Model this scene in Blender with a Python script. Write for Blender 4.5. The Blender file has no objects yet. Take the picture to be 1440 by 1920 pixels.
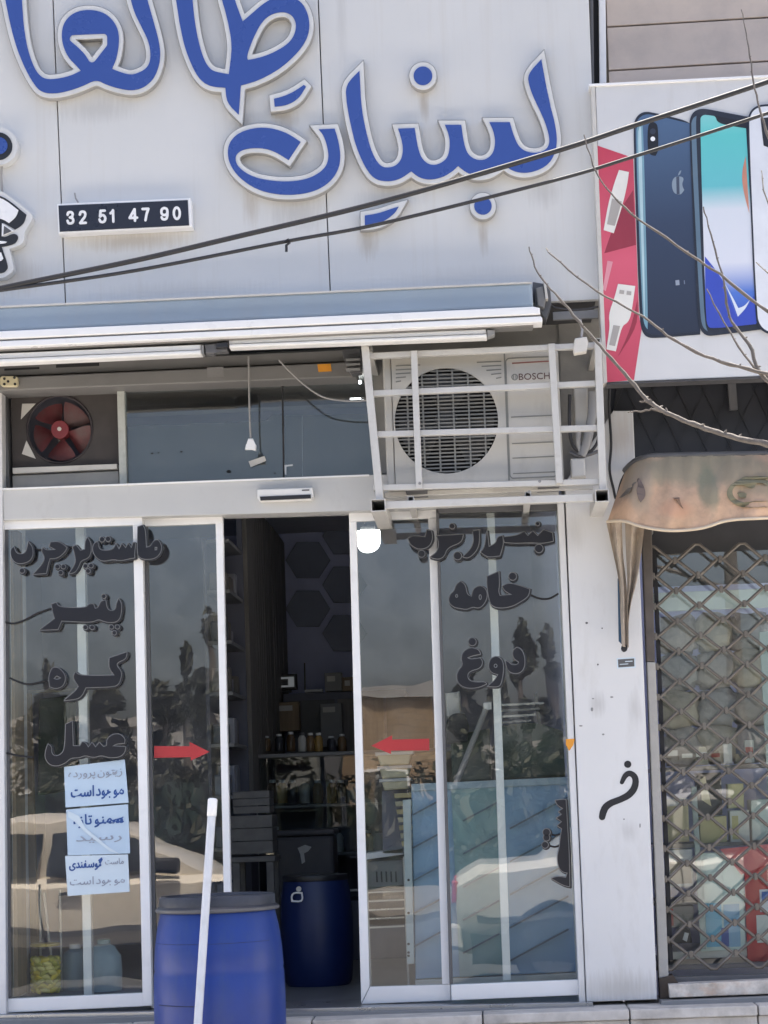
import bpy, bmesh, math, random
import numpy as np
from mathutils import Vector, Matrix
random.seed(7)
SC = bpy.context.scene
COL = SC.collection

# ---------------------------------------------------------------- camera
W0, H0, F0 = 1440.0, 1920.0, 4000.0        # photograph pixels, focal length in pixels
CAM = Vector((0.0, -10.0, 1.40))
YAW, PITCH, ROLL = math.radians(2.5), math.radians(7.7), math.radians(2.15)
fw = Vector((-math.sin(YAW) * math.cos(PITCH), math.cos(YAW) * math.cos(PITCH), math.sin(PITCH)))
rt = Vector((math.cos(YAW), math.sin(YAW), 0.0))
up = rt.cross(fw)
RT = rt * math.cos(ROLL) - up * math.sin(ROLL)
UP = up * math.cos(ROLL) + rt * math.sin(ROLL)
cd = bpy.data.cameras.new('camera')
cd.sensor_fit = 'HORIZONTAL'; cd.sensor_width = 36.0; cd.lens = 36.0 * F0 / W0
cd.clip_start = 0.05; cd.clip_end = 800
cam = bpy.data.objects.new('camera', cd); COL.objects.link(cam)
cam.matrix_world = Matrix(((RT.x, UP.x, -fw.x, CAM.x), (RT.y, UP.y, -fw.y, CAM.y), (RT.z, UP.z, -fw.z, CAM.z), (0, 0, 0, 1)))
SC.camera = cam

# ---------------------------------------------------------------- sky, sun, exposure
SUN_EL, SUN_AZ = math.radians(71), math.radians(14)     # sun stands behind the shop row: the front lies in open shade
wd = bpy.data.worlds.new('World'); SC.world = wd; wd.use_nodes = True
nt = wd.node_tree; nt.nodes.clear()
sky = nt.nodes.new('ShaderNodeTexSky'); sky.sky_type = 'NISHITA'; sky.sun_disc = False
sky.sun_elevation = SUN_EL; sky.sun_rotation = SUN_AZ
sky.air_density = 0.8; sky.dust_density = 10.0; sky.ozone_density = 0.0; sky.altitude = 900
bg = nt.nodes.new('ShaderNodeBackground'); bg.inputs['Strength'].default_value = 0.15
wo = nt.nodes.new('ShaderNodeOutputWorld')
nt.links.new(sky.outputs[0], bg.inputs[0]); nt.links.new(bg.outputs[0], wo.inputs[0])
sl = bpy.data.lights.new('sun', 'SUN'); sl.energy = 5.0; sl.angle = math.radians(0.5); sl.color = (1.0, 0.95, 0.87)
so = bpy.data.objects.new('sun', sl); COL.objects.link(so)
sd = Vector((math.sin(SUN_AZ) * math.cos(SUN_EL), math.cos(SUN_AZ) * math.cos(SUN_EL), math.sin(SUN_EL)))
so.rotation_euler = (-sd).to_track_quat('-Z', 'Y').to_euler(); so.location = sd * 40
vs = SC.view_settings
vs.view_transform = 'Standard'; vs.look = 'None'; vs.gamma = 1.0; vs.use_curve_mapping = False
vs.exposure = 1.52
SC.cycles.max_bounces = 10; SC.cycles.transparent_max_bounces = 24; SC.cycles.glossy_bounces = 4
SC.cycles.use_denoising = True
SC.cycles.sample_clamp_indirect = 6.0
SC.cycles.caustics_reflective = False; SC.cycles.caustics_refractive = False

# ---------------------------------------------------------------- helpers
def P(px, py, y):
    """point of the place at depth y that stands where the photograph shows (px, py)"""
    d = fw + RT * ((px - W0 / 2) / F0) - UP * ((py - H0 / 2) / F0)
    return CAM + d * ((y - CAM.y) / d.y)

def root_loc(o):
    while o.parent is not None: o = o.parent
    return o.location.copy()

def link(name, me, mat, parent=None):
    o = bpy.data.objects.new(name, me); COL.objects.link(o)
    if mat is not None:
        for m in (mat if isinstance(mat, (list, tuple)) else [mat]): me.materials.append(m)
    if parent is not None:
        me.transform(Matrix.Translation(-root_loc(parent)))
        o.parent = parent
    return o

def fin(bm, name, mat, parent=None, smooth=False, recalc=True):
    if recalc: bmesh.ops.recalc_face_normals(bm, faces=bm.faces)
    me = bpy.data.meshes.new(name); bm.to_mesh(me); bm.free()
    if smooth:
        me.shade_smooth()
        try: me.set_sharp_from_angle(angle=math.radians(smooth if smooth is not True else 40))
        except Exception: pass
    return link(name, me, mat, parent)

def thing(name, label, cat, loc, group=None):
    o = bpy.data.objects.new(name, None); COL.objects.link(o)
    o.empty_display_size = 0.1
    o.location = loc; o['label'] = label; o['category'] = cat
    if group: o['group'] = group
    return o

def tag(o, label=None, cat=None, group=None, kind=None):
    for k, v in (('label', label), ('category', cat), ('group', group), ('kind', kind)):
        if v: o[k] = v
    return o

def struct(o, label=None):
    o['kind'] = 'structure'
    if label: o['label'] = label
    return o

def copy_tree(o, loc=None, parent=None):
    c = o.copy(); COL.objects.link(c); c.parent = parent
    if loc is not None: c.location = loc
    for ch in list(o.children): copy_tree(ch, None, c)
    return c

def add_prism(bm, pts, y0, y1, bevel=0.0):
    """pts: world (x,z) outline; solid from y0 (front) to y1"""
    f = [bm.verts.new((x, y0, z)) for x, z in pts]
    b = [bm.verts.new((x, y1, z)) for x, z in pts]
    n = len(pts)
    ff = bm.faces.new(f); bm.faces.new(b[::-1])
    for i in range(n): bm.faces.new((f[i], b[i], b[(i + 1) % n], f[(i + 1) % n]))
    if bevel > 0:
        bmesh.ops.bevel(bm, geom=list(ff.edges), offset=bevel, segments=2, affect='EDGES', profile=0.5, clamp_overlap=True)

def px2xz(pts, y): return [(lambda v: (v.x, v.z))(P(a, b, y)) for a, b in pts]

def prism(name, pts, yf, th, mat, parent=None, bevel=0.0, smooth=False):
    bm = bmesh.new(); add_prism(bm, px2xz(pts, yf), yf, yf + th, bevel)
    return fin(bm, name, mat, parent, smooth)

def rect(name, x0, y0, x1, y1, yf, th, mat, parent=None, bevel=0.0, sk=0.044):
    """upright box from photo corners; sk = lean of the photo's horizontals"""
    d = (x1 - x0) * sk; e = (y1 - y0) * 0.036
    return prism(name, [(x0, y0), (x1, y0 - d), (x1 + e, y1 - d), (x0 + e, y1)], yf, th, mat, parent, bevel)

def bar_pts(p0, p1, w):
    a, b = Vector(p0), Vector(p1); d = (b - a).normalized(); n = Vector((-d.y, d.x)) * (w / 2)
    return [tuple(a + n), tuple(b + n), tuple(b - n), tuple(a - n)]

def bar(name, p0, p1, w, yf, th, mat, parent=None, bevel=0.0):
    return prism(name, bar_pts(p0, p1, w), yf, th, mat, parent, bevel)

def add_box(bm, x0, x1, y0, y1, z0, z1, bevel=0.0):
    vs_ = [bm.verts.new(c) for c in ((x0,y0,z0),(x1,y0,z0),(x1,y1,z0),(x0,y1,z0),(x0,y0,z1),(x1,y0,z1),(x1,y1,z1),(x0,y1,z1))]
    fs = [bm.faces.new([vs_[i] for i in q]) for q in ((3,2,1,0),(4,5,6,7),(0,1,5,4),(1,2,6,5),(2,3,7,6),(3,0,4,7))]
    if bevel > 0:
        es = list({e for f in fs for e in f.edges})
        bmesh.ops.bevel(bm, geom=es, offset=bevel, segments=2, affect='EDGES', profile=0.5, clamp_overlap=True)

def box(name, x0, x1, y0, y1, z0, z1, mat, parent=None, bevel=0.0):
    bm = bmesh.new(); add_box(bm, x0, x1, y0, y1, z0, z1, bevel)
    return fin(bm, name, mat, parent)

def add_tube(bm, pts, radii, n=8, caps=True, closed=False):
    pts = [Vector(p) for p in pts]; m = len(pts)
    if not isinstance(radii, (list, tuple)): radii = [radii] * m
    rings = []; ref = None
    for i, p in enumerate(pts):
        if closed: t = (pts[(i + 1) % m] - pts[i - 1]).normalized()
        else: t = (pts[min(i + 1, m - 1)] - pts[max(i - 1, 0)]).normalized()
        if ref is None: ref = Vector((0, 0, 1)) if abs(t.z) < 0.9 else Vector((1, 0, 0))
        u = (ref - t * ref.dot(t)).normalized(); v = t.cross(u); ref = u
        rings.append([bm.verts.new(p + (u * math.cos(2*math.pi*k/n) + v * math.sin(2*math.pi*k/n)) * radii[i]) for k in range(n)])
    for i in range(m if closed else m - 1):
        a, b = rings[i], rings[(i + 1) % m]
        for k in range(n): bm.faces.new((a[k], a[(k+1)%n], b[(k+1)%n], b[k]))
    if caps and not closed: bm.faces.new(rings[0][::-1]); bm.faces.new(rings[-1])

def tube(name, pts, radii, mat, parent=None, n=8, smooth=50, closed=False):
    bm = bmesh.new(); add_tube(bm, pts, radii, n, True, closed)
    return fin(bm, name, mat, parent, smooth)

def spline(pts, k=6):
    out = []
    n = len(pts)
    for i in range(n - 1):
        p0, p1, p2, p3 = (Vector(pts[max(i-1,0)]), Vector(pts[i]), Vector(pts[i+1]), Vector(pts[min(i+2,n-1)]))
        for j in range(k):
            t = j / k
            out.append(0.5 * ((2*p1) + (p2-p0)*t + (2*p0-5*p1+4*p2-p3)*t*t + (3*p1-p0-3*p2+p3)*t**3))
    out.append(Vector(pts[-1])); return out

def add_lathe(bm, prof, c, n=32):
    rings = [[bm.verts.new((c[0] + r*math.cos(2*math.pi*k/n), c[1] + r*math.sin(2*math.pi*k/n), c[2] + z)) for k in range(n)] for r, z in prof]
    for a, b in zip(rings, rings[1:]):
        for k in range(n): bm.faces.new((a[k], a[(k+1)%n], b[(k+1)%n], b[k]))
    bm.faces.new(rings[0][::-1]); bm.faces.new(rings[-1])

def lathe(name, prof, c, mat, parent=None, n=32, smooth=35):
    bm = bmesh.new(); add_lathe(bm, prof, c, n)
    return fin(bm, name, mat, parent, smooth)

def disc_pts(cx, cy, r, n=24, ry=None, a0=0.0):
    ry = ry or r
    return [(cx + r*math.cos(a0 + 2*math.pi*k/n), cy + ry*math.sin(a0 + 2*math.pi*k/n)) for k in range(n)]

def round_rect(x0, y0, x1, y1, r, n=4):
    o = []
    for cx, cy, a in ((x1-r, y1-r, 0), (x0+r, y1-r, 90), (x0+r, y0+r, 180), (x1-r, y0+r, 270)):
        for k in range(n + 1):
            t = math.radians(a + 90*k/n); o.append((cx + r*math.cos(t), cy + r*math.sin(t)))
    return o

# ---- flat outlines with holes, grown outlines (for raised letters)
def smooth_loop(pts, it=2, keep=62):
    pts = [Vector(p) for p in pts]
    for _ in range(it):
        out = []; n = len(pts)
        for i in range(n):
            a, b, c = pts[i-1], pts[i], pts[(i+1) % n]
            d1, d2 = (b - a), (c - b)
            if d1.length < 1e-6 or d2.length < 1e-6: out.append(b); continue
            ang = math.degrees(abs(d1.angle_signed(d2, 0.0)))
            if ang > keep: out.append(b)
            elif ang < 3: out.append(b)
            else: out += [b + (a - b) * 0.25, b + (c - b) * 0.25]
        pts = out
    return [tuple(p) for p in pts]

def sdf_grid(loops, step, pad):
    allp = np.array([p for l in loops for p in l]); lo = allp.min(0) - pad; hi = allp.max(0) + pad
    xs = np.arange(lo[0], hi[0] + step, step); ys = np.arange(lo[1], hi[1] + step, step)
    X, Y = np.meshgrid(xs, ys); D = np.full(X.shape, 1e9); ins = np.zeros(X.shape, bool)
    for l in loops:
        for i in range(len(l)):
            (ax, ay), (bx, by) = l[i], l[(i + 1) % len(l)]
            dx, dy = bx - ax, by - ay; L2 = dx*dx + dy*dy
            if L2 < 1e-9: continue
            t = np.clip(((X-ax)*dx + (Y-ay)*dy) / L2, 0, 1)
            D = np.minimum(D, (X-ax-t*dx)**2 + (Y-ay-t*dy)**2)
            if dy != 0:
                cr = ((ay > Y) != (by > Y)) & (X < (bx-ax)*(Y-ay)/dy + ax); ins ^= cr
    D = np.sqrt(D); D[ins] *= -1
    return xs, ys, D

def contour(xs, ys, D, lev):
    V = D - lev; V[V == 0] = 1e-6; S = V < 0
    mix = (S[:-1,:-1] ^ S[1:,1:]) | (S[:-1,1:] ^ S[1:,:-1]) | (S[:-1,:-1] ^ S[1:,:-1])
    nxt = {}
    def ept(k):
        a, b = k; va, vb = V[a], V[b]; t = va / (va - vb)
        return (xs[a[1]] + (xs[b[1]] - xs[a[1]]) * t, ys[a[0]] + (ys[b[0]] - ys[a[0]]) * t)
    for i, j in zip(*np.nonzero(mix)):
        c = [(i, j), (i, j+1), (i+1, j+1), (i+1, j)]
        ks = []
        for q in range(4):
            a, b = c[q], c[(q+1) % 4]
            if S[a] != S[b]: ks.append((((a, b) if a < b else (b, a)), bool(S[a])))
        # leave inside -> enter inside, keeps inside on one side
        outs = [k for k, s in ks if s]; ent = [k for k, s in ks if not s]
        if len(outs) == 1: nxt[outs[0]] = ent[0]
        else:
            order = [k for k, s in ks]
            for k, s in ks:
                if s: nxt[k] = order[(order.index(k) + 1) % 4]
    loops = []
    while nxt:
        k0 = next(iter(nxt)); l = []; k = k0
        while k in nxt:
            l.append(ept(k)); k = nxt.pop(k)
        if len(l) > 5: loops.append(rdp_loop(l, 0.22))
    return loops

def rdp(p, tol):
    a = np.array(p); keep = [0, len(p)-1]; st = [(0, len(p)-1)]
    while st:
        i, j = st.pop()
        if j <= i + 1: continue
        d = a[j] - a[i]; L = math.hypot(*d); q = a[i+1:j] - a[i]
        dist = np.abs(q[:,0]*d[1] - q[:,1]*d[0]) / L if L > 1e-9 else np.hypot(q[:,0], q[:,1])
        k = int(dist.argmax())
        if dist[k] > tol: keep.append(i+1+k); st += [(i, i+1+k), (i+1+k, j)]
    return [p[i] for i in sorted(set(keep))]

def rdp_loop(l, tol):
    h = len(l) // 2
    return rdp(l[:h+1], tol)[:-1] + rdp(l[h:] + [l[0]], tol)[:-1]

def grow(loops, d, step=1.0):
    xs, ys, D = sdf_grid(loops, step, abs(d) + 3 * step)
    return contour(xs, ys, D, d)

def shape_mesh(name, loops, yf, th):
    """filled outline (even-odd holes) given in photo pixels at depth yf, solid back to yf+th"""
    cu = bpy.data.curves.new(name, 'CURVE'); cu.dimensions = '2D'; cu.fill_mode = 'BOTH'; cu.extrude = th / 2
    for l in loops:
        w = px2xz(l, yf); s = cu.splines.new('POLY'); s.points.add(len(w) - 1); s.use_cyclic_u = True
        for i, (x, z) in enumerate(w): s.points[i].co = (x, z, 0, 1)
    o = bpy.data.objects.new('tmp', cu); COL.objects.link(o)
    me = bpy.data.meshes.new_from_object(o); me.name = name
    bpy.data.objects.remove(o); bpy.data.curves.remove(cu)
    me.materials.clear()
    co = np.zeros(len(me.vertices) * 3); me.vertices.foreach_get('co', co); co = co.reshape(-1, 3)
    out = np.stack([co[:,0], yf + th/2 - co[:,2], co[:,1]], 1); me.vertices.foreach_set('co', out.ravel())
    bm = bmesh.new(); bm.from_mesh(me); bmesh.ops.remove_doubles(bm, verts=bm.verts, dist=1e-5)
    bmesh.ops.recalc_face_normals(bm, faces=bm.faces); bm.to_mesh(me); bm.free()
    me.shade_flat(); me.update()
    return me

def shape(name, loops, yf, th, mat, parent=None):
    return link(name, shape_mesh(name, loops, yf, th), mat, parent)

def text_loops(s, x0, x1, ybase, sk=0.044, bold=0.0, height=None):
    """outlines of Latin text from the built-in font, set between photo columns x0..x1 on baseline ybase (at x0)"""
    cu = bpy.data.curves.new('t', 'FONT'); cu.body = s; cu.resolution_u = 3; cu.fill_mode = 'NONE'; cu.offset = bold
    o = bpy.data.objects.new('t', cu); COL.objects.link(o); me = bpy.data.meshes.new_from_object(o)
    co = [v.co.copy() for v in me.vertices]; adj = {}
    for e in me.edges: adj.setdefault(e.vertices[0], []).append(e.vertices[1]); adj.setdefault(e.vertices[1], []).append(e.vertices[0])
    loops = []; seen = set()
    for v0 in adj:
        if v0 in seen: continue
        l = [v0]; seen.add(v0); cur = v0
        while True:
            n = [q for q in adj[cur] if q not in seen]
            if not n: break
            cur = n[0]; seen.add(cur); l.append(cur)
        if len(l) > 2: loops.append([(co[i].x, co[i].y) for i in l])
    bpy.data.objects.remove(o); bpy.data.curves.remove(cu); bpy.data.meshes.remove(me)
    mnx = min(p[0] for l in loops for p in l); mxx = max(p[0] for l in loops for p in l)
    k = (x1 - x0) / (mxx - mnx); ky = k
    if height: ky = height / max(p[1] for l in loops for p in l)
    return [[(x0 + (x-mnx)*k - 0.036*y*ky, ybase - y*ky - (x-mnx)*k*sk) for x, y in l] for l in loops]

# ---------------------------------------------------------------- materials
def srgb(r, g, b):
    f = lambda c: (c/255/12.92) if c/255 <= 0.04045 else ((c/255+0.055)/1.055)**2.4
    return (f(r), f(g), f(b))

def mat(name, col, rough=0.5, metal=0.0, var=0.10, scale=6.0, bump=0.0, bscale=60.0, stretch=(1,1,1), dirt=None, dirt_amt=0.0, dirt_scale=3.0, spec=0.5, coat=0.0, rvar=0.12, dirt_stretch=None):
    m = bpy.data.materials.new(name); m.use_nodes = True
    n, l = m.node_tree.nodes, m.node_tree.links; b = n['Principled BSDF']
    b.inputs['Roughness'].default_value = rough; b.inputs['Metallic'].default_value = metal
    b.inputs['Specular IOR Level'].default_value = spec; b.inputs['Coat Weight'].default_value = coat
    tc = n.new('ShaderNodeTexCoord'); mp = n.new('ShaderNodeMapping'); mp.inputs['Scale'].default_value = stretch
    l.new(tc.outputs['Object'], mp.inputs[0])
    nz = n.new('ShaderNodeTexNoise'); nz.inputs['Scale'].default_value = scale; nz.inputs['Detail'].default_value = 6; nz.inputs['Roughness'].default_value = 0.6
    l.new(mp.outputs[0], nz.inputs['Vector'])
    rp = n.new('ShaderNodeValToRGB'); rp.color_ramp.elements[0].position = 0.3; rp.color_ramp.elements[1].position = 0.7
    rp.color_ramp.elements[0].color = (*[c*(1-var) for c in col], 1); rp.color_ramp.elements[1].color = (*[min(1, c*(1+var*0.6)) for c in col], 1)
    l.new(nz.outputs['Fac'], rp.inputs[0]); last = rp.outputs[0]
    if dirt is not None:
        d = n.new('ShaderNodeTexNoise'); d.inputs['Scale'].default_value = dirt_scale; d.inputs['Detail'].default_value = 9; d.inputs['Roughness'].default_value = 0.65
        mp2 = n.new('ShaderNodeMapping'); mp2.inputs['Scale'].default_value = dirt_stretch or stretch; mp2.inputs['Location'].default_value = (3.1, 1.7, 5.3)
        l.new(tc.outputs['Object'], mp2.inputs[0]); l.new(mp2.outputs[0], d.inputs['Vector'])
        r2 = n.new('ShaderNodeValToRGB'); r2.color_ramp.elements[0].position = 0.62 - 0.25*dirt_amt; r2.color_ramp.elements[1].position = 0.82 - 0.15*dirt_amt
        r2.color_ramp.elements[1].color = (dirt_amt*1.2 if dirt_amt < 0.8 else 1,)*3 + (1,)
        l.new(d.outputs['Fac'], r2.inputs[0])
        mx = n.new('ShaderNodeMixRGB'); l.new(r2.outputs[0], mx.inputs[0]); l.new(last, mx.inputs[1]); mx.inputs[2].default_value = (*dirt, 1); last = mx.outputs[0]
    l.new(last, b.inputs['Base Color'])
    mr = n.new('ShaderNodeMapRange'); mr.inputs[3].default_value = max(0.02, rough - rvar); mr.inputs[4].default_value = min(1, rough + rvar)
    l.new(nz.outputs['Fac'], mr.inputs[0]); l.new(mr.outputs[0], b.inputs['Roughness'])
    if bump > 0:
        bn = n.new('ShaderNodeTexNoise'); bn.inputs['Scale'].default_value = bscale; bn.inputs['Detail'].default_value = 5
        l.new(mp.outputs[0], bn.inputs['Vector'])
        bp = n.new('ShaderNodeBump'); bp.inputs['Strength'].default_value = bump; bp.inputs['Distance'].default_value = 0.01
        l.new(bn.outputs['Fac'], bp.inputs['Height']); l.new(bp.outputs[0], b.inputs['Normal'])
    return m

def glass_mat(name, f0=0.09, tint=(0.86, 0.92, 0.90), wavy=0.012, dust=0.02):
    m = bpy.data.materials.new(name); m.use_nodes = True
    n, l = m.node_tree.nodes, m.node_tree.links; n.clear()
    out = n.new('ShaderNodeOutputMaterial')
    tr = n.new('ShaderNodeBsdfTransparent'); tr.inputs[0].default_value = (*tint, 1)
    gl = n.new('ShaderNodeBsdfGlossy'); gl.inputs['Roughness'].default_value = 0.0; gl.inputs[0].default_value = (1, 0.97, 0.93, 1)
    df = n.new('ShaderNodeBsdfDiffuse'); df.inputs[0].default_value = (0.55, 0.55, 0.53, 1)
    lw = n.new('ShaderNodeLayerWeight')
    p5 = n.new('ShaderNodeMath'); p5.operation = 'POWER'; l.new(lw.outputs['Facing'], p5.inputs[0]); p5.inputs[1].default_value = 5
    mr = n.new('ShaderNodeMapRange'); l.new(p5.outputs[0], mr.inputs[0]); mr.inputs[3].default_value = f0; mr.inputs[4].default_value = 1.0
    tc = n.new('ShaderNodeTexCoord')
    nz = n.new('ShaderNodeTexNoise'); nz.inputs['Scale'].default_value = 1.6; nz.inputs['Detail'].default_value = 1.5; l.new(tc.outputs['Object'], nz.inputs['Vector'])
    bp = n.new('ShaderNodeBump'); bp.inputs['Strength'].default_value = wavy; bp.inputs['Distance'].default_value = 0.25
    l.new(nz.outputs['Fac'], bp.inputs['Height']); l.new(bp.outputs[0], gl.inputs['Normal'])
    n2 = n.new('ShaderNodeTexNoise'); n2.inputs['Scale'].default_value = 7; n2.inputs['Detail'].default_value = 8; l.new(tc.outputs['Object'], n2.inputs['Vector'])
    r2 = n.new('ShaderNodeMapRange'); r2.inputs[1].default_value = 0.4; r2.inputs[2].default_value = 0.75; r2.inputs[3].default_value = dust*0.4; r2.inputs[4].default_value = dust*2.2
    l.new(n2.outputs['Fac'], r2.inputs[0])
    m1 = n.new('ShaderNodeMixShader'); l.new(r2.outputs[0], m1.inputs[0]); l.new(tr.outputs[0], m1.inputs[1]); l.new(df.outputs[0], m1.inputs[2])
    m2 = n.new('ShaderNodeMixShader'); l.new(mr.outputs[0], m2.inputs[0]); l.new(m1.outputs[0], m2.inputs[1]); l.new(gl.outputs[0], m2.inputs[2])
    l.new(m2.outputs[0], out.inputs[0])
    return m

def clear_mat(name, tint):
    m = bpy.data.materials.new(name); m.use_nodes = True
    n, l = m.node_tree.nodes, m.node_tree.links; n.clear()
    out = n.new('ShaderNodeOutputMaterial'); tr = n.new('ShaderNodeBsdfTransparent'); tr.inputs[0].default_value = (*tint, 1)
    l.new(tr.outputs[0], out.inputs[0]); return m

def emit_mat(name, col, s):
    m = bpy.data.materials.new(name); m.use_nodes = True
    b = m.node_tree.nodes['Principled BSDF']; b.inputs['Base Color'].default_value = (*col, 1)
    b.inputs['Emission Color'].default_value = (*col, 1); b.inputs['Emission Strength'].default_value = s
    return m

M = {}
M['clad'] = mat('white_cladding', (0.655, 0.655, 0.645), 0.42, var=0.04, scale=1.5, dirt=(0.55, 0.52, 0.47), dirt_amt=0.3, dirt_scale=2.0, stretch=(1, 1, 1), dirt_stretch=(11, 1, 0.42))
M['pillar'] = mat('white_pillar_panel', (0.69, 0.69, 0.69), 0.38, var=0.03, scale=2, dirt=(0.50, 0.48, 0.45), dirt_amt=0.36, dirt_scale=4.0, dirt_stretch=(2.2, 1, 0.7))
M['alu'] = mat('white_aluminium', (0.86, 0.86, 0.86), 0.32, var=0.04, scale=5, dirt=(0.36, 0.35, 0.33), dirt_amt=0.18, dirt_scale=7)
M['header'] = mat('grey_white_header', (0.54, 0.54, 0.53), 0.4, var=0.04, scale=3, dirt=(0.30, 0.28, 0.26), dirt_amt=0.2, dirt_scale=5, dirt_stretch=(2, 1, 1))
M['beam'] = mat('grey_steel_beam', (0.20, 0.195, 0.19), 0.5, var=0.10, scale=4, dirt=(0.14, 0.13, 0.12), dirt_amt=0.35, dirt_scale=4, dirt_stretch=(1.2, 1, 3))
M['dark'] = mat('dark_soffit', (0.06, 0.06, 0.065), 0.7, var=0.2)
M['black'] = mat('black_plastic', (0.016, 0.016, 0.019), 0.4, var=0.2)
M['black_matt'] = mat('black_rubber', (0.022, 0.022, 0.025), 0.75, var=0.2)
M['blue'] = mat('blue_acrylic', (0.033, 0.078, 0.32), 0.28, var=0.05, scale=2, spec=0.5, dirt=(0.06, 0.10, 0.30), dirt_amt=0.2, dirt_scale=4)
M['rim'] = mat('silver_white_letter_rim', (0.66, 0.66, 0.65), 0.35, var=0.06, scale=6, dirt=(0.33, 0.31, 0.28), dirt_amt=0.3, dirt_scale=5)
M['steelblue'] = mat('blue_grey_awning_hood', (0.31, 0.375, 0.435), 0.45, var=0.07, scale=2.5, dirt=(0.34, 0.36, 0.38), dirt_amt=0.4, dirt_scale=2.5, dirt_stretch=(3, 1, 1))
M['white'] = mat('white_plastic', (0.78, 0.78, 0.77), 0.4, var=0.04)
M['white_bright'] = mat('white_enamel', (0.84, 0.84, 0.84), 0.3, var=0.03, dirt=(0.42, 0.40, 0.37), dirt_amt=0.18, dirt_scale=4, dirt_stretch=(1, 1, 4))
M['offwhite'] = mat('aged_white_plastic', (0.60, 0.58, 0.54), 0.5, var=0.08, dirt=(0.33, 0.30, 0.26), dirt_amt=0.35, dirt_scale=6)
M['ac'] = mat('condenser_casing', (0.50, 0.48, 0.435), 0.45, var=0.06, scale=3, dirt=(0.34, 0.32, 0.28), dirt_amt=0.4, dirt_scale=4, dirt_stretch=(2, 1, 0.7))
M['ac_grille'] = mat('condenser_grille', (0.22, 0.22, 0.205), 0.5, var=0.12)
M['cage'] = mat('white_painted_steel', (0.55, 0.54, 0.515), 0.42, var=0.06, scale=9, dirt=(0.26, 0.20, 0.15), dirt_amt=0.28, dirt_scale=9)
M['plaster'] = mat('grey_plaster', (0.38, 0.37, 0.35), 0.85, var=0.12, scale=5, bump=0.3, bscale=40)
M['grey'] = mat('mid_grey_plastic', (0.25, 0.25, 0.25), 0.5)
M['grey_dark'] = mat('dark_grey_metal', (0.10, 0.10, 0.105), 0.45, var=0.15)
M['cable'] = mat('weathered_black_cable', (0.030, 0.030, 0.033), 0.6, var=0.2, scale=20)
M['wire_grey'] = mat('grey_wire', (0.33, 0.32, 0.31), 0.6)
M['letter'] = mat('smoked_acrylic_letter', (0.016, 0.016, 0.021), 0.35, spec=0.35, var=0.15, scale=9)
M['letter_rim'] = mat('letter_outline_metal', (0.22, 0.22, 0.22), 0.4, metal=0.2, var=0.15)
M['red'] = mat('red_vinyl', (0.46, 0.032, 0.036), 0.4, var=0.06)
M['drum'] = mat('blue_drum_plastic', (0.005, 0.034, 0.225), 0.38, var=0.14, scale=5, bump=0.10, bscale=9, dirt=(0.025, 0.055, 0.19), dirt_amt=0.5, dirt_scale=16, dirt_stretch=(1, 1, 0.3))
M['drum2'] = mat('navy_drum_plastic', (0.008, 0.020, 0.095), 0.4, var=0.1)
M['pole'] = mat('white_pole_paint', (0.62, 0.64, 0.68), 0.35, var=0.05, scale=14, dirt=(0.45, 0.44, 0.42), dirt_amt=0.3, dirt_scale=12)
M['paper'] = mat('pale_blue_paper', (0.50, 0.63, 0.76), 0.8, var=0.05, scale=5, bump=0.15, bscale=8)
M['paper2'] = mat('pale_paper', (0.62, 0.72, 0.79), 0.8, var=0.05, scale=5, bump=0.15, bscale=8)
M['ink'] = mat('blue_ink', (0.03, 0.09, 0.30), 0.7, var=0.15)
M['ink_faded'] = mat('faded_ink', (0.34, 0.38, 0.46), 0.8, var=0.25, scale=30)
M['glass'] = glass_mat('shop_glass', 0.128, tint=(0.90, 0.93, 0.92), dust=0.045)
M['glass_low'] = glass_mat('transom_glass', 0.075, tint=(0.75, 0.8, 0.82), dust=0.025)
M['glass_edge'] = clear_mat('glass_body', (0.96, 0.98, 0.97))
M['film'] = mat('grey_window_film', (0.082, 0.084, 0.086), 0.4, var=0.16, scale=3, dirt=(0.05, 0.052, 0.054), dirt_amt=0.4, dirt_scale=9)
M['orange'] = mat('orange_sticker', (0.80, 0.33, 0.03), 0.5, var=0.15)
M['stone'] = mat('pale_stone', (0.58, 0.55, 0.51), 0.8, var=0.2, scale=9, bump=0.35, bscale=30, dirt=(0.2, 0.18, 0.16), dirt_amt=0.5, dirt_scale=6)
M['marble'] = mat('orange_veined_stone', (0.62, 0.58, 0.53), 0.5, var=0.45, scale=14, dirt=(0.50, 0.26, 0.12), dirt_amt=0.45, dirt_scale=9, dirt_stretch=(1, 1, 1.6))
M['tile'] = mat('beige_stone_tile', (0.56, 0.48, 0.42), 0.6, var=0.10, scale=2.5, bump=0.12, bscale=18, dirt=(0.36, 0.32, 0.30), dirt_amt=0.5, dirt_scale=3)
M['wood'] = mat('brown_wood', (0.20, 0.185, 0.17), 0.6, var=0.35, scale=4, stretch=(6, 6, 0.6))
M['wood_pale'] = mat('pale_wood', (0.30, 0.22, 0.14), 0.6, var=0.3, scale=4, stretch=(6, 6, 0.6))
M['room'] = mat('grey_interior_wall', (0.54, 0.58, 0.80), 0.8, var=0.06)
M['room_dark'] = mat('charcoal_panel', (0.15, 0.155, 0.20), 0.6, var=0.1)
M['ceil'] = mat('interior_ceiling', (0.55, 0.57, 0.62), 0.9, var=0.05)
M['floor'] = mat('grey_tile_floor', (0.20, 0.20, 0.20), 0.35, var=0.2, scale=3)
M['steel'] = mat('stainless_steel', (0.45, 0.45, 0.45), 0.3, metal=0.8, var=0.1)
M['cream'] = mat('cream_plastic', (0.62, 0.55, 0.36), 0.5, var=0.12)
M['gold'] = mat('golden_tray', (0.55, 0.45, 0.22), 0.45, var=0.2)
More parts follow.
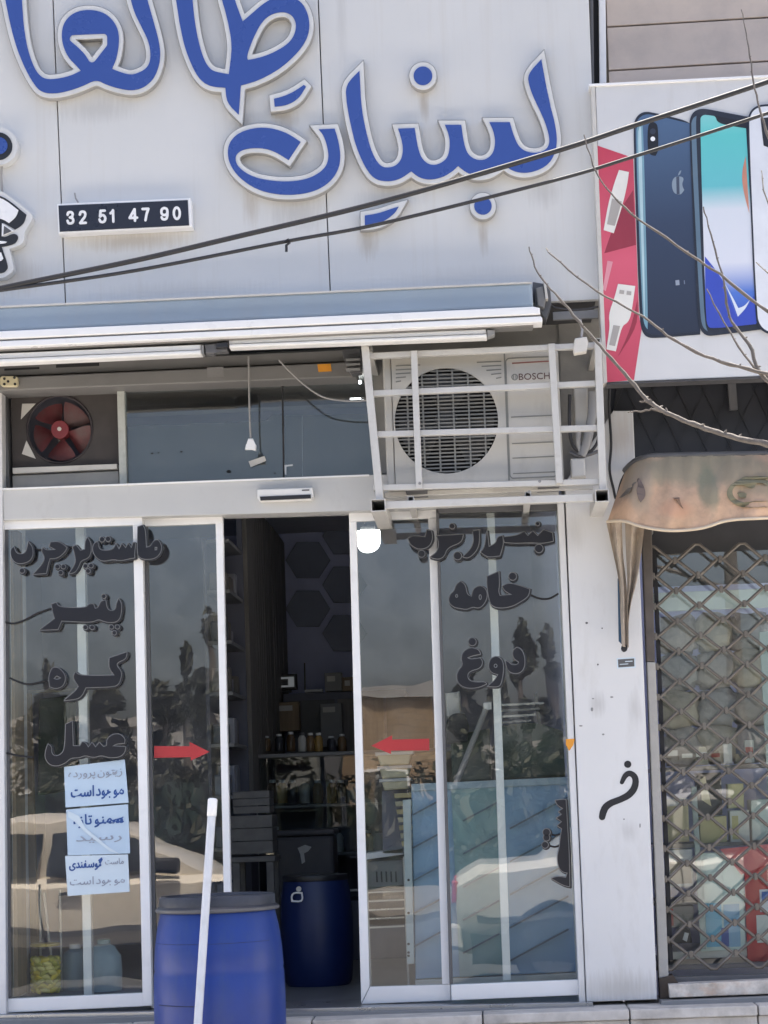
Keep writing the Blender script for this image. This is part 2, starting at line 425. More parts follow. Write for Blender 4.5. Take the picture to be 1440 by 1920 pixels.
M['freezer'] = mat('pale_blue_freezer_panel', (0.23, 0.38, 0.55), 0.35, var=0.06, scale=2)
M['freezer_dark'] = mat('blue_grey_line', (0.11, 0.16, 0.21), 0.5)
M['teal'] = mat('teal_panel', (0.20, 0.34, 0.36), 0.4, var=0.1)
M['green_dark'] = mat('dark_green_cover', (0.045, 0.075, 0.055), 0.6, var=0.35, scale=5)
M['asphalt'] = mat('asphalt', (0.085, 0.083, 0.08), 0.85, var=0.25, scale=4, bump=0.3, bscale=120)
M['paving'] = mat('pavement_slabs', (0.56, 0.53, 0.48), 0.85, var=0.15, scale=3, bump=0.2, bscale=40)
M['earth'] = mat('dusty_earth', (0.17, 0.15, 0.12), 0.9, var=0.2, scale=1)
M['kerb'] = mat('kerb_concrete', (0.36, 0.35, 0.33), 0.85, var=0.15)
# ================================================================ SETTING
def sheet(name, x0, x1, y0, y1, z, m):
    bm = bmesh.new(); bm.faces.new([bm.verts.new(c) for c in ((x0,y0,z),(x1,y0,z),(x1,y1,z),(x0,y1,z))])
    return fin(bm, name, m, None, recalc=False)
struct(sheet('ground', -260, 260, -260, 260, -0.16, M['earth']))
struct(sheet('road', -120, 120, -17.5, -4.3, -0.13, M['asphalt']))
struct(box('pavement', -60, 60, -4.15, 9.5, -0.30, 0.0, M['paving']))
struct(box('kerb', -60, 60, -4.30, -4.15, -0.30, 0.012, M['kerb'], bevel=0.015))
struct(box('far_pavement', -60, 60, -24.0, -17.5, -0.30, 0.0, M['earth']))

YB = -0.45                                   # face of the projecting sign board
FLOOR = P(700, 1889, 0.0).z
def edge(y): return 1105 + 0.036 * y
# ---- the dairy shop building
shop = thing('dairy_shop_building', 'white clad dairy shop with blue lettering and open glass sliding doors', 'building', (P(600, 1900, 0).x, 0.0, 0.0))
s1 = lambda y: 100 + 0.0432 * y
s2 = lambda y: 597 + 0.0422 * y
bot = lambda x: 612 - 0.045 * x
TOP = -420
def panel(xa, xb):
    b0, b1 = bot(0), bot(1100)
    return prism('cladding_panel', [(xa(TOP)+1.0, TOP), (xb(TOP)-1.0, TOP), (xb(560)-1.0, bot(xb(560))), (xa(560)+1.0, bot(xa(560)))], YB, 0.035, M['clad'], shop, bevel=0.003)
def add_stains(m, loc, spots):
    n, l = m.node_tree.nodes, m.node_tree.links; b = n['Principled BSDF']; prev = b.inputs['Base Color'].links[0].from_socket
    tc = n.new('ShaderNodeTexCoord'); z = n.new('ShaderNodeTexNoise'); z.inputs['Scale'].default_value = 9; z.inputs['Detail'].default_value = 7
    ms = n.new('ShaderNodeMapping'); ms.inputs['Scale'].default_value = (9, 1, 0.8); l.new(tc.outputs['Object'], ms.inputs[0]); l.new(ms.outputs[0], z.inputs['Vector'])
    for (px, py, rx, rz, col, k, yy) in spots:
        v = P(px, py, yy) - loc; mp = n.new('ShaderNodeMapping'); mp.vector_type = 'TEXTURE'
        mp.inputs['Location'].default_value = v; mp.inputs['Scale'].default_value = (rx, 1.0, rz); l.new(tc.outputs['Object'], mp.inputs[0])
        g = n.new('ShaderNodeVectorMath'); g.operation = 'LENGTH'; l.new(mp.outputs[0], g.inputs[0])
        f = n.new('ShaderNodeMath'); f.operation = 'MULTIPLY_ADD'; l.new(z.outputs['Fac'], f.inputs[0]); f.inputs[1].default_value = -1.1; l.new(g.outputs['Value'], f.inputs[2])
        mr = n.new('ShaderNodeMapRange'); l.new(f.outputs[0], mr.inputs[0]); mr.inputs[1].default_value = -0.35; mr.inputs[2].default_value = 0.45; mr.inputs[3].default_value = k; mr.inputs[4].default_value = 0
        mx = n.new('ShaderNodeMixRGB'); l.new(mr.outputs[0], mx.inputs[0]); l.new(prev, mx.inputs[1]); mx.inputs[2].default_value = (*col, 1); prev = mx.outputs[0]
    l.new(prev, b.inputs['Base Color'])
BR = (0.40, 0.34, 0.27); GR = (0.42, 0.41, 0.40)
add_stains(M['clad'], shop.location, [(795, 195, .03, .10, BR, .6, YB), (906, 440, .03, .11, BR, .55, YB), (560, 400, .16, .10, GR, .5, YB), (470, 385, .05, .12, BR, .45, YB), (690, 455, .06, .09, BR, .5, YB), (730, 370, .18, .07, GR, .4, YB), (250, 452, .30, .055, BR, .55, YB), (180, 205, .22, .08, GR, .4, YB), (460, 255, .05, .12, BR, .4, YB), (535, 225, .07, .07, BR, .45, YB), (1020, 360, .10, .09, GR, .4, YB), (40, 520, .12, .10, BR, .4, YB), (880, 520, .5, .06, GR, .25, YB), (330, 545, .5, .05, GR, .3, YB), (640, 30, .03, .3, GR, .3, YB)])
add_stains(M['pillar'], shop.location, [(1165, 1855, .25, .10, (0.42, 0.40, 0.37), .6, -.115), (1120, 1320, .05, .07, GR, .5, -.115), (1190, 1330, .04, .10, GR, .45, -.115), (1165, 820, .10, .12, (0.48, 0.40, 0.33), .5, -.115), (1180, 1560, .05, .06, GR, .35, -.115), (1075, 1000, .06, .12, GR, .35, -.115)])
panel(lambda y: -420 + 0.043*y, s1); panel(s1, s2); panel(s2, edge)
XL = P(-420, 600, YB).x; XR = P(edge(300), 300, YB).x
ZB = P(500, bot(500), YB).z
box('sign_board_frame', XL + 0.02, XR - 0.02, YB + 0.036, -0.02, ZB + 0.03, ZB + 3.0, M['grey_dark'], shop)
# underside, closed above the windows
box('soffit', XL, XR - 0.03, YB + 0.04, 0.35, ZB - 0.005, ZB + 0.028, M['dark'], shop)
# roller shutter housing: two grey steel strips
prism('shutter_housing', [(-420, 704), (668, 655), (668, 676), (-420, 724)], -0.13, 0.30, M['beam'], shop, bevel=0.004)
prism('shutter_rail', [(-420, 726), (668, 678), (668, 706.5), (-420, 749)], -0.16, 0.20, M['beam'], shop, bevel=0.006)
prism('rating_label', [(105, 683.5), (186, 680), (186, 686), (105, 689.5)], -0.1315, 0.001, M['black_matt'], shop)
prism('rating_label', [(8, 691), (74, 688), (74, 692), (8, 695)], -0.1315, 0.001, M['black_matt'], shop)
prism('sticker', [(595, 683), (620, 682), (622, 696), (597, 697.5)], -0.1625, 0.002, M['orange'], shop)
prism('embossed_mark', [(388, 689), (419, 687.5), (420, 706), (389, 707.5)], -0.1625, 0.002, mat('faint_grey_mark', (0.24, 0.235, 0.23), 0.5), shop)
# door header: light box beam over the sliding doors
prism('door_header', [(4, 917), (692, 891), (1046, 876), (1049, 943), (694, 957), (6, 976)], -0.09, 0.16, M['header'], shop, bevel=0.006)
prism('door_header_lip', [(4, 915.5), (692, 889.5), (692, 892.5), (4, 918.5)], -0.098, 0.10, M['alu'], shop)
# jamb strip at the photo's edge: bluish neighbour column
prism('corner_column', [(-420, 735), (3, 715), (12, 1905), (-420, 1930)], -0.10, 0.5, M['pillar'], shop, bevel=0.004)
# white pillar
prism('pillar', [(1059, 905), (1150, 770), (1187, 770), (1232.5, 1874), (1100, 1879)], -0.115, 0.42, M['pillar'], shop, bevel=0.005)
prism('pillar_edge_strip', [(1045, 940), (1057.5, 940), (1098.5, 1879), (1086, 1880)], -0.105, 0.25, M['pillar'], shop, bevel=0.004)
prism('pillar_back', [(1046, 560), (1215, 560), (1225, 1000), (1060, 1010)], 0.02, 0.30, M['plaster'], shop)
box('back_wall_behind_condenser', P(690, 800, 0.03).x, P(1170, 800, 0.03).x, 0.03, 0.20, P(800, 884, 0.03).z, ZB, M['plaster'], shop)
# marks, sticker and sprayed sign on the pillar
for (cx, cy, a, b) in ((1100, 1168, 3.4, 2.6), (1129, 1178, 1.8, 1.8), (1121, 1246, 2.2, 2.2), (1089, 1361, 4.5, 1.8), (1131, 1377, 3.2, 2.2), (1110, 1330, 3.0, 5.0), (1147, 1307, 4.0, 2.0), (1200, 1548, 1.8, 5.5), (1170, 1536, 2.0, 2.0), (1112, 1310, 3, 1.5)):
    prism('scuff_mark', disc_pts(cx, cy, a*0.8, 7, b*0.8, 0.4), -0.1165, 0.0015, M['grey_dark'] if cy < 1250 else M['grey'], shop)
def stroke_loops(strokes, step=0.8):
    if not isinstance(strokes[0][0], (list, tuple)): strokes = [strokes]
    fl = [p for st in strokes for p in st]; mr_ = max(p[2] for p in fl) + 4
    allp = np.array([p[:2] for p in fl]); lo = allp.min(0) - mr_; hi = allp.max(0) + mr_
    xs = np.arange(lo[0], hi[0], step); ys = np.arange(lo[1], hi[1], step); X, Y = np.meshgrid(xs, ys); D = np.full(X.shape, 1e9)
    for pts in strokes:
        for (ax, ay, ar), (bx, by, br) in zip(pts, pts[1:]):
            dx, dy = bx-ax, by-ay; t = np.clip(((X-ax)*dx + (Y-ay)*dy)/max(1e-6, dx*dx+dy*dy), 0, 1)
            D = np.minimum(D, np.hypot(X-ax-t*dx, Y-ay-t*dy) - (ar + t*(br-ar)))
    return contour(xs, ys, D, 0.0)
gp = [(1166, 1467, 3.8), (1172, 1455, 5), (1180, 1450, 5.2), (1189, 1455, 5.6), (1192, 1466, 6), (1188, 1480, 6.4), (1178, 1491, 6.4), (1163, 1499, 6), (1147, 1505, 6.2), (1136, 1513, 6.6), (1131, 1523, 6.6), (1129, 1532, 6.0)]
sp = [tuple(v) for v in spline([Vector(g) for g in gp], 3)]
shape('graffiti_mark', stroke_loops(sp), -0.1168, 0.0018, M['black_matt'], shop)
shape('graffiti_dot', [disc_pts(1177, 1433, 6.8, 18)], -0.1168, 0.0018, M['black_matt'], shop)
st = prism('sticker', [(1156, 1234), (1191, 1232), (1192, 1252), (1157, 1254)], -0.1165, 0.0015, M['paper2'], shop)
prism('sticker_print', [(1158.5, 1236.5), (1189, 1234.5), (1189.5, 1249.5), (1159.5, 1251.5)], -0.1172, 0.0006, M['grey_dark'], st)
prism('sticker_line', [(1172, 1239.6), (1186, 1238.7), (1186, 1240.4), (1172, 1241.3)], -0.1178, 0.0005, M['paper2'], st)
prism('sticker_line', [(1162, 1245), (1178, 1244), (1178, 1245.4), (1162, 1246.4)], -0.1178, 0.0005, M['paper2'], st)
prism('orange_sticker', [(1061, 1386), (1078, 1385), (1075, 1397), (1067, 1408), (1061, 1396)], -0.107, 0.0015, M['orange'], shop)
# threshold and steps
prism('door_threshold', [(-420, 1912), (1112, 1879), (1112, 1886), (-420, 1920)], -0.13, 0.35, M['steel'], shop, bevel=0.002)
prism('threshold_base', [(-420, 1921), (1114, 1887), (1114, 1899), (-420, 1934)], -0.17, 0.45, M['grey'], shop, bevel=0.003)
zs = P(700, 1907, -0.30).z
xs_ = [P(x, 1900, -0.30).x for x in (-420, -90, 240, 585, 905, 1180, 1420, 1800)]
for a, b in zip(xs_, xs_[1:]):
    box('step_slab', a + 0.003, b - 0.003, -0.34, 0.10, zs - 0.045, zs + random.uniform(-0.002, 0.002), M['stone'], shop, bevel=0.006)
    box('step_riser', a + 0.003, b - 0.003, -0.315, 0.10, 0.0, zs - 0.048, M['stone'], shop, bevel=0.004)
# building mass: upper storeys, side and back walls
BX0, BX1 = XL + 0.05, P(1150, 1400, 0.3).x
box('upper_wall', BX0, XR - 0.03, 0.36, 9.0, ZB + 0.03, 5.7, M['plaster'], shop)
box('parapet', BX0 - 0.03, XR - 0.01, 0.33, 9.03, 5.7, 6.0, M['plaster'], shop)

# ---- rooms
RX0, RX1 = BX0, P(1062, 1400, 0.2).x
RB = 5.2
def wallbox(n, *a): return struct(box(n, *a))
wallbox('floor', RX0, RX1, 0.10, RB, zs + 0.003, FLOOR, M['floor'])
wallbox('wall_back', RX0, RX1 + 0.2, RB, RB + 0.15, 0.0, ZB - 0.006, M['room'])
wallbox('wall_left', RX0 - 0.15, RX0, 0.15, RB + 0.15, 0.0, ZB - 0.006, M['room'])
wallbox('wall_right', RX1, RX1 + 0.12, 0.32, RB, 0.0, ZB - 0.006, M['room'])
wallbox('ceiling', RX0, RX1 + 0.2, 0.36, RB, ZB - 0.30, ZB - 0.28, M['ceil'])

# ================================================================ SHOP FRONT: doors, windows
def pane(name, pts, y, parent, m='glass', th=0.006):
    bm = bmesh.new(); add_prism(bm, px2xz(pts, y), y, y + th)
    bmesh.ops.recalc_face_normals(bm, faces=bm.faces)
    for f in bm.faces: f.material_index = 0 if f.normal.y < -0.9 else 1
    return fin(bm, name, [M[m], M['glass_edge']], parent, recalc=False)

def gbase(px, py, y): return P(px, py, y)
# fixed window at the column side
wl = thing('shop_window', 'fixed glass window with jar inside and three notices, next to the barrel', 'window', gbase(140, 1895, -0.05))
prism('top_rail', [(7, 976), (266, 967), (266.5, 984), (7.5, 993)], -0.06, 0.05, M['alu'], wl, 0.003)
prism('stile', [(249, 984.8), (266.5, 984), (285, 1886), (267.5, 1886.7)], -0.06, 0.05, M['alu'], wl, 0.003)
prism('stile', [(7.5, 993), (14, 993), (21, 1870), (14.5, 1872)], -0.055, 0.05, M['grey_dark'], wl, 0.002)
prism('bottom_rail', [(14.5, 1873), (267.5, 1862), (268, 1887), (15, 1899)], -0.06, 0.05, M['alu'], wl, 0.003)
pane('pane', [(12, 990), (252, 982), (270, 1866), (18, 1875)], -0.045, wl)
prism('inner_mullion', [(141, 990), (158, 989), (173, 1868), (157, 1869)], 0.10, 0.05, M['alu'], wl, 0.003)
prism('inner_jamb', [(18, 990), (24, 990), (34, 1868), (24, 1868)], 0.06, 0.20, M['wood_pale'], wl)
# sliding leaf, left of the opening
dl = thing('sliding_door', 'sliding glass door leaf with red arrow beside the open doorway, behind blue barrel', 'door', gbase(345, 1890, 0.0))
prism('top_rail', [(268, 968), (417, 962.5), (417.6, 981), (268.5, 987)], -0.005, 0.04, M['alu'], dl, 0.003)
prism('stile', [(404, 981.6), (417.6, 981), (437.5, 1884), (424, 1885)], -0.005, 0.04, M['alu'], dl, 0.003)
prism('stile', [(264, 987), (276, 987), (295, 1884), (283, 1884)], -0.005, 0.04, M['grey_dark'], dl, 0.003)
prism('bottom_rail', [(283, 1866), (424, 1860), (424.5, 1885), (283.5, 1891)], -0.005, 0.04, M['alu'], dl, 0.003)
pane('pane', [(274, 985), (406, 979), (426, 1864), (292, 1869)], 0.012, dl)
def arrow(parent, x0, x1, y, s=1):
    # from tail x0 to tip x1
    d = 1 if x1 > x0 else -1; L = abs(x1 - x0); sk = -0.04
    pts = [(0, -11), (L*0.64, -10), (L*0.64, -18), (L, 1), (L*0.66, 17), (L*0.66, 10.5), (0, 11)]
    prism('arrow_decal', [(x0 + d*a, y + b + d*a*sk*0.3) for a, b in pts], 0.009, 0.002, M['red'], parent)
arrow(dl, 289, 393, 1410)
# sliding leaf, right of the opening
dr = thing('sliding_door', 'sliding glass door leaf with red arrow and lamp glow, beside the white counter frames', 'door', gbase(750, 1884, 0.0))
dr['label'] = 'sliding glass door leaf with left-pointing red arrow, below the caged condenser'
prism('top_rail', [(654, 959), (818, 952), (818.5, 971), (654.5, 978)], -0.005, 0.04, M['alu'], dr, 0.003)
prism('stile', [(654.5, 978), (668, 977.5), (693, 1850), (677, 1882)], -0.005, 0.04, M['alu'], dr, 0.003)
prism('stile', [(803, 972), (818.5, 971), (844, 1845), (829, 1846)], -0.005, 0.04, M['alu'], dr, 0.003)
prism('bottom_rail', [(693.5, 1850.5), (829, 1846.5), (844.5, 1845.5), (845.5, 1876), (678, 1883)], -0.005, 0.04, M['alu'], dr, 0.003)
pane('pane', [(666, 976), (805, 970), (831, 1849), (691, 1853)], 0.012, dr)
arrow(dr, 805, 696, 1396)
# fixed window beside the pillar
wr = thing('shop_window', 'fixed glass window with pale blue freezer behind it, beside the white pillar', 'window', gbase(960, 1880, -0.05))
prism('stile', [(817.5, 955), (822.5, 955), (849, 1845), (843, 1845.5)], -0.06, 0.05, M['grey_dark'], wr, 0.002)
prism('top_rail', [(818, 944), (1046, 936), (1046.5, 956), (818.5, 962)], -0.06, 0.05, M['grey_dark'], wr, 0.002)
prism('bottom_rail', [(845.5, 1846.5), (1084, 1837), (1085.5, 1866), (846.5, 1876)], -0.06, 0.05, M['alu'], wr, 0.003)
pane('pane', [(820, 958), (1046, 950), (1086, 1842), (846, 1849)], -0.045, wr)
prism('inner_mullion', [(912, 955), (927, 954), (958, 1838), (943, 1839)], 0.10, 0.05, M['alu'], wr, 0.003)
# transom
tw = thing('transom_window', 'dark transom window with grey film over its lower part', 'window', gbase(460, 905, 0.0))
prism('mullion', [(219, 728), (233, 727.5), (238, 909), (224, 909.5)], -0.03, 0.06, mat('peeling_white_mullion', (0.50, 0.52, 0.49), 0.6, var=0.15, scale=8, dirt=(0.22, 0.24, 0.22), dirt_amt=0.5, dirt_scale=12), tw, 0.003)
pane('pane', [(235, 722), (528, 710), (531, 897), (238, 909)], 0.0, tw, 'glass_low')
pane('pane', [(531, 710), (700, 702), (704, 891), (534, 897)], 0.0, tw, 'glass_low')
prism('joint_seal', [(527.6, 710), (530.6, 710), (533.6, 897), (530.6, 897)], -0.004, 0.012, M['black_matt'], tw)
rag = [(238, 800)]
x = 238
while x < 520:
    x += random.uniform(9, 20); rag.append((min(x, 526), 800 - 0.04*(x-238) + random.uniform(-2.2, 2.2)))
film = rag[:-1] + [(498, 788), (510, 778), (529, 776), (531, 896), (239, 908)]
prism('window_film', film, 0.007, 0.002, M['film'], tw)
prism('window_film', [(533, 779), (700, 776), (703, 890), (535, 896)], 0.007, 0.002, M['film'], tw)
prism('window_film_seam', [(566, 780), (567.4, 780), (568, 893), (566.6, 893)], 0.0045, 0.002, M['grey'], tw)
prism('film_tab', [(533, 872), (549, 870.5), (549, 873.5), (537, 875), (537, 890), (534, 890)], -0.003, 0.002, M['white'], tw)
for cx, cy, a in ((429, 884, 5), (285, 850, 3), (340, 847, 3), (515, 887, 2.5), (297, 849, 2)):
    prism('dirt_fleck', disc_pts(cx, cy, a, 6, a*0.6), -0.0025, 0.002, M['black_matt'], tw)
# exhaust fan next to the transom
fan = thing('exhaust_fan', 'red bladed exhaust fan in a dark square opening left of the transom', 'fan', gbase(112, 905, 0.0))
fan['label'] = 'exhaust fan with five dusty red blades in dark opening beside the transom'
box('recess', P(8, 800, 0.16).x, P(228, 800, 0.16).x, 0.15, 0.17, P(100, 905, 0.16).z, P(100, 726, 0.16).z, M['room_dark'], fan)
mp_ = mat('fan_plate_grime', (0.060, 0.052, 0.050), 0.7, var=0.25, scale=10)
loops = [[(20, 737), (220, 728), (224, 872), (24, 880)], disc_pts(112, 805, 60, 40, 62)]
shape('mounting_plate', loops, 0.03, 0.01, mp_, fan)
tube('fan_ring', [P(112 + 61*math.cos(t), 805 + 63*math.sin(t), 0.03) for t in [2*math.pi*k/40 for k in range(40)]], 0.006, mat('fan_ring_grime', (0.035, 0.028, 0.032), 0.6), fan, n=8, closed=True)
blade_m = mat('dusty_red_blade', (0.12, 0.026, 0.03), 0.5, var=0.35, scale=14, dirt=(0.10, 0.075, 0.07), dirt_amt=0.7, dirt_scale=9)
for k in range(5):
    a = math.radians(-90 + 72*k + 38); bm = bmesh.new(); rows = []
    for i in range(7):
        r = 9 + 46*i/6; w = math.radians(15 + 17*math.sin(i/6*math.pi*0.62)); row = []
        for j in range(6):
            u = j/5 - 0.5; t = a + u*2*w
            v = P(112 + r*math.cos(t), 805 + r*math.sin(t), 0.0); v.y = 0.065 + u*0.05 ; row.append(v)
        rows.append(row)
    for off in (0.0, 0.003):
        vv = [[bm.verts.new(v + Vector((0, off, 0))) for v in row] for row in rows]
        for i in range(6):
            for j in range(5): bm.faces.new((vv[i][j], vv[i+1][j], vv[i+1][j+1], vv[i][j+1]))
    fin(bm, 'blade', blade_m, fan, smooth=True)
hub = M['hub'] = mat('red_fan_hub', (0.22, 0.03, 0.036), 0.45, var=0.2)
prism('hub', disc_pts(112, 805, 17, 24), 0.035, 0.06, hub, fan, 0.004)
prism('hub_cap', disc_pts(111, 804, 4, 12), 0.030, 0.02, M['offwhite'], fan, 0.002)
bar('motor_bracket', (112, 822), (113, 861), 5, 0.10, 0.02, M['wire_grey'], fan)
prism('corner_plate', [(41.5, 757), (67, 756.5), (39, 786)], 0.024, 0.004, M['offwhite'], fan)
prism('corner_plate', [(49.5, 826), (67, 860), (41, 851)], 0.024, 0.004, M['offwhite'], fan)
prism('sill_bar', [(23, 877), (219, 869.5), (219.5, 879), (23.5, 888)], -0.01, 0.06, M['offwhite'], fan, 0.003)
prism('infill_board', [(23, 892), (222, 883), (223, 909), (24, 917)], 0.015, 0.02, M['plaster'], fan, 0.002)
prism('frame_post', [(5, 740), (11, 740), (18, 916), (12, 916)], -0.02, 0.1, M['grey_dark'], fan, 0.002)
# door sensor
sn = thing('door_sensor', 'small silver motion sensor box on the grey door header', 'sensor', gbase(535, 940, -0.09))
prism('body', [(482, 917.5), (586, 913.5), (588, 930), (583, 936.5), (487, 940), (482.5, 934)], -0.14, 0.048, M['white'], sn, 0.005)
prism('lens', [(487, 931), (582.5, 927), (583, 934.5), (488.5, 938.5)], -0.146, 0.02, M['black'], sn, 0.002)
prism('badge', [(566, 918), (580, 917.4), (580, 920), (566, 920.6)], -0.1415, 0.002, M['grey_dark'], sn)
# orange-pale connector lamp at the shutter rail
jb = thing('terminal_block', 'small ivory terminal block on the grey shutter rail', 'connector', gbase(18, 727, -0.16))
prism('body', round_rect(0, 705, 33, 724, 5), -0.19, 0.03, M['cream'], jb, 0.003)
for (a, b) in ((8, 710), (8, 720), (27, 708), (28, 720), (15, 715)): prism('terminal', disc_pts(a, b, 2.6, 8), -0.193, 0.01, M['black'], jb)

# ================================================================ SIGN LETTERING
def grow_miter(loops, d, step):
    # grown outline with pointed corners, as on cut sheet-metal letters
    xs, ys, D = sdf_grid(loops, step, d*3.2); X, Y = np.meshgrid(xs, ys); Fd = D - d
    for li, l in enumerate(loops):
        n = len(l); ar = sum(l[i][0]*l[(i+1) % n][1] - l[(i+1) % n][0]*l[i][1] for i in range(n)); sg = (1 if ar > 0 else -1) * (1 if li == 0 else -1)
        for i in range(n):
            a, b, c = Vector(l[i-1]), Vector(l[i]), Vector(l[(i+1) % n]); e1, e2 = (b - a).normalized(), (c - b).normalized()
            cr = (e1.x*e2.y - e1.y*e2.x) * sg
            if cr <= 0 or e1.dot(e2) > 0.55: continue
            n1, n2 = Vector((e1.y, -e1.x))*sg, Vector((e2.y, -e2.x))*sg; m = (n1 + n2)
            if m.length < 0.2: continue
            m.normalize(); tl = min(d / max(0.2, m.dot(n1)), d*2.6); tip = b + m*tl
            q = [tuple(b), tuple(b + n1*d), tuple(tip), tuple(b + n2*d)]; ins = np.zeros(X.shape, bool)
            dist = np.full(X.shape, 1e9)
            for k in range(4):
                (ax, ay), (bx, by) = q[k], q[(k+1) % 4]; dx, dy = bx-ax, by-ay; L2 = max(1e-9, dx*dx+dy*dy)
                t = np.clip(((X-ax)*dx + (Y-ay)*dy)/L2, 0, 1); dist = np.minimum(dist, np.hypot(X-ax-t*dx, Y-ay-t*dy))
                if dy != 0: ins ^= ((ay > Y) != (by > Y)) & (X < (bx-ax)*(Y-ay)/dy + ax)
            dist[ins] *= -1; Fd = np.minimum(Fd, dist)
    return contour(xs, ys, Fd, 0.0)
M['return'] = mat('grey_letter_return', (0.34, 0.335, 0.33), 0.5, var=0.1)
def letters(name, label, cat, loc, pieces, yw, rim=8.0, body=0.055, face_m='blue', rim_m='rim', group=None):
    t = thing(name, label, cat, loc, group)
    for lo in pieces:
        L = letter_piece(t, lo, yw, rim, body, face_m, rim_m)
    return t
def letter_piece(t, lo, yw, rim, body, face_m, rim_m):
    lo = [smooth_loop(l) for l in lo]
    out = grow_miter(lo, rim, 1.2)
    b = shape('letter', out, yw - body, 0.012, M[rim_m], t)
    shape('letter_return', grow_miter(lo, rim + 1.5, 1.2), yw - body + 0.0125, body - 0.0135, M['return'], b)  # grey return grown past the rim, its margin drawn as edge shadow
    shape('letter_face', lo, yw - body - 0.004, 0.004, M[face_m], b)
    return b
def Z(lst, ox, oy, s): return [(ox + a/s, oy + b/s) for a, b in lst]
A1 = Z([(8,-90),(14,-40),(20,0),(40,100),(65,190),(100,270),(130,320),(155,345),(200,352),(260,340),(310,322),(360,298),(400,318),(450,333),(500,340),(545,325),(580,290),(598,240),(602,190),(590,130),(570,60),(553,0),(540,-60),(478,-60),(490,0),(505,50),(530,100),(555,150),(565,195),(562,235),(545,260),(510,277),(485,280),(450,270),(420,258),(438,215),(448,150),(440,100),(410,60),(370,40),(320,36),(275,48),(243,78),(230,120),(235,170),(255,215),(290,250),(303,265),(270,282),(220,295),(170,298),(140,275),(118,230),(100,170),(88,90),(82,0),(78,-90)], 0, 0, 2)
A1h = Z([(275,145),(388,140),(388,165),(345,220),(330,195),(300,165)], 0, 0, 2)
B1 = Z([(650,-80),(660,0),(672,80),(690,170),(720,250),(750,300),(790,325),(845,328),(850,385),(895,430),(903,320),(960,305),(1040,265),(1110,205),(1150,150),(1162,100),(1155,50),(1130,5),(1080,-18),(1030,-12),(985,15),(945,50),(910,80),(880,0),(860,-80),(815,-80),(832,0),(850,60),(872,170),(858,278),(820,272),(790,262),(765,225),(745,160),(730,80),(722,0),(715,-80)], 0, 0, 2)
B1h = Z([(930,225),(925,212),(942,160),(975,90),(1010,55),(1060,42),(1095,55),(1112,90),(1105,130),(1080,165),(1030,195),(980,215)], 0, 0, 2)
A1hm = [(p[0], p[1]) for p in A1h]
letters('sign_word', 'large blue raised lettering cut by the top edge, with round looped letters', 'lettering', P(300, 200, YB), [[A1, grow([A1h], 7, 1.0)[0]], [B1, B1h]], YB)
C1 = Z([(1230,62),(1178,118),(1185,165),(1205,215),(1235,275),(1255,330),(1262,375),(1248,402),(1215,414),(1175,410),(1145,390),(1125,345),(1112,298),(1035,298),(1050,330),(1058,370),(1050,415),(1020,440),(985,440),(955,420),(940,380),(930,308),(868,308),(882,340),(888,380),(880,430),(850,455),(815,460),(785,440),(768,400),(755,320),(693,322),(705,360),(712,400),(705,440),(680,465),(640,470),(615,450),(590,400),(570,320),(555,240),(548,105),(495,158),(500,230),(515,310),(535,390),(565,460),(600,510),(650,522),(700,512),(742,482),(770,505),(810,515),(860,505),(900,480),(918,462),(945,485),(985,500),(1030,495),(1065,475),(1090,455),(1115,478),(1160,490),(1210,482),(1255,458),(1280,420),(1290,370),(1283,310),(1265,240),(1248,160)], 400, 80, 2)
D1 = Z([(395,325),(455,322),(470,370),(478,430),(468,480),(435,525),(385,555),(320,570),(240,570),(160,550),(95,505),(60,455),(52,405),(65,365),(100,335),(160,318),(220,320),(280,340),(327,372),(282,440),(235,410),(190,395),(130,395),(92,410),(80,435),(95,470),(150,505),(230,520),(310,520),(370,505),(415,475),(432,440),(430,400),(415,350)], 400, 80, 2)
S1 = Z([(1027,370),(1030,400),(1075,395),(1120,370),(1147,325),(1140,318),(1100,345),(1060,362)], 0, 0, 2)
S2 = Z([(568,648),(568,685),(600,683),(640,670),(680,640),(695,615),(670,622),(620,640)], 400, 80, 2)
letters('sign_word', 'blue raised word with tall strokes and round dots, under the overhead cables', 'lettering', P(740, 330, YB),
        [[C1], [D1], [S1], [S2], [disc_pts(793, 142, 17.5, 28)], [disc_pts(905.5, 386, 16.5, 28)]], YB)
# black and white lettering cut by the left edge
K = thing('sign_word', 'black and white raised lettering with blue dot, cut by the photo edge', 'lettering', P(0, 500, YB))
rimL = Z([(-320,180),(0,175),(60,190),(560,560),(585,640),(575,700),(430,920),(440,1060),(380,1140),(170,1215),(250,1560),(230,1620),(100,1720),(0,1745),(-320,1745)], 0, 340, 9.6)
blk = [Z([(-320,235),(40,238),(475,600),(440,730),(380,800),(270,868),(60,745),(30,985),(80,1010),(230,940),(300,955),(330,1000),(310,1070),(250,1130),(100,1170),(30,1180),(150,1530),(120,1600),(40,1660),(-320,1670)], 0, 340, 9.6)]
b = shape('letter', [smooth_loop(rimL)], YB - 0.06, 0.059, M['rim'], K)
f_ = shape('letter_face', [smooth_loop(blk[0])], YB - 0.064, 0.004, M['black'], b)
for q in ([(-320,275),(20,278),(330,520),(290,640),(160,750),(20,660),(-320,660)], [(-320,1075),(60,1070),(125,1090),(70,1125),(-320,1130)], [(-320,1270),(20,1280),(60,1390),(0,1450),(-320,1460)], [(35,750),(250,890),(30,990)]):
    shape('letter_inlay', [smooth_loop(Z(q, 0, 340, 9.6))], YB - 0.067, 0.003, M['white_bright'], b)
shape('letter_inlay', [Z([(72,800),(210,895),(60,960)], 0, 340, 9.6)], YB - 0.069, 0.002, M['grey_dark'], b)
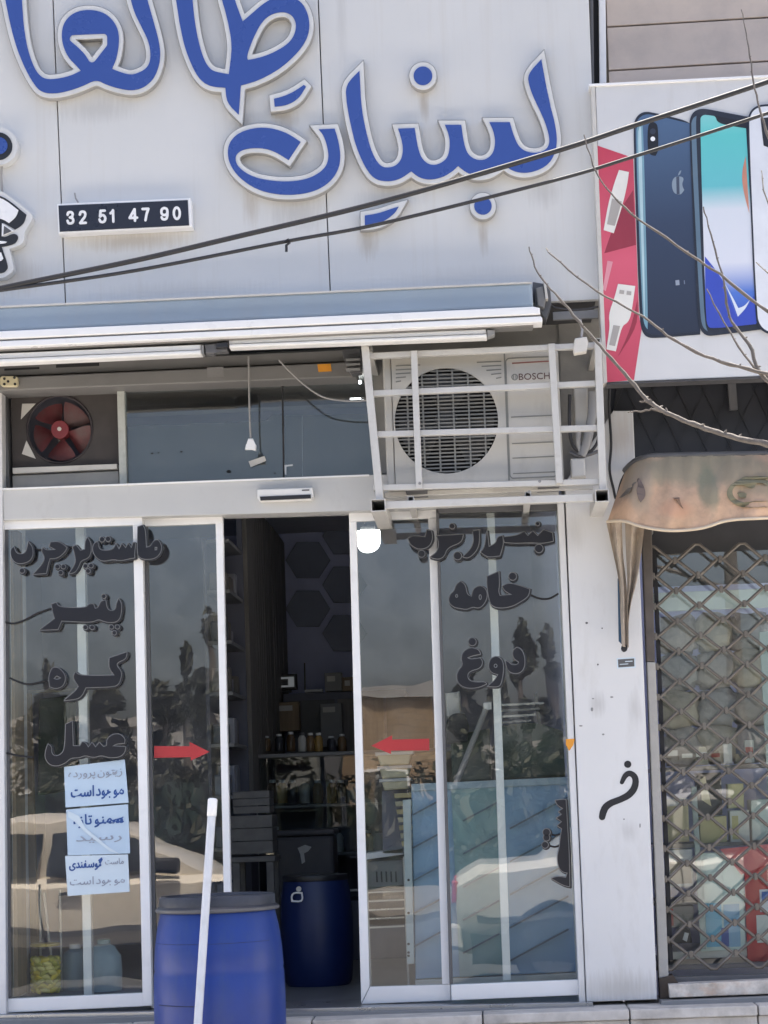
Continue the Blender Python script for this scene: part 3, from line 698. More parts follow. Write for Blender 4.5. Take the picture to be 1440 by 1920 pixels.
b = shape('letter', [disc_pts(-2, 274, 35, 36)], YB - 0.06, 0.059, M['rim'], K)
shape('letter_face', [disc_pts(-3, 274, 26, 30)], YB - 0.064, 0.004, M['black'], b)
shape('letter_inlay', [disc_pts(-2, 273, 16, 30)], YB - 0.067, 0.003, M['blue'], b)
tube('hanging_cord', [P(3, 306, YB-0.03), P(2, 330, YB-0.03), P(4, 362, YB-0.03)], 0.006, M['wire_grey'], K)
# phone number plate
npl = thing('number_sign', 'black number sign with white digits 32 51 47 90 in silver frame', 'sign', P(235, 437, YB))
nf = [(107, 382), (357, 371), (360, 425), (109, 438)]
prism('frame', nf, YB - 0.075, 0.074, M['alu'], npl, 0.003)
prism('face', [(109.5, 385.5), (352, 375), (354.5, 422.5), (112, 434.5)], YB - 0.078, 0.004, mat('black_sign_face', (0.016, 0.017, 0.028), 0.3, var=0.2), npl)
DIG = {'3': [[(.06,.78),(.17,.95),(.47,1.0),(.78,.95),(.88,.77),(.74,.58),(.42,.53)], [(.42,.53),(.8,.47),(.95,.26),(.8,.06),(.45,0),(.14,.06),(.03,.25)]],
       '2': [[(.06,.74),(.2,.95),(.5,1),(.82,.94),(.93,.73),(.8,.5),(.4,.24),(.08,0)], [(.08,0),(.97,0)]],
       '5': [[(.9,1),(.24,1)], [(.24,1),(.12,.50)], [(.12,.50),(.45,.62),(.8,.55),(.95,.32),(.8,.07),(.45,0),(.14,.07),(.03,.24)]],
       '1': [[(.12,.74),(.40,.84),(.60,1.0)], [(.62,1),(.62,0)]], '4': [[(.72,0),(.72,1)], [(.68,1),(.05,.26)], [(.05,.26),(.99,.26)]],
       '7': [[(.03,1),(.97,1)], [(.97,1),(.66,.55),(.45,0)]],
       '9': [[(.93,.68),(.85,.9),(.5,1),(.14,.9),(.04,.67),(.15,.46),(.5,.38),(.85,.48),(.93,.68)], [(.93,.68),(.91,.35),(.76,.08),(.45,0),(.16,.06),(.07,.2)]],
       '0': [[(.5+.44*math.sin(a_), .5+.5*math.cos(a_)) for a_ in [2*math.pi*q/16 for q in range(17)]]]}
for ch, xa, xb in (('3',124,142),('2',147,165),('5',184,202),('1',204,220),('4',240,261),('7',265,283),('9',300,319),('0',323,342)):
    base = 421.5 - (xa - 123)*0.043; r_ = 2.35; hh = 26.0 - 2*r_; ww = (xb - xa - 1.5) - 2*r_
    stk = [[(tuple(v)[0], tuple(v)[1], r_) for v in (spline([Vector((xa + r_ + u*ww - 0.03*v*hh, base - r_ - v*hh - u*ww*0.043)) for u, v in st], 4) if len(st) > 2 else [Vector((xa + r_ + u*ww - 0.03*v*hh, base - r_ - v*hh - u*ww*0.043)) for u, v in st])] for st in DIG[ch]]
    shape('digit', stroke_loops(stk, 0.5), YB - 0.081, 0.003, M['white_bright'], npl)
tube('wire_end', [P(147, 380, YB-0.03), P(142, 372, YB-0.035), P(140, 362, YB-0.03)], 0.004, M['wire_grey'], npl, n=6)
# rain streaks below the letters are part of the cladding material
# ================================================================ AWNING, TUBES
aw = thing('retractable_awning', 'closed awning with blue grey hood and white front rail across the shop', 'awning', P(500, 640, YB - 0.1))
prism('hood', [(-420, 595), (997, 530), (1000, 574), (-420, 640)], YB - 0.20, 0.198, M['steelblue'], aw, 0.012)
prism('hood_lip', [(-420, 592.5), (997, 528), (997, 531), (-420, 596)], YB - 0.205, 0.10, M['offwhite'], aw)
prism('front_rail', [(-420, 640), (1001, 574.5), (1012, 577), (1013, 589), (-420, 655)], YB - 0.27, 0.12, M['white_bright'], aw, 0.006)
prism('front_rail_groove', [(-420, 655.5), (1012, 589.5), (1013, 592), (-420, 658)], YB - 0.255, 0.10, M['grey'], aw)
prism('front_rail_foot', [(-420, 658.5), (1014, 592.5), (1017, 597), (1017, 604), (-420, 671)], YB - 0.265, 0.11, M['white_bright'], aw, 0.005)
prism('roller_fabric', [(-420, 671.5), (1000, 605), (1000, 611), (-420, 678)], YB - 0.22, 0.10, M['beam'], aw, 0.004)
prism('end_bracket', [(999, 528), (1022, 532), (1032, 545), (1034, 570), (1024, 600), (1003, 573)], YB - 0.10, 0.099, M['grey_dark'], aw, 0.004)
prism('bracket_arm', [(1005, 540), (1018, 536), (1024, 560), (1020, 578), (1008, 572)], YB - 0.14, 0.05, M['beam'], aw, 0.006)
prism('bracket_tab', [(1019, 526), (1023, 526), (1028, 560), (1023, 560)], YB - 0.15, 0.05, M['offwhite'], aw)
tube('loose_wire', [P(*q, YB-0.05) for q in ((1022, 566), (1040, 577), (1070, 582), (1100, 580), (1122, 575))], 0.005, M['cable'], aw)
prism('wall_plate', [(1036, 585), (1121, 580), (1122, 596), (1037, 600)], YB + 0.02, 0.02, M['grey'], shop, 0.002)
def batten(label, pts, cap):
    t = thing('tube_light_fitting', label, 'light fitting', P(*pts[3], -0.66), 'unlit tube fittings under the awning')
    (a, b, c, d) = pts
    m = lambda p, q, k: (p[0] + (q[0]-p[0])*k, p[1] + (q[1]-p[1])*k)
    prism('housing', [a, b, m(b, c, .52), m(a, d, .52)], -0.66, 0.06, M['white_bright'], t, 0.004)
    prism('diffuser', [m(a, d, .55), m(b, c, .55), c, d], -0.68, 0.07, M['white'], t, 0.008)
    prism('end_cap', cap, -0.67, 0.06, M['grey'], t, 0.003)
batten('long unlit white tube fitting under the awning, reaching the photo edge', [(-420, 681), (376, 646), (377, 664), (-420, 700)], [(377, 647), (381, 646.6), (382, 663), (378, 664)])
batten('unlit white tube fitting under the awning, ending above the caged condenser', [(429, 637), (911, 617), (913, 633), (430, 652)], [(913.5, 618), (927, 619), (928, 627), (914, 632)])
cn = thing('cable_connector', 'dark connector block between the two tube fittings under the awning', 'connector', P(402, 662, -0.62))
prism('body', [(383, 646), (424, 641), (426, 658), (402, 659), (400, 663), (385, 663)], -0.66, 0.07, M['grey_dark'], cn, 0.006)
prism('plug', [(404, 643), (426, 641), (428, 651), (405, 653)], -0.68, 0.03, M['black'], cn, 0.004)
# hanging socket on its flex, and flex running to the cage
hs = thing('hanging_socket', 'white lamp socket hanging on a thin flex before the transom', 'socket', P(468, 845, -0.22))
tube('flex', [P(*q, -0.22) for q in ((466, 668), (467, 720), (468, 780), (470, 822))], 0.0045, M['wire_grey'], hs)
prism('socket', [(465, 822), (474, 821.5), (475, 828), (480, 834), (479, 844), (470, 841.5), (459, 842), (461, 833), (465, 829)], -0.235, 0.035, M['white_bright'], hs, 0.004)
ft = prism('paper_scrap', [(466, 865), (496, 855), (499, 864), (470, 876)], -0.010, 0.003, M['offwhite'])
tag(ft, 'small pale paper tag stuck low on the transom glass', 'paper tag')
fx = tube('flex_cable', spline([P(*q, -0.28) for q in ((523, 675), (545, 698), (575, 725), (605, 744), (640, 751), (672, 752), (692, 750))], 4), 0.0042, M['wire_grey'])
tag(fx, 'thin pale flex sagging from the shutter housing to the cage', 'cable')
br = thing('shutter_motor', 'dark grey motor bracket at the end of the shutter rail', 'bracket', P(664, 700, -0.25))
prism('plate', [(640, 655), (676, 652), (678, 698), (660, 702), (650, 690)], -0.24, 0.07, M['grey_dark'], br, 0.004)
for k in range(3): prism('fin', [(648, 672+9*k), (675, 671+9*k), (675, 675+9*k), (649, 676.5+9*k)], -0.27, 0.04, M['grey'], br, 0.002)

# ================================================================ CONDENSER AND CAGE
YC = -0.46
ac = thing('air_conditioner', 'beige outdoor condenser unit with round fan grille inside the white cage', 'air conditioner', P(890, 905, YC))
rim_pts = [(733, 668), (1046, 655), (1056, 898), (742, 909)]
loops = [rim_pts, disc_pts(837, 789, 97, 48, 99)]
shape('front_panel', loops, YC, 0.012, M['ac'], ac)
x0, x1 = P(729, 780, YC).x, P(1052, 780, YC).x; z0, z1 = P(890, 904, YC).z, P(890, 661, YC).z
bm = bmesh.new()
add_box(bm, x0 - 0.02, x1, YC + 0.30, YC + 0.31, z0, z1); add_box(bm, x0 - 0.02, x0 - 0.012, YC + 0.013, YC + 0.299, z0, z1)
add_box(bm, x1 - 0.008, x1, YC + 0.013, YC + 0.299, z0, z1); add_box(bm, x0 - 0.011, x1 - 0.009, YC + 0.013, YC + 0.299, z1 - 0.008, z1); add_box(bm, x0 - 0.011, x1 - 0.009, YC + 0.013, YC + 0.299, z0, z0 + 0.008)
fin(bm, 'casing', M['ac'], ac)
prism('corner_post', [(718, 668), (732, 667), (741, 909), (727, 910)], YC + 0.002, 0.03, M['ac'], ac, 0.006)
prism('fan_well', disc_pts(837, 789, 97, 40, 99), YC + 0.10, 0.01, M['black_matt'], ac)
for k in range(3):
    a = math.radians(30 + 120*k); bm = bmesh.new(); rows = []
    for i in range(6):
        r = 18 + 72*i/5; w = math.radians(34); row = []
        for j in range(6):
            u = j/5 - 0.5; t = a + u*2*w; v = P(837 + r*math.cos(t), 789 + r*math.sin(t), YC + 0.05); v.y += 0.05*u; row.append(v)
        rows.append(row)
    for off in (0, 0.003):
        vv = [[bm.verts.new(v + Vector((0, off, 0))) for v in row] for row in rows]
        for i in range(5):
            for j in range(5): bm.faces.new((vv[i][j], vv[i+1][j], vv[i+1][j+1], vv[i][j+1]))
    fin(bm, 'fan_blade', M['grey_dark'], ac, smooth=True)
prism('fan_hub', disc_pts(837, 789, 22, 20), YC + 0.04, 0.05, M['grey_dark'], ac, 0.004)
for k in range(28):
    y = 789 - 94 + k*7.0; h = math.sqrt(max(0, 97**2 - ((y-789)*0.98)**2))
    if h > 12: bar('slat', (837 - h, y + h*0.042), (837 + h, y - h*0.042), 2.6, YC + 0.006, 0.012, M['ac_grille'], ac)
for dx in (-72, -43, -14, 14, 43, 72):
    h = math.sqrt(97**2 - dx*dx); bar('grille_rib', (837 + dx - h*0.036, 789 - h), (837 + dx + h*0.036, 789 + h), 3.2, YC + 0.001, 0.016, M['ac_grille'], ac)
for k in range(5):     # louvre lines above the fan ring corners
    y = 682 + k*7.5
    bar('louvre', (742, y + 4), (742 + 46 - k*9, y + 2.2), 2.2, YC - 0.002, 0.004, M['ac_grille'], ac)
    bar('louvre', (940, y - 4.5), (940 - 46 + k*9, y - 2.6), 2.2, YC - 0.002, 0.004, M['ac_grille'], ac)
prism('panel_groove', [(944, 659.5), (947, 659.4), (956, 901), (953, 901)], YC - 0.001, 0.003, M['ac_grille'], ac)
def outline(name, pts, w, yf, th, m, parent):
    c = smooth_loop(pts, 1); shape(name, [c, grow([c], -w, 0.8)[0]], yf, th, m, parent)
rr = [(a + (b-780)*0.036, b - (a-997)*0.044) for a, b in round_rect(951, 669, 1042, 896, 8)]
outline('service_panel_edge', rr, 2.0, YC - 0.004, 0.005, M['ac_grille'], ac)
for y in (722, 780, 830, 857, 886): bar('embossed_line', (956 + (y-722)*.036, y + 2), (1036 + (y-722)*.036, y - 1.6), 1.8, YC - 0.003, 0.004, M['ac_grille'], ac)
for k, l in enumerate([text_loops('BOSCH', 973, 1031, 712.5, 0.040, 0.035, 12)]):
    shape('brand_lettering', l, YC - 0.003, 0.003, mat('faded_red_brown_print', (0.13, 0.075, 0.07), 0.6), ac)
outline('brand_emblem', disc_pts(965, 707, 6.2, 18), 1.3, YC - 0.003, 0.003, M['ac_grille'], ac)
bar('brand_emblem_bar', (962.5, 703), (962.8, 711), 1.2, YC - 0.003, 0.003, M['ac_grille'], ac); bar('brand_emblem_bar', (967.2, 703), (967.5, 711), 1.2, YC - 0.003, 0.003, M['ac_grille'], ac)
bar('warning_line', (960, 681), (1030, 677), 2.2, YC - 0.003, 0.003, mat('faded_red_line', (0.30, 0.12, 0.10), 0.6), ac)
prism('valve_cover', [(1076, 728), (1102, 727), (1103, 800), (1078, 802)], YC + 0.06, 0.10, M['ac'], ac, 0.008)
prism('valve_block', [(1070, 860), (1096, 858), (1099, 893), (1072, 895)], YC + 0.02, 0.10, M['offwhite'], ac, 0.008)
for pts, r, m in (([(1112, 735), (1110, 780), (1100, 830), (1090, 855)], 0.022, 'grey'), ([(1068, 740), (1068, 800), (1074, 835), (1092, 850)], 0.008, 'cable'), ([(1098, 850), (1112, 842), (1122, 822), (1124, 780)], 0.007, 'cable'), ([(1086, 800), (1084, 830), (1090, 850)], 0.012, 'wire_grey'), ([(1068, 848), (1090, 856), (1122, 846)], 0.008, 'grey_dark')):
    tube('pipe', spline([P(*q, YC + 0.03) for q in pts], 4), r, M[m], ac)
for x in (760, 1010): prism('foot', [(x, 909 - (x-760)*.044), (x+40, 907 - (x-760)*.044), (x+40, 917 - (x-760)*.044), (x, 919 - (x-760)*.044)], YC + 0.02, 0.27, M['grey_dark'], ac)
YG = -0.60
cg = thing('security_cage', 'white welded steel cage around the condenser, fixed above the window', 'cage', P(900, 950, YG))
def cbar(p0, p1, w=11.5, y=YG, n='cage_bar'): return bar(n, p0, p1, w, y, 0.028, M['cage'], cg, 0.003)
V = [((684, 645), (712, 936), 14.5), ((776, 657), (786, 916), 12), ((1034, 644), (1049, 906), 12.5), ((1121, 641), (1131, 920), 13.5)]
for a, b, w in V: cbar(a, b, w, YG, 'upright')
for a, b in (((688, 667), (1118, 647)), ((695, 737.5), (1126, 718)), ((703, 814), (1128, 801.5)), ((700, 914.5), (1134, 902.5))): cbar(a, b, 11, YG + 0.030, 'crossbar')
for (a, b) in (((692, 650), (692, 667)), ((1118, 640), (1118, 650))): pass
# base tubes and arms back to the wall
cbar((722, 947), (1112, 932.5), 14, YG + 0.02, 'base_rail')
def arm(px, py, w=24, h=20, y0=YG - 0.02, y1=0.03, n='wall_arm'):
    c = P(px, py, y0); s = (10 + y0) / 4000
    bm = bmesh.new(); a, b = w*s/2, h*s/2
    o = [(-a, -b), (a, -b), (a, b), (-a, b)]; t = 0.004
    i_ = [(-a+t, -b+t), (a-t, -b+t), (a-t, b-t), (-a+t, b-t)]
    rings = [[bm.verts.new((c.x+p[0], yy, c.z+p[1])) for p in pr] for pr, yy in ((o, y1), (o, y0), (i_, y0), (i_, y1))]
    for r, q in zip(rings, rings[1:]):
        for k in range(4): bm.faces.new((r[k], r[(k+1)%4], q[(k+1)%4], q[k]))
    fin(bm, n, M['cage'], cg)
arm(709, 947, 28, 24); arm(1129, 929, 26, 24)
arm(690, 650, 13, 13, YG + 0.03); arm(1120, 640, 13, 13, YG + 0.03); 
arm(706, 905, 12, 12, YG + 0.06)
cbar((722, 927), (1112, 912), 9, YG + 0.32, 'base_rail')
for x in (770, 990): arm(x, 936 - (x-770)*.04, 12, 12, YG + 0.05)
for (x, y) in ((787, 914), (992, 930), (1012, 910)): prism('bolt', disc_pts(x, y - 8, 3, 6), YG - 0.004, 0.01, M['grey'], cg)
jx = thing('junction_box', 'small white junction box at the cage corner beside the billboard', 'junction box', P(1088, 664, -0.66))
prism('box_body', [(1078, 634), (1100, 631), (1103, 640), (1100, 659), (1077, 663), (1075, 655)], -0.66, 0.05, M['offwhite'], jx, 0.006)
tube('lead', [P(1090, 633, -0.62), P(1092, 618, -0.6), P(1088, 600, -0.52)], 0.006, M['wire_grey'], jx)
dcab = tube('drain_hose', spline([P(*q, -0.14) for q in ((1145, 700), (1142, 760), (1146, 830), (1143, 880), (1150, 915), (1156, 935), (1166, 900), (1186, 868))], 5), 0.006, M['cable'])
tag(dcab, 'black drain hose looping down the pillar beside the cage', 'hose')

# ================================================================ OVERHEAD CABLES
def cable(label, pts, r, tie=None):
    t = thing('overhead_cable', label, 'cable', P(*pts[0], -1.3), 'black overhead cables crossing the sign')
    tube('cable', spline([P(*q, -1.3) for q in pts], 8), r, M['cable'], t, n=10)
    if tie: tube('cable_tie', [P(*q, -1.31) for q in tie], 0.006, M['black'], t, n=6)
cable('thicker upper black cable crossing the blue sign diagonally', [(-420, 634), (-150, 574), (0, 540.5), (250, 489), (430, 447), (720, 377), (1040, 284), (1190, 235), (1440, 153), (1800, 30)], 0.0115)
cable('thinner lower black cable with a loose tie, crossing the sign', [(-420, 600), (-150, 566), (0, 544.5), (250, 508), (540, 452), (720, 418), (1040, 338), (1190, 293), (1440, 212), (1800, 90)], 0.0080, [(532, 454), (541, 449), (543, 455), (537, 460), (537, 472)])

# ================================================================ LETTERS ON THE GLASS
YL = -0.052
def glass_word(label, pieces, dots=(), wires=(), yl=YL, rim=1.4, body=2.7):
    allp = [p for pc in pieces for p in pc[0]]
    cx = sum(p[0] for p in allp)/len(allp); my = max(p[1] for p in allp)
    t = thing('glass_lettering', label, 'lettering', P(cx, my, yl), 'raised smoked letters on the shop glass')
    pcs = [[smooth_loop(l, 2) for l in pc] for pc in pieces] + [[disc_pts(a, b, r, 14)] for a, b, r in dots]
    for pc in pcs:
        bd = [(x + 1.9, y + 1.3) for x, y in pc[0]]  # black body shifted right and down to double as a drop shadow
        b = shape('letter', grow([bd] + [[(x+1.9, y+1.3) for x, y in h] for h in pc[1:]], body, 1.0), yl - 0.022, 0.0215, M['black'], t)
        shape('letter_outline', grow(pc, rim, 0.7), yl - 0.025, 0.003, M['letter_rim'], b)
        shape('letter_face', pc, yl - 0.0275, 0.0025, M['letter'], b)
    for w in wires: tube('lead_wire', spline([P(*q, yl - 0.006) for q in w], 4), 0.0045, M['black_matt'], t, n=6)
    return t
z3 = lambda l: Z(l, 0, 960, 4)
ma = [z3([(1190,212),(1212,260),(1200,310),(1160,348),(1090,355),(1042,340),(1030,300),(1035,112),(1070,100),(1088,130),(1095,268),(1130,258),(1150,222),(1170,210)]), z3([(1160,262),(1180,262),(1178,286),(1160,288)])]
sat = [z3([(1005,320),(1014,235),(1000,230),(985,272),(962,238),(942,272),(915,238),(893,282),(870,240),(850,284),(780,292),(742,280),(730,222),(702,240),(695,290),(720,340),(770,370),(850,352),(900,364),(970,348),(1008,342)])]
por = [z3([(655,192),(680,230),(682,300),(662,345),(605,362),(590,405),(562,452),(520,460),(572,385),(562,312),(545,262),(570,250),(602,290),(638,282),(640,222)])]
char = [z3([(500,268),(482,302),(430,345),(372,348),(356,400),(345,458),(252,465),(320,392),(340,342),(312,292),(322,270),(352,290),(420,282),(372,258),(380,228),(430,222),(470,240)])]
be = [z3([(212,225),(242,262),(246,330),(212,374),(132,390),(86,350),(80,282),(102,262),(116,300),(142,320),(190,310),(205,270)])]
d3 = lambda l: [(x/4, 960 + y/4, r/4) for x, y, r in l]
glass_word('smoked raised words across the top of the jar window and door leaf', [ma, sat, por, char, be], d3([(765,205,17),(810,202,17),(640,405,15),(682,402,15),(660,442,15),(430,410,15),(475,410,15),(455,455,15),(165,440,17)]), [[(62, 1030), (78, 1031), (90, 1030)], [(122, 1024), (134, 1026), (146, 1024)]], yl=-0.062)
panir = [z3([(890,652),(912,690),(905,780),(880,820),(830,828),(780,820),(740,802),(700,820),(650,825),(460,815),(432,880),(300,884),(370,832),(412,800),(395,745),(388,692),(420,682),(442,716),(640,722),(672,690),(700,692),(712,725),(738,720),(755,672),(790,662),(802,730),(840,745),(870,730),(874,690)])]
glass_word('smoked raised word with dots below, second row on the jar window', [panir], d3([(778,632,15),(640,865,15),(690,865,15),(835,862,14),(880,862,14),(857,906,14)]), [[(8, 1166), (24, 1169), (45, 1163), (70, 1150), (96, 1141)]])
kare = [z3([(950,1052),(944,1100),(882,1125),(872,1152),(905,1190),(910,1230),(890,1290),(850,1310),(642,1316),(602,1400),(482,1412),(566,1345),(590,1308),(547,1240),(566,1202),(602,1230),(860,1226),(818,1170),(822,1096)])]
he = [z3([(400,1165),(440,1170),(480,1210),(490,1255),(470,1305),(420,1325),(375,1310),(365,1250),(380,1190)]), z3([(425,1225),(460,1245),(432,1260),(400,1250)])]
glass_word('smoked raised word ending in a ring, third row on the jar window', [kare, he], (), [[(18, 1271), (36, 1279), (56, 1283), (88, 1276)]])
asal = [z3([(540,1572),(546,1755),(600,1756),(616,1726),(640,1730),(662,1766),(690,1730),(716,1766),(745,1730),(776,1762),(802,1752),(802,1702),(850,1666),(900,1666),(936,1700),(932,1732),(870,1737),(842,1756),(940,1762),(935,1800),(900,1836),(820,1842),(760,1822),(700,1842),(640,1822),(590,1842),(530,1842),(490,1880),(430,1905),(370,1894),(336,1840),(346,1780),(360,1742),(386,1762),(382,1802),(402,1830),(440,1830),(476,1800),(488,1750),(494,1592)])]
glass_word('smoked raised word just above the pale blue notices', [asal], (), [[(12, 1412), (35, 1417), (62, 1420)]])
z2 = lambda l: Z(l, 740, 950, 4.364)
d2 = lambda l: [(740 + x/4.364, 950 + y/4.364, r/4.364) for x, y, r in l]
kha = [z2([(850,532),(856,640),(846,690),(860,730),(962,720),(902,690),(882,652),(930,626),(1000,640),(1060,660),(1104,676),(1094,730),(1040,770),(960,815),(860,830),(792,810),(772,750),(756,640),(758,572)])]
meh = [z2([(540,612),(578,640),(590,720),(630,736),(642,680),(680,650),(720,652),(754,690),(754,750),(720,810),(680,830),(640,815),(590,840),(540,830),(480,820),(442,780),(452,720),(490,690),(502,640)]), z2(disc_pts(700, 740, 13, 10, 24)), z2(disc_pts(507, 730, 12, 10, 16))]
glass_word('smoked raised word, second row on the window beside the pillar', [kha, meh], d2([(965,570,30)]), [[(994, 1115), (1012, 1122), (1030, 1122), (1047, 1113)]])
ghe = [z2([(560,1190),(620,1152),(688,1170),(700,1206),(640,1216),(592,1236),(620,1252),(700,1240),(720,1270),(700,1320),(622,1340),(592,1370),(602,1420),(660,1440),(738,1434),(750,1450),(680,1480),(600,1485),(532,1460),(506,1400),(522,1340),(562,1300),(546,1240)])]
vav = [z2([(770,1290),(790,1240),(840,1222),(884,1260),(890,1340),(872,1440),(850,1474),(762,1470),(822,1420),(848,1372),(800,1360),(776,1332)]), z2(disc_pts(826, 1302, 16, 10, 18))]
dal = [z2([(1000,1152),(1040,1170),(1065,1240),(1060,1320),(1020,1364),(950,1360),(916,1320),(910,1262),(930,1270),(960,1300),(1010,1292),(1018,1270),(972,1240),(966,1182)])]
glass_word('smoked raised word, third row on the window beside the pillar', [ghe, vav, dal], d2([(635,1105,30)]))
b2 = [z2([(150,238),(250,250),(265,190),(300,200),(310,262),(280,328),(200,350),(130,312),(112,262)])]
c2 = [z2([(345,240),(560,228),(545,292),(430,332),(402,410),(350,430),(292,412),(350,372),(366,300)])]
p2 = [z2([(640,202),(690,190),(692,300),(662,370),(602,420),(560,410),(622,352),(652,280)])]
r2 = [z2([(755,200),(770,330),(830,300),(842,250),(880,240),(890,300),(860,400),(762,412),(706,372),(740,330)])]
sh = [z2([(890,250),(1000,238),(1060,205),(1090,240),(1130,200),(1170,240),(1220,190),(1290,215),(1296,280),(1220,298),(1100,292),(1000,298),(900,290)])]
glass_word('smoked raised words at the top of the window, just under the cage', [b2, c2, p2, r2, sh], d2([(220,385,26),(515,402,30),(1180,342,32),(470,160,20),(1170,140,14)]), yl=-0.062)
z4 = lambda l: Z(l, 980, 1440, 7.385)
bas = [z4([(455,450),(560,436),(596,440),(612,700),(640,1200),(648,1640),(560,1622),(402,1530),(480,1502),(600,1520),(622,1450),(560,1440),(500,1380),(480,1232),(512,1100),(525,960),(545,840),(482,800),(545,742),(470,692),(545,642),(500,602),(562,560),(480,512)])]
glass_word('smoked raised word standing on end against the pillar edge', [bas], [(980 + x/7.385, 1440 + y/7.385, r/7.385) for x, y, r in ((330,890,48),(310,1065,42),(330,965,42))], [[(1032, 1564), (1042, 1566), (1052, 1563)], [(1028, 1585), (1040, 1588), (1050, 1585)]])

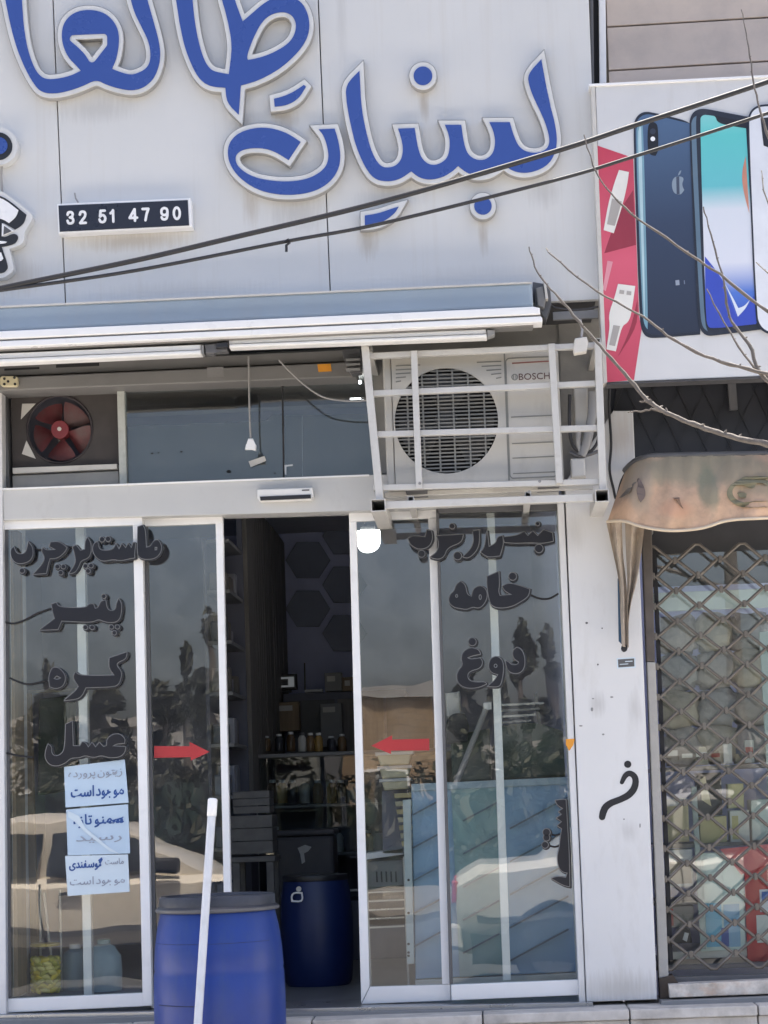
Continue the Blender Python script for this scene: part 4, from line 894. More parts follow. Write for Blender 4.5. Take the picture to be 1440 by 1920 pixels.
# ================================================================ NOTICES
GLY = {"zeytun":[[617,88,610,100,589,90,604,59,609,37,606,14,598,-5,568,-31,535,-46,543,-68,550,-66,588,-47,615,-19,629,10,631,34,626,64],[598,163,587,162,580,153,582,142,591,135,602,136,609,145,607,156],[511,113,509,119,485,111,501,54,500,35,494,28,484,24,456,23,430,24,417,29,413,33,412,44,418,79,395,84,382,34,374,27,355,23,277,23,252,28,246,37,247,53,254,67,262,73,277,74,289,62,295,41,295,16,318,9,314,-6,343,-2,272,-2,290,-4,273,-25,248,-37,215,-44,220,-68,241,-65,275,-52,299,-33,314,-6],[456,23,453,-2,461,0,468,8,465,19],[512,-29,501,-30,494,-39,495,-50,504,-57,516,-56,522,-47,521,-36],[471,-29,460,-30,453,-39,455,-50,464,-57,475,-56,482,-47,480,-36],[398,24,397,29,406,29,400,18,405,9,425,0,453,-2],[346,23,343,-2,351,0,357,8,355,19],[426,143,415,142,408,133,409,122,418,115,429,116,436,125,435,136],[385,143,374,142,367,133,369,122,378,115,389,116,396,125,394,136],[281,99,265,99,246,91,232,74,224,52,223,28,229,14,247,2,272,-2],[170,87,166,94,144,83,160,43,164,9,154,-18,143,-30,128,-39,107,-43,83,-43,63,-39,47,-30,37,-16,33,2,43,44,21,52,16,39,10,10,10,-12,16,-31,27,-46,42,-57,72,-66,108,-68,132,-63,151,-54,165,-42,176,-28,185,-4,187,37],[102,147,91,145,84,136,86,125,94,118,106,120,112,129,111,140]],"parvarde":[[678,113,675,119,651,111,664,73,668,48,664,31,650,24,623,23,605,27,597,37,571,100,549,90,563,61,570,32,563,4,548,-17,521,-36,495,-46,504,-69,531,-58,559,-38,575,-20,586,1,605,1,590,11,634,8,634,17,627,22,623,23,620,-2,632,-1,661,4,680,16,687,28,691,53,687,82],[657,-61,646,-63,639,-72,641,-83,650,-90,661,-88,668,-79,666,-68],[637,-29,626,-30,619,-39,620,-50,629,-57,641,-56,647,-47,646,-36],[677,-29,666,-30,659,-39,661,-50,670,-57,681,-56,688,-47,686,-36],[582,26,581,31,590,26,586,1],[446,99,425,97,407,85,393,58,390,29,395,14,406,4,429,-2,456,0,457,-4,447,-19,433,-30,415,-37,382,-44,387,-68,408,-65,442,-52,456,-44,475,-21,485,9,483,54,470,84,460,94],[437,76,448,72,456,61,462,41,463,16,467,26,445,21,424,23,417,28,413,37,418,62,428,73],[467,26,471,28,472,7,467,4,456,0],[336,88,330,100,308,90,323,59,328,37,326,14,317,-5,288,-31,254,-46,263,-68,269,-66,307,-47,335,-19,348,10,351,34,346,64],[215,125,206,139,185,126,219,69,224,48,220,35,207,26,184,23,166,24,142,34,130,13,145,5,163,0,184,-2,212,1,237,17,247,39,246,61,236,89],[64,131,54,140,38,121,58,103,53,119,38,105,19,79,9,47,16,20,52,25,36,35,33,55,44,81,61,101,64,99,55,107],[53,119,82,114,73,123],[61,101,68,108,55,107]],"mojud":[[692,106,675,104,658,95,647,82,620,33,604,23,530,23,511,25,500,34,502,58,514,73,530,74,536,70,546,53,548,16,571,9,567,-6,596,-2,525,-2,543,-4,526,-25,500,-37,468,-44,473,-68,494,-65,528,-52,541,-44,552,-33,567,-6],[681,81,693,79,708,62,712,45,708,31,699,25,683,25,661,31,643,40,646,35,633,14,645,13,668,4,691,0,711,5,723,13,731,28,734,48,732,62,724,81],[599,23,596,-2,603,0,610,8,608,19],[533,99,518,99,499,91,485,74,476,52,476,28,482,14,500,2,525,-2],[340,104,320,104,299,99,304,77,327,80,356,77,378,69,396,58,371,43,343,32,314,25,284,23,281,-2,210,-2,228,-4,212,-25,186,-37,153,-44,159,-68,179,-65,213,-52,238,-33,253,-6,285,-1,296,8,295,17,288,22,210,23,191,28,185,34,184,47,187,58,196,71,204,75,215,74,227,62,234,41,234,16,256,9,253,-6],[368,-26,356,-28,350,-37,351,-48,360,-55,371,-53,378,-44,377,-33],[219,99,203,99,185,91,171,74,162,52,161,28,167,14,186,2,210,-2],[95,125,86,139,65,126,99,69,104,48,100,35,87,26,64,23,46,24,22,34,10,13,25,5,43,0,64,-2,92,1,117,17,127,39,126,61,116,89]],"ast":[[602,212,578,212,584,0,608,0],[529,113,526,119,502,111,518,56,517,37,510,27,484,23,468,28,464,42,469,79,447,84,438,42,428,26,410,23,389,27,384,39,390,75,368,82,360,48,352,31,346,26,333,23,264,29,266,22,275,10,291,2,312,-1,328,-1,337,5,338,17,327,23,324,-2,354,3,370,16,385,3,401,-1,431,1,442,6,450,14,462,4,474,0,498,-1,518,5,528,12,535,23,541,44,539,74],[368,31,377,33,374,24,370,16],[448,29,458,29,454,21,450,14],[39,95,17,100,9,64,12,34,28,13,46,3,69,-3,116,-6,123,18,242,18,262,29,296,27,287,35,286,45,290,59,272,70,240,44,188,25,136,18,68,22,48,30,37,43,33,64],[264,29,265,38,270,36,262,29],[169,148,158,146,151,137,152,126,161,119,173,121,179,130,178,141],[129,148,117,146,110,137,112,126,121,119,132,121,139,130,137,141]],"samanu":[[618,113,615,119,591,111,606,66,608,42,604,33,599,27,580,23,562,25,554,33,558,79,536,84,529,50,523,31,513,24,499,23,483,25,475,30,473,42,479,75,457,82,449,48,441,31,431,24,411,23,398,28,390,36,369,81,355,99,344,105,332,107,312,101,288,77,261,29,250,23,224,24,208,30,203,44,209,79,186,84,178,45,173,34,167,27,143,23,55,25,45,32,43,47,49,63,58,73,74,74,86,62,92,41,92,16,115,9,111,-6,140,-2,69,-2,87,-4,70,-25,45,-37,12,-44,17,-68,56,-59,85,-44,96,-33,111,-6],[457,31,466,33,458,16,479,1,513,0,525,3,535,10,539,14,551,4,563,0,594,0,617,12,627,29],[537,29,547,29,543,21,539,14],[416,23,413,-2,420,0,427,8,425,19],[327,83,337,82,345,75,361,38,359,26,355,22,344,18,322,26,299,51,314,75],[283,20,288,28,298,16,317,2,338,-5,354,-4,367,2,374,10,398,0,413,-2],[244,23,242,-2,249,0,256,8,254,19],[376,14,380,21,377,15,374,10],[188,29,197,29,191,18,199,8,220,0,242,-2],[143,23,140,-2,148,0,154,8,152,19],[190,143,179,142,172,133,173,122,182,115,193,116,200,125,199,136],[78,99,62,99,43,91,29,74,21,52,20,28,26,14,44,2,69,-2]],"taze":[[373,113,370,119,346,111,362,59,363,41,359,31,351,26,329,23,300,24,289,28,283,37,281,50,274,212,250,212,257,38,261,20,271,8,288,1,319,-1,326,2,330,11,327,19,322,22,318,23,315,-2,327,-1,356,4,374,16,382,28,386,53,382,82],[383,179,372,178,365,169,367,158,376,151,387,152,394,161,392,172],[343,179,332,178,325,169,326,158,335,151,346,152,353,161,352,172],[195,88,188,100,167,90,182,59,187,37,184,14,176,-5,146,-31,113,-46,121,-68,128,-66,166,-47,193,-19,207,10,209,34,204,64],[176,163,165,162,158,153,160,142,169,135,180,136,187,145,185,156],[64,131,54,140,38,121,58,103,53,119,38,105,19,79,9,47,16,20,52,25,36,35,33,55,44,81,61,101,64,99,55,107],[53,119,82,114,73,123],[61,101,68,108,55,107]],"resid":[[576,88,569,100,547,90,562,59,567,37,565,14,556,-5,527,-31,493,-46,502,-68,508,-66,546,-47,574,-19,587,10,590,34,585,64],[473,113,470,119,446,111,458,77,463,48,460,33,450,25,428,23,412,28,408,39,413,79,391,84,380,36,369,24,345,23,331,30,329,46,335,75,312,82,302,41,294,28,277,23,239,26,230,31,227,38,233,79,210,84,196,34,184,25,161,23,158,-2,171,5,171,17,164,22,146,26,139,32,116,86,86,139,65,126,96,74,103,57,104,43,100,35,93,28,73,23,46,24,22,34,10,13,37,1,64,-2,91,1,102,5,115,17,145,0,174,-1,198,4,214,18,228,4,268,-2,279,2,283,11,280,19,271,23,268,-2,298,3,314,16,329,3,346,-1,375,1,386,6,394,14,412,2,442,-1,462,5,472,12,484,36,485,66],[313,31,322,33,318,24,314,16],[392,29,402,29,398,21,394,14],[213,24,212,29,221,29,214,18],[236,-29,225,-30,218,-39,219,-50,228,-57,240,-56,246,-47,245,-36],[196,-29,184,-30,177,-39,179,-50,188,-57,199,-56,206,-47,204,-36],[113,37,125,47,123,31,115,17]],"mast":[[739,106,722,104,705,95,693,82,670,38,659,26,651,23,635,23,616,28,611,37,608,50,602,212,578,212,584,50,589,20,599,8,616,1,643,-2,653,2,657,8,656,17,646,23,643,-2,663,1,680,14,692,13,715,4,738,0,758,5,770,13,780,37,777,68,762,92,751,101],[727,81,740,79,755,62,759,41,752,29,741,25,724,26,690,40,693,35,680,14],[529,113,526,119,502,111,518,56,517,37,510,27,484,23,468,28,464,42,469,79,447,84,438,42,428,26,410,23,389,27,384,39,390,75,368,82,360,48,352,31,346,26,333,23,264,29,266,22,275,10,291,2,312,-1,328,-1,337,5,338,17,327,23,324,-2,354,3,370,16,385,3,401,-1,431,1,442,6,450,14,462,4,474,0,498,-1,518,5,528,12,535,23,541,44,539,74],[368,31,377,33,374,24,370,16],[448,29,458,29,454,21,450,14],[39,95,17,100,9,64,12,34,28,13,46,3,69,-3,116,-6,123,18,242,18,262,29,296,27,287,35,286,45,290,59,272,70,240,44,188,25,136,18,68,22,48,30,37,43,33,64],[264,29,265,38,270,36,262,29],[169,148,158,146,151,137,152,126,161,119,173,121,179,130,178,141],[129,148,117,146,110,137,112,126,121,119,132,121,139,130,137,141]],"gusfandi":[[1112,225,1104,243,992,180,1003,163],[1129,188,1119,210,1047,173,1028,160,1016,149,1012,129,1068,77,1080,61,1085,49,1084,37,1077,30,1062,25,1034,23,938,23,919,25,911,30,907,37,908,53,912,63,926,75,937,74,944,70,953,53,956,16,979,9,975,-6,1004,-2,933,-2,951,-4,934,-25,908,-37,876,-44,881,-68,901,-65,936,-52,960,-33,975,-6],[1037,139,1026,131,1031,143,1042,133],[1006,23,1004,-2,1011,0,1018,8,1016,19],[941,99,926,99,907,91,893,74,884,52,883,28,890,14,908,2,933,-2],[836,113,833,119,809,111,821,77,826,48,823,33,813,25,791,23,775,28,771,42,777,79,754,84,746,42,735,26,717,23,697,27,691,39,698,75,675,82,665,41,657,28,645,23,613,23,581,26,586,23,557,8,611,-1,631,-2,642,2,646,8,645,17,634,23,631,-2,661,3,677,16,692,3,709,-1,738,1,749,6,758,14,770,4,782,0,806,-1,819,2,839,17,847,36,848,66],[676,31,685,33,681,24,677,16],[755,29,765,29,761,21,758,14],[570,122,554,122,535,115,520,101,513,89,509,67,511,52,521,34,532,22,533,25,476,23,455,28,449,33,446,44,452,79,429,84,416,34,405,25,386,23,383,-2,396,5,396,17,389,22,372,26,364,32,341,86,311,139,290,126,324,68,329,52,328,39,318,28,298,23,272,24,248,34,236,13,262,1,289,-2,317,1,327,5,341,17,370,0,403,0,422,7,434,18,442,8,454,2,489,-1,495,2,499,11,497,19,488,23,485,-2,530,1,557,8],[555,98,564,98,576,90,583,77,584,61,575,45,553,30,564,28,536,19,532,22],[547,12,568,27,574,26,581,26],[562,182,550,181,543,172,545,161,554,154,565,155,572,164,570,175],[432,29,440,29,437,23,434,18],[433,143,422,142,415,133,416,122,425,115,436,116,443,125,442,136],[338,37,350,47,348,31,341,17],[194,124,168,122,151,114,129,95,116,72,114,50,122,36,137,25,174,10,183,3,178,-13,154,-33,135,-40,112,-44,89,-44,65,-39,46,-29,35,-12,34,10,43,44,21,52,11,21,10,-11,16,-31,27,-46,52,-61,84,-68,114,-68,145,-62,170,-50,189,-36,202,-20,209,-3,209,9,196,24,142,50,138,56,137,64,149,83,169,96,191,100,211,93,220,114]]}
def put_words(words, x1, x0, ybase, sk, size_y, m, parent, y):
    """words set right to left between x1 (right) and x0 (left) on a leaning baseline"""
    gaps = 60; tot = 0; info = []
    for w in words:
        ls = [[(l[2*i], l[2*i+1]) for i in range(len(l)//2)] for l in GLY[w]]
        a = min(p[0] for l in ls for p in l); b = max(p[0] for l in ls for p in l); info.append((ls, a, b)); tot += b - a
    tot += gaps * (len(words) - 1); k = (x1 - x0) / tot; ky = size_y / 500.0; cur = x1
    for ls, a, b in info:
        out = [[(cur - (b - px)*k, ybase - py*ky - (cur - (b-px)*k - x0)*sk) for px, py in l] for l in ls]
        out = grow(out, 0.55 if m is M['ink'] else 0.2, 0.4)
        shape('notice_word', out, y, 0.0008, m, parent)
        cur -= (b - a)*k + gaps*k
def notice(label, pts, m, y=-0.050):
    # a sheet of paper with slight curl
    bm = bmesh.new(); n = 8; fr = []
    for i in range(n+1):
        row = []
        for j in range(n+1):
            u, v = j/n, i/n; a = [pts[0][k]*(1-u) + pts[1][k]*u for k in (0,1)]; b = [pts[3][k]*(1-u) + pts[2][k]*u for k in (0,1)]
            q = P(a[0]*(1-v)+b[0]*v, a[1]*(1-v)+b[1]*v, y); row.append(q + Vector((0, -0.0004*math.sin(7*u+3*v), 0)))
        fr.append(row)
    for off in (0, 0.0012):
        vv = [[bm.verts.new(q + Vector((0, off, 0))) for q in r] for r in fr]
        for i in range(n):
            for j in range(n): bm.faces.new((vv[i][j], vv[i][j+1], vv[i+1][j+1], vv[i+1][j]))
    o = fin(bm, 'sheet', m, None, smooth=True)
    t = thing('paper_notice', label, 'notice', P(pts[3][0], pts[3][1], y), 'paper notices taped to the window')
    o.data.transform(Matrix.Translation(-t.location)); o.parent = t
    return t
n1 = notice('topmost pale blue paper notice with faded upper line and blue lower line', [(120, 1438), (234, 1424), (241, 1505), (123, 1514)], M['paper'])
put_words(['zeytun', 'parvarde'], 229, 128, 1458, 0.06, 33, M['ink_faded'], n1, -0.0525)
put_words(['mojud', 'ast'], 232, 133, 1495, 0.06, 47, M['ink'], n1, -0.0525)
n2 = notice('middle pale blue notice with pale slanting strip, under the topmost notice', [(124, 1518), (240, 1508), (244, 1600), (127, 1604)], M['paper'])
put_words(['samanu', 'taze'], 232, 138, 1547, 0.05, 45, M['ink'], n2, -0.0525)
put_words(['resid'], 228, 142, 1578, 0.05, 34, M['ink_faded'], n2, -0.0525)
prism('pale_strip', [(127, 1520), (148, 1530), (160, 1552), (184, 1572), (206, 1590), (226, 1602), (206, 1596), (182, 1578), (158, 1559), (143, 1543), (128, 1532)], -0.0535, 0.0006, M['paper2'], n2)  # narrow paler band slanting across the sheet
n3 = notice('lowest pale notice with blue and faded words, just above the jar', [(122, 1605), (240, 1602), (243, 1672), (127, 1680)], M['paper2'])
put_words(['mast'], 232, 197, 1621, 0.04, 26, M['ink_faded'], n3, -0.0525)
put_words(['gusfandi'], 192, 130, 1628, 0.04, 36, M['ink'], n3, -0.0525)
put_words(['mojud', 'ast'], 234, 131, 1660, 0.05, 34, M['ink_faded'], n3, -0.0525)

# ================================================================ BARREL, POLE
YD = -0.72
c = P(411, 1700, YD); R = (P(533, 1800, YD).x - P(288, 1800, YD).x) / 2; cx = (P(533, 1800, YD).x + P(288, 1800, YD).x) / 2
zl = P(411, 1700, YD).z
dr_ = thing('plastic_barrel', 'big bright blue plastic barrel with black lid standing in front of the doors', 'barrel', (cx, YD, 0.0), 'blue plastic barrels')
h = zl - 0.005
prof = [(R*0.80, 0.0), (R*0.86, 0.012), (R*0.92, 0.06), (R*0.97, 0.16), (R*0.985, h*0.30), (R*0.972, h*0.315), (R*0.985, h*0.33), (R*0.998, h*0.5), (R*1.0, h*0.62), (R*0.99, h*0.72), (R*0.976, h*0.735), (R*0.985, h*0.75), (R*0.965, h*0.84), (R*0.925, h*0.92), (R*0.875, h*0.985), (R*0.86, h)]
lathe('drum_body', prof, (cx, YD, 0), M['drum'], dr_, 64)
lp = [(R*0.90, h - 0.012), (R*0.925, h - 0.008), (R*0.93, h + 0.004), (R*0.905, h + 0.012), (R*0.885, h + 0.014), (R*0.885, h + 0.048), (R*0.87, h + 0.056), (R*0.80, h + 0.056), (R*0.78, h + 0.045), (R*0.3, h + 0.045), (0.001, h + 0.046)]
for zf, (a0, a1) in ((0.60, (212, 262)), (0.22, (215, 262)), (0.86, (200, 330))):
    zz_ = h*zf; rr_ = np.interp(zz_, [q[1] for q in prof], [q[0] for q in prof]) + 0.0005
    tube('moulded_line', [(cx + rr_*math.cos(math.radians(a0 + (a1-a0)*k/12)), YD + rr_*math.sin(math.radians(a0 + (a1-a0)*k/12)), zz_) for k in range(13)], 0.0022 if zf < 0.8 else 0.0012, M['drum2'], dr_, n=5)
lid = lathe('lid', lp, (cx, YD, 0), mat('worn_black_lid', (0.034, 0.039, 0.055), 0.5, var=0.3, scale=8, dirt=(0.10, 0.10, 0.10), dirt_amt=0.4, dirt_scale=10), dr_, 64)
lathe('clamp_ring', [(R*0.932, h - 0.010), (R*0.945, h - 0.006), (R*0.945, h + 0.002), (R*0.932, h + 0.005)], (cx, YD, 0), M['grey_dark'], dr_, 64)
a = P(399, 1497, -1.02); b = P(371, 1935, -1.12); d = (b - a).normalized(); b = a + d * ((0.0 - a.z)/d.z)
b.y = -1.20
pl = thing('cleaning_pole', 'white pole leaning upright in front of the blue barrel', 'pole', b)
k = lambda t: a + (b - a)*t
tube('handle', [k(0.035), k(1.0)], 0.0175, M['pole'], pl, n=16)
tube('grip_sleeve', [k(0.0), k(0.004), k(0.05), k(0.052)], [0.015, 0.0205, 0.0205, 0.0175], M['white_bright'], pl, n=16)
# ================================================================ NEIGHBOUR: PHONE SHOP
XP0 = P(1120, 400, -0.5).x
ph = thing('phone_shop_building', 'phone shop with tiled upper wall, billboard and lattice shutter', 'building', (P(1440, 1880, 0).x, 0, 0))
tile_rows = [(-420, -290), (-288, -160), (-158, -34), (-32, 49), (52, 131), (134, 190)]
sk = 0.060
for (ya, yb) in tile_rows:
    xs2 = [1139, 1500, 1900] if ya < 40 else [1139, 1620, 1900]
    for a, b in zip(xs2, xs2[1:]):
        e = lambda x, y: (x + (y-60)*0.036, y - (x-1139)*sk)
        prism('wall_tile', [e(a, ya), e(b-1.5, ya), e(b-1.5, yb), e(a, yb)], -0.30, 0.03, M['tile'], ph, 0.003)
box('upper_wall', P(1139, 0, -0.27).x, P(1900, 0, -0.27).x, -0.268, 9.0, P(1300, 150, -0.27).z - 0.3, 5.8, M['plaster'], ph)
prism('white_trim', [(1119, -420), (1131, -420), (1137, 155), (1124, 157)], -0.36, 0.09, M['alu'], ph, 0.003)
prism('drain_gap', [(1104, -420), (1119, -420), (1124, 160), (1109, 160)], -0.33, 0.04, M['black_matt'], ph)
prism('drain_pipe', [(1100, -420), (1108, -420), (1114, 158), (1107, 158)], -0.42, 0.05, M['grey_dark'], ph, 0.006)
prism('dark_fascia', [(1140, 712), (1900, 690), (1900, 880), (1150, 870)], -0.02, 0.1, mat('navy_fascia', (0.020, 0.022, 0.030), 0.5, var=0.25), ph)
prism('fascia_rail', [(1150, 775), (1160, 700), (1900, 690), (1900, 702), (1170, 722)], -0.06, 0.03, M['black'], ph)
for x in (1372, 1448): bar('fascia_bracket', (x, 716), (x + 4, 768), 15, -0.07, 0.03, M['grey_dark'], ph)
for k in range(7):     # faint wire lattice in the dark opening
    x = 1170 + k*48
    bar('wire', (x, 722), (x + 60, 845), 1.4, -0.028, 0.006, M['black'], ph); bar('wire', (x + 60, 722), (x, 845), 1.4, -0.026, 0.006, M['black'], ph)
prism('guide_rail', [(1203, 985), (1222, 985), (1228, 1240), (1213, 1240)], -0.09, 0.08, mat('rusty_brown_rail', (0.10, 0.085, 0.075), 0.6, var=0.3, scale=9), ph, 0.004)
prism('guide_rail', [(1213.5, 1241), (1229, 1241), (1254, 1832), (1236, 1834)], -0.09, 0.08, M['plaster'], ph, 0.004)
prism('guide_channel', [(1224, 1030), (1231, 1030), (1262, 1800), (1254, 1800)], -0.04, 0.03, M['black_matt'], ph)
prism('base_lock', [(1236, 1835), (1262, 1828), (1274, 1846), (1262, 1872), (1238, 1876)], -0.11, 0.08, mat('rust', (0.06, 0.045, 0.035), 0.8, var=0.4), ph, 0.006)
prism('stone_sill', [(1254, 1846), (1900, 1816), (1900, 1846), (1256, 1871)], -0.16, 0.25, M['marble'], ph, 0.004)
prism('sill_base', [(1120, 1892), (1240, 1888), (1241, 1877), (1900, 1849), (1900, 1880), (1120, 1908)], -0.20, 0.30, M['grey'], ph, 0.004)
prism('window_wall', [(1215, 980), (1900, 955), (1900, 1075), (1222, 1100)], 0.10, 0.03, M['dark'], ph)
BXR = P(1900, 1400, 0.8).x; XW = P(1235, 1400, 0.1).x
box('display_back', P(1180, 1400, 0.75).x, BXR, 0.74, 0.78, 0.2, P(1300, 700, 0.7).z, M['room'], ph)
box('display_floor', RX1 + 0.13, BXR, 0.02, 0.74, P(1300, 1800, 0.3).z - 0.02, P(1300, 1800, 0.3).z, M['grey_dark'], ph)
box('display_side', RX1 + 0.13, RX1 + 0.16, 0.02, 0.735, P(1300, 1800, 0.3).z, P(1300, 900, 0.3).z, M['room'], ph)
pane('window_pane', [(1222, 1040), (1900, 1012), (1900, 1812), (1258, 1838)], 0.04, ph, 'glass')
prism('window_bar', [(1224, 1112), (1900, 1084), (1900, 1120), (1226, 1147)], 0.052, 0.02, mat('mint_white_strip', (0.62, 0.70, 0.67), 0.4), ph, 0.002)
prism('window_post', [(1424, 1185), (1446, 1183), (1462, 1480), (1440, 1482)], 0.052, 0.02, mat('mint_glass_strip', (0.45, 0.56, 0.54), 0.4), ph, 0.002)
prism('inner_post', [(1296, 1475), (1306, 1475), (1324, 1780), (1314, 1780)], 0.058, 0.02, mat('pale_glass_post', (0.36, 0.42, 0.40), 0.4), ph, 0.002)
# billboard with flat printed phones
bb = thing('phone_billboard', 'white billboard printed with tall phones and charging cables on red', 'billboard', P(1140, 716, -0.5))
YBB = -0.52
prism('board', [(1116, 160), (1900, 122), (1900, 686), (1139, 717)], YBB, 0.09, mat('billboard_white', (0.63, 0.635, 0.645), 0.5, var=0.05, scale=3, dirt=(0.50, 0.49, 0.47), dirt_amt=0.3, dirt_scale=3, dirt_stretch=(5, 1, 0.6)), bb, 0.003)
prism('board_edge', [(1108, 162), (1115.5, 160), (1138.5, 717), (1131, 720)], YBB - 0.006, 0.10, M['offwhite'], bb, 0.002)
prism('top_rail', [(1104, 157), (1900, 117), (1900, 121.5), (1105, 162)], YBB - 0.010, 0.11, M['white_bright'], bb, 0.002)
prism('bottom_rail', [(1138, 718), (1900, 687), (1900, 690), (1138, 721)], YBB - 0.006, 0.10, M['dark'], bb)
z3b = lambda l: Z(l, 1040, 0, 2.527)
lay = [0]
def pr(name, pts, m, lev, sm=True, keep=62):
    o = shape(name, [smooth_loop(z3b(pts), 2, keep) if sm else z3b(pts)], YBB - 0.0012*lev - 0.0001, 0.001, m, bb)
    if 'span' in m.node_tree.nodes:
        zv = [v.co.z for v in o.data.vertices]; q = m.node_tree.nodes['span']; q.inputs[1].default_value = min(zv); q.inputs[2].default_value = max(zv)
    return o
pm = lambda n, c: mat('print_' + n, c, 0.5, var=0.10, scale=5, dirt=tuple(0.75*q + 0.1 for q in c), dirt_amt=0.3, dirt_scale=6)
def gmat(name, stops, axis='Z', lo=0.0, hi=1.0):
    """flat print with a colour ramp along the board (printed ink, not shading)"""
    m = bpy.data.materials.new(name); m.use_nodes = True; n, l = m.node_tree.nodes, m.node_tree.links; b = n['Principled BSDF']; b.inputs['Roughness'].default_value = 0.45
    tc = n.new('ShaderNodeTexCoord'); sx = n.new('ShaderNodeSeparateXYZ'); l.new(tc.outputs['Object'], sx.inputs[0]); rg = n.new('ShaderNodeMapRange'); rg.name = 'span'; l.new(sx.outputs[axis], rg.inputs[0])
    r = n.new('ShaderNodeValToRGB'); el = r.color_ramp.elements
    el[0].position = stops[0][0]; el[0].color = (*stops[0][1], 1); el[1].position = stops[-1][0]; el[1].color = (*stops[-1][1], 1)
    for p, c in stops[1:-1]: e = el.new(p); e.color = (*c, 1)
    l.new(rg.outputs[0], r.inputs[0]); l.new(r.outputs[0], b.inputs['Base Color']); return m
pr('printed_red_panel', [(198,688),(372,748),(400,1500),(412,1560),(376,1800),(246,1812)], gmat('print_red', [(0, srgb(190,70,92)), (0.5, srgb(215,95,118)), (1, srgb(190,62,84))]), 1, False)
cabm = pm('cable_cream', srgb(228, 226, 220)); shd = pm('cable_shadow', srgb(150, 52, 70)); grip = pm('cable_grey', srgb(170,165,160))
pr('printed_cable_shadow', [(300,1010),(372,900),(385,1160),(235,1200)], shd, 2)
pr('printed_cable_shadow', [(300,1690),(395,1540),(392,1420),(360,1560)], shd, 2)
pr('printed_cable_plug', [(305,805),(352,815),(345,870),(325,960),(280,1105),(232,1090),(255,960),(270,910),(285,860)], cabm, 3, True, 80)
pr('printed_cable_grip', [(272,940),(318,955),(285,1070),(248,1062)], grip, 4)
pr('printed_cable_plug', [(300,1345),(382,1355),(370,1440),(360,1500),(345,1530),(318,1545),(290,1665),(245,1655),(262,1545),(255,1490),(285,1405)], cabm, 3, True, 80)
pr('printed_cable_grip', [(278,1540),(310,1545),(286,1640),(258,1634)], grip, 4)
pr('printed_contact', [(308,1373),(330,1376),(328,1394),(306,1391)], grip, 4, False); pr('printed_contact', [(342,1378),(364,1381),(362,1399),(340,1396)], grip, 4, False)
pr('printed_cable_plug', [(250,1235),(276,1240),(242,1380),(228,1370)], pm('cable_pink', srgb(222,150,162)), 3, False)
dk = pm('phone_frame', srgb(38, 44, 58))
pr('printed_phone_frame', [(372,620),(378,570),(400,540),(430,528),(470,534),(636,574),(645,600),(690,1585),(470,1604),(430,1595),(410,1560),(402,1500)], dk, 2)
pr('printed_phone_back', [(380,620),(388,575),(410,550),(436,540),(470,545),(640,585),(690,1570),(480,1590),(440,1580),(420,1550),(412,1500)], gmat('print_phone_navy', [(0, srgb(40,48,66)), (0.5, srgb(52,66,92)), (1, srgb(78,104,138))]), 3)
pr('printed_phone_edge', [(384,640),(395,580),(412,566),(420,600),(442,1500),(440,1560),(425,1540),(415,1480)], pm('phone_edge', srgb(120,160,178)), 4)
pr('printed_phone_edge', [(392,640),(402,600),(410,600),(430,1500),(424,1520)], pm('phone_edge_light', srgb(178,205,212)), 5)
cam_l = [(440,600),(455,578),(478,580),(490,600),(492,715),(478,738),(455,735),(440,715)]
pr('printed_camera', cam_l, pm('camera_black', srgb(26,28,36)), 4)
pr('printed_camera_lens', disc_pts(465, 622, 14, 14), pm('lens', srgb(50,56,72)), 5, False)
pr('printed_camera_flash', disc_pts(465, 658, 11, 14), pm('flash', srgb(240,242,246)), 5, False)
am = pm('logo_silver', srgb(140, 156, 172)); am2 = pm('logo_dark', srgb(70, 80, 100))
pr('printed_emblem', [(585,835),(606,838),(612,850),(604,868),(606,885),(614,900),(600,920),(585,922),(566,915),(556,890),(556,860),(566,840)], am, 4)
pr('printed_emblem_stripe', [(576,838),(590,836),(592,920),(578,920)], am2, 5, False)
pr('printed_emblem_leaf', [(584,832),(590,812),(600,806),(596,824)], am, 4)
pr('printed_small_mark', [(572,1328),(590,1326),(592,1350),(574,1352)], pm('mark', srgb(150,160,178)), 4, False)
pr('printed_small_mark', [(612,1328),(616,1328),(618,1346),(613,1346)], pm('mark', srgb(120,130,150)), 4, False)
pr('printed_phone_frame', [(636,590),(646,545),(668,522),(700,514),(740,520),(925,555),(985,1560),(760,1590),(720,1592),(690,1565),(676,1500)], dk, 6)
pr('printed_phone_edge', [(644,600),(654,560),(672,548),(668,600),(708,1520),(725,1570),(700,1550),(688,1480)], pm('phone_side', srgb(96,120,140)), 7)
pr('printed_phone_screen', [(688,570),(696,548),(722,542),(905,580),(960,1530),(745,1558),(724,1545),(716,1500)], gmat('print_screen', [(0, srgb(60,84,190)), (0.16, srgb(80,120,205)), (0.30, srgb(218,222,234)), (0.55, srgb(214,220,230)), (0.66, srgb(104,190,200)), (0.9, srgb(96,196,196)), (1, srgb(130,205,205))]), 7)
pr('printed_screen_wave', [(712,1215),(750,1262),(800,1330),(830,1420),(862,1500),(905,1470),(945,1400),(955,1535),(745,1558),(724,1545),(716,1480)], pm('screen_blue', srgb(58,80,186)), 8)
pr('printed_screen_wave', [(800,1330),(840,1420),(868,1500),(905,1462),(925,1420),(900,1450),(870,1460),(850,1420)], pm('screen_white', srgb(215,225,240)), 9)
pr('printed_screen_glow', [(905,740),(890,800),(888,860),(900,930),(922,1010)], pm('screen_peach', srgb(205,140,120)), 8)
pr('printed_notch', [(752,546),(905,578),(908,608),(822,594),(785,584),(768,572),(764,556)], pm('notch', srgb(30,32,42)), 8)
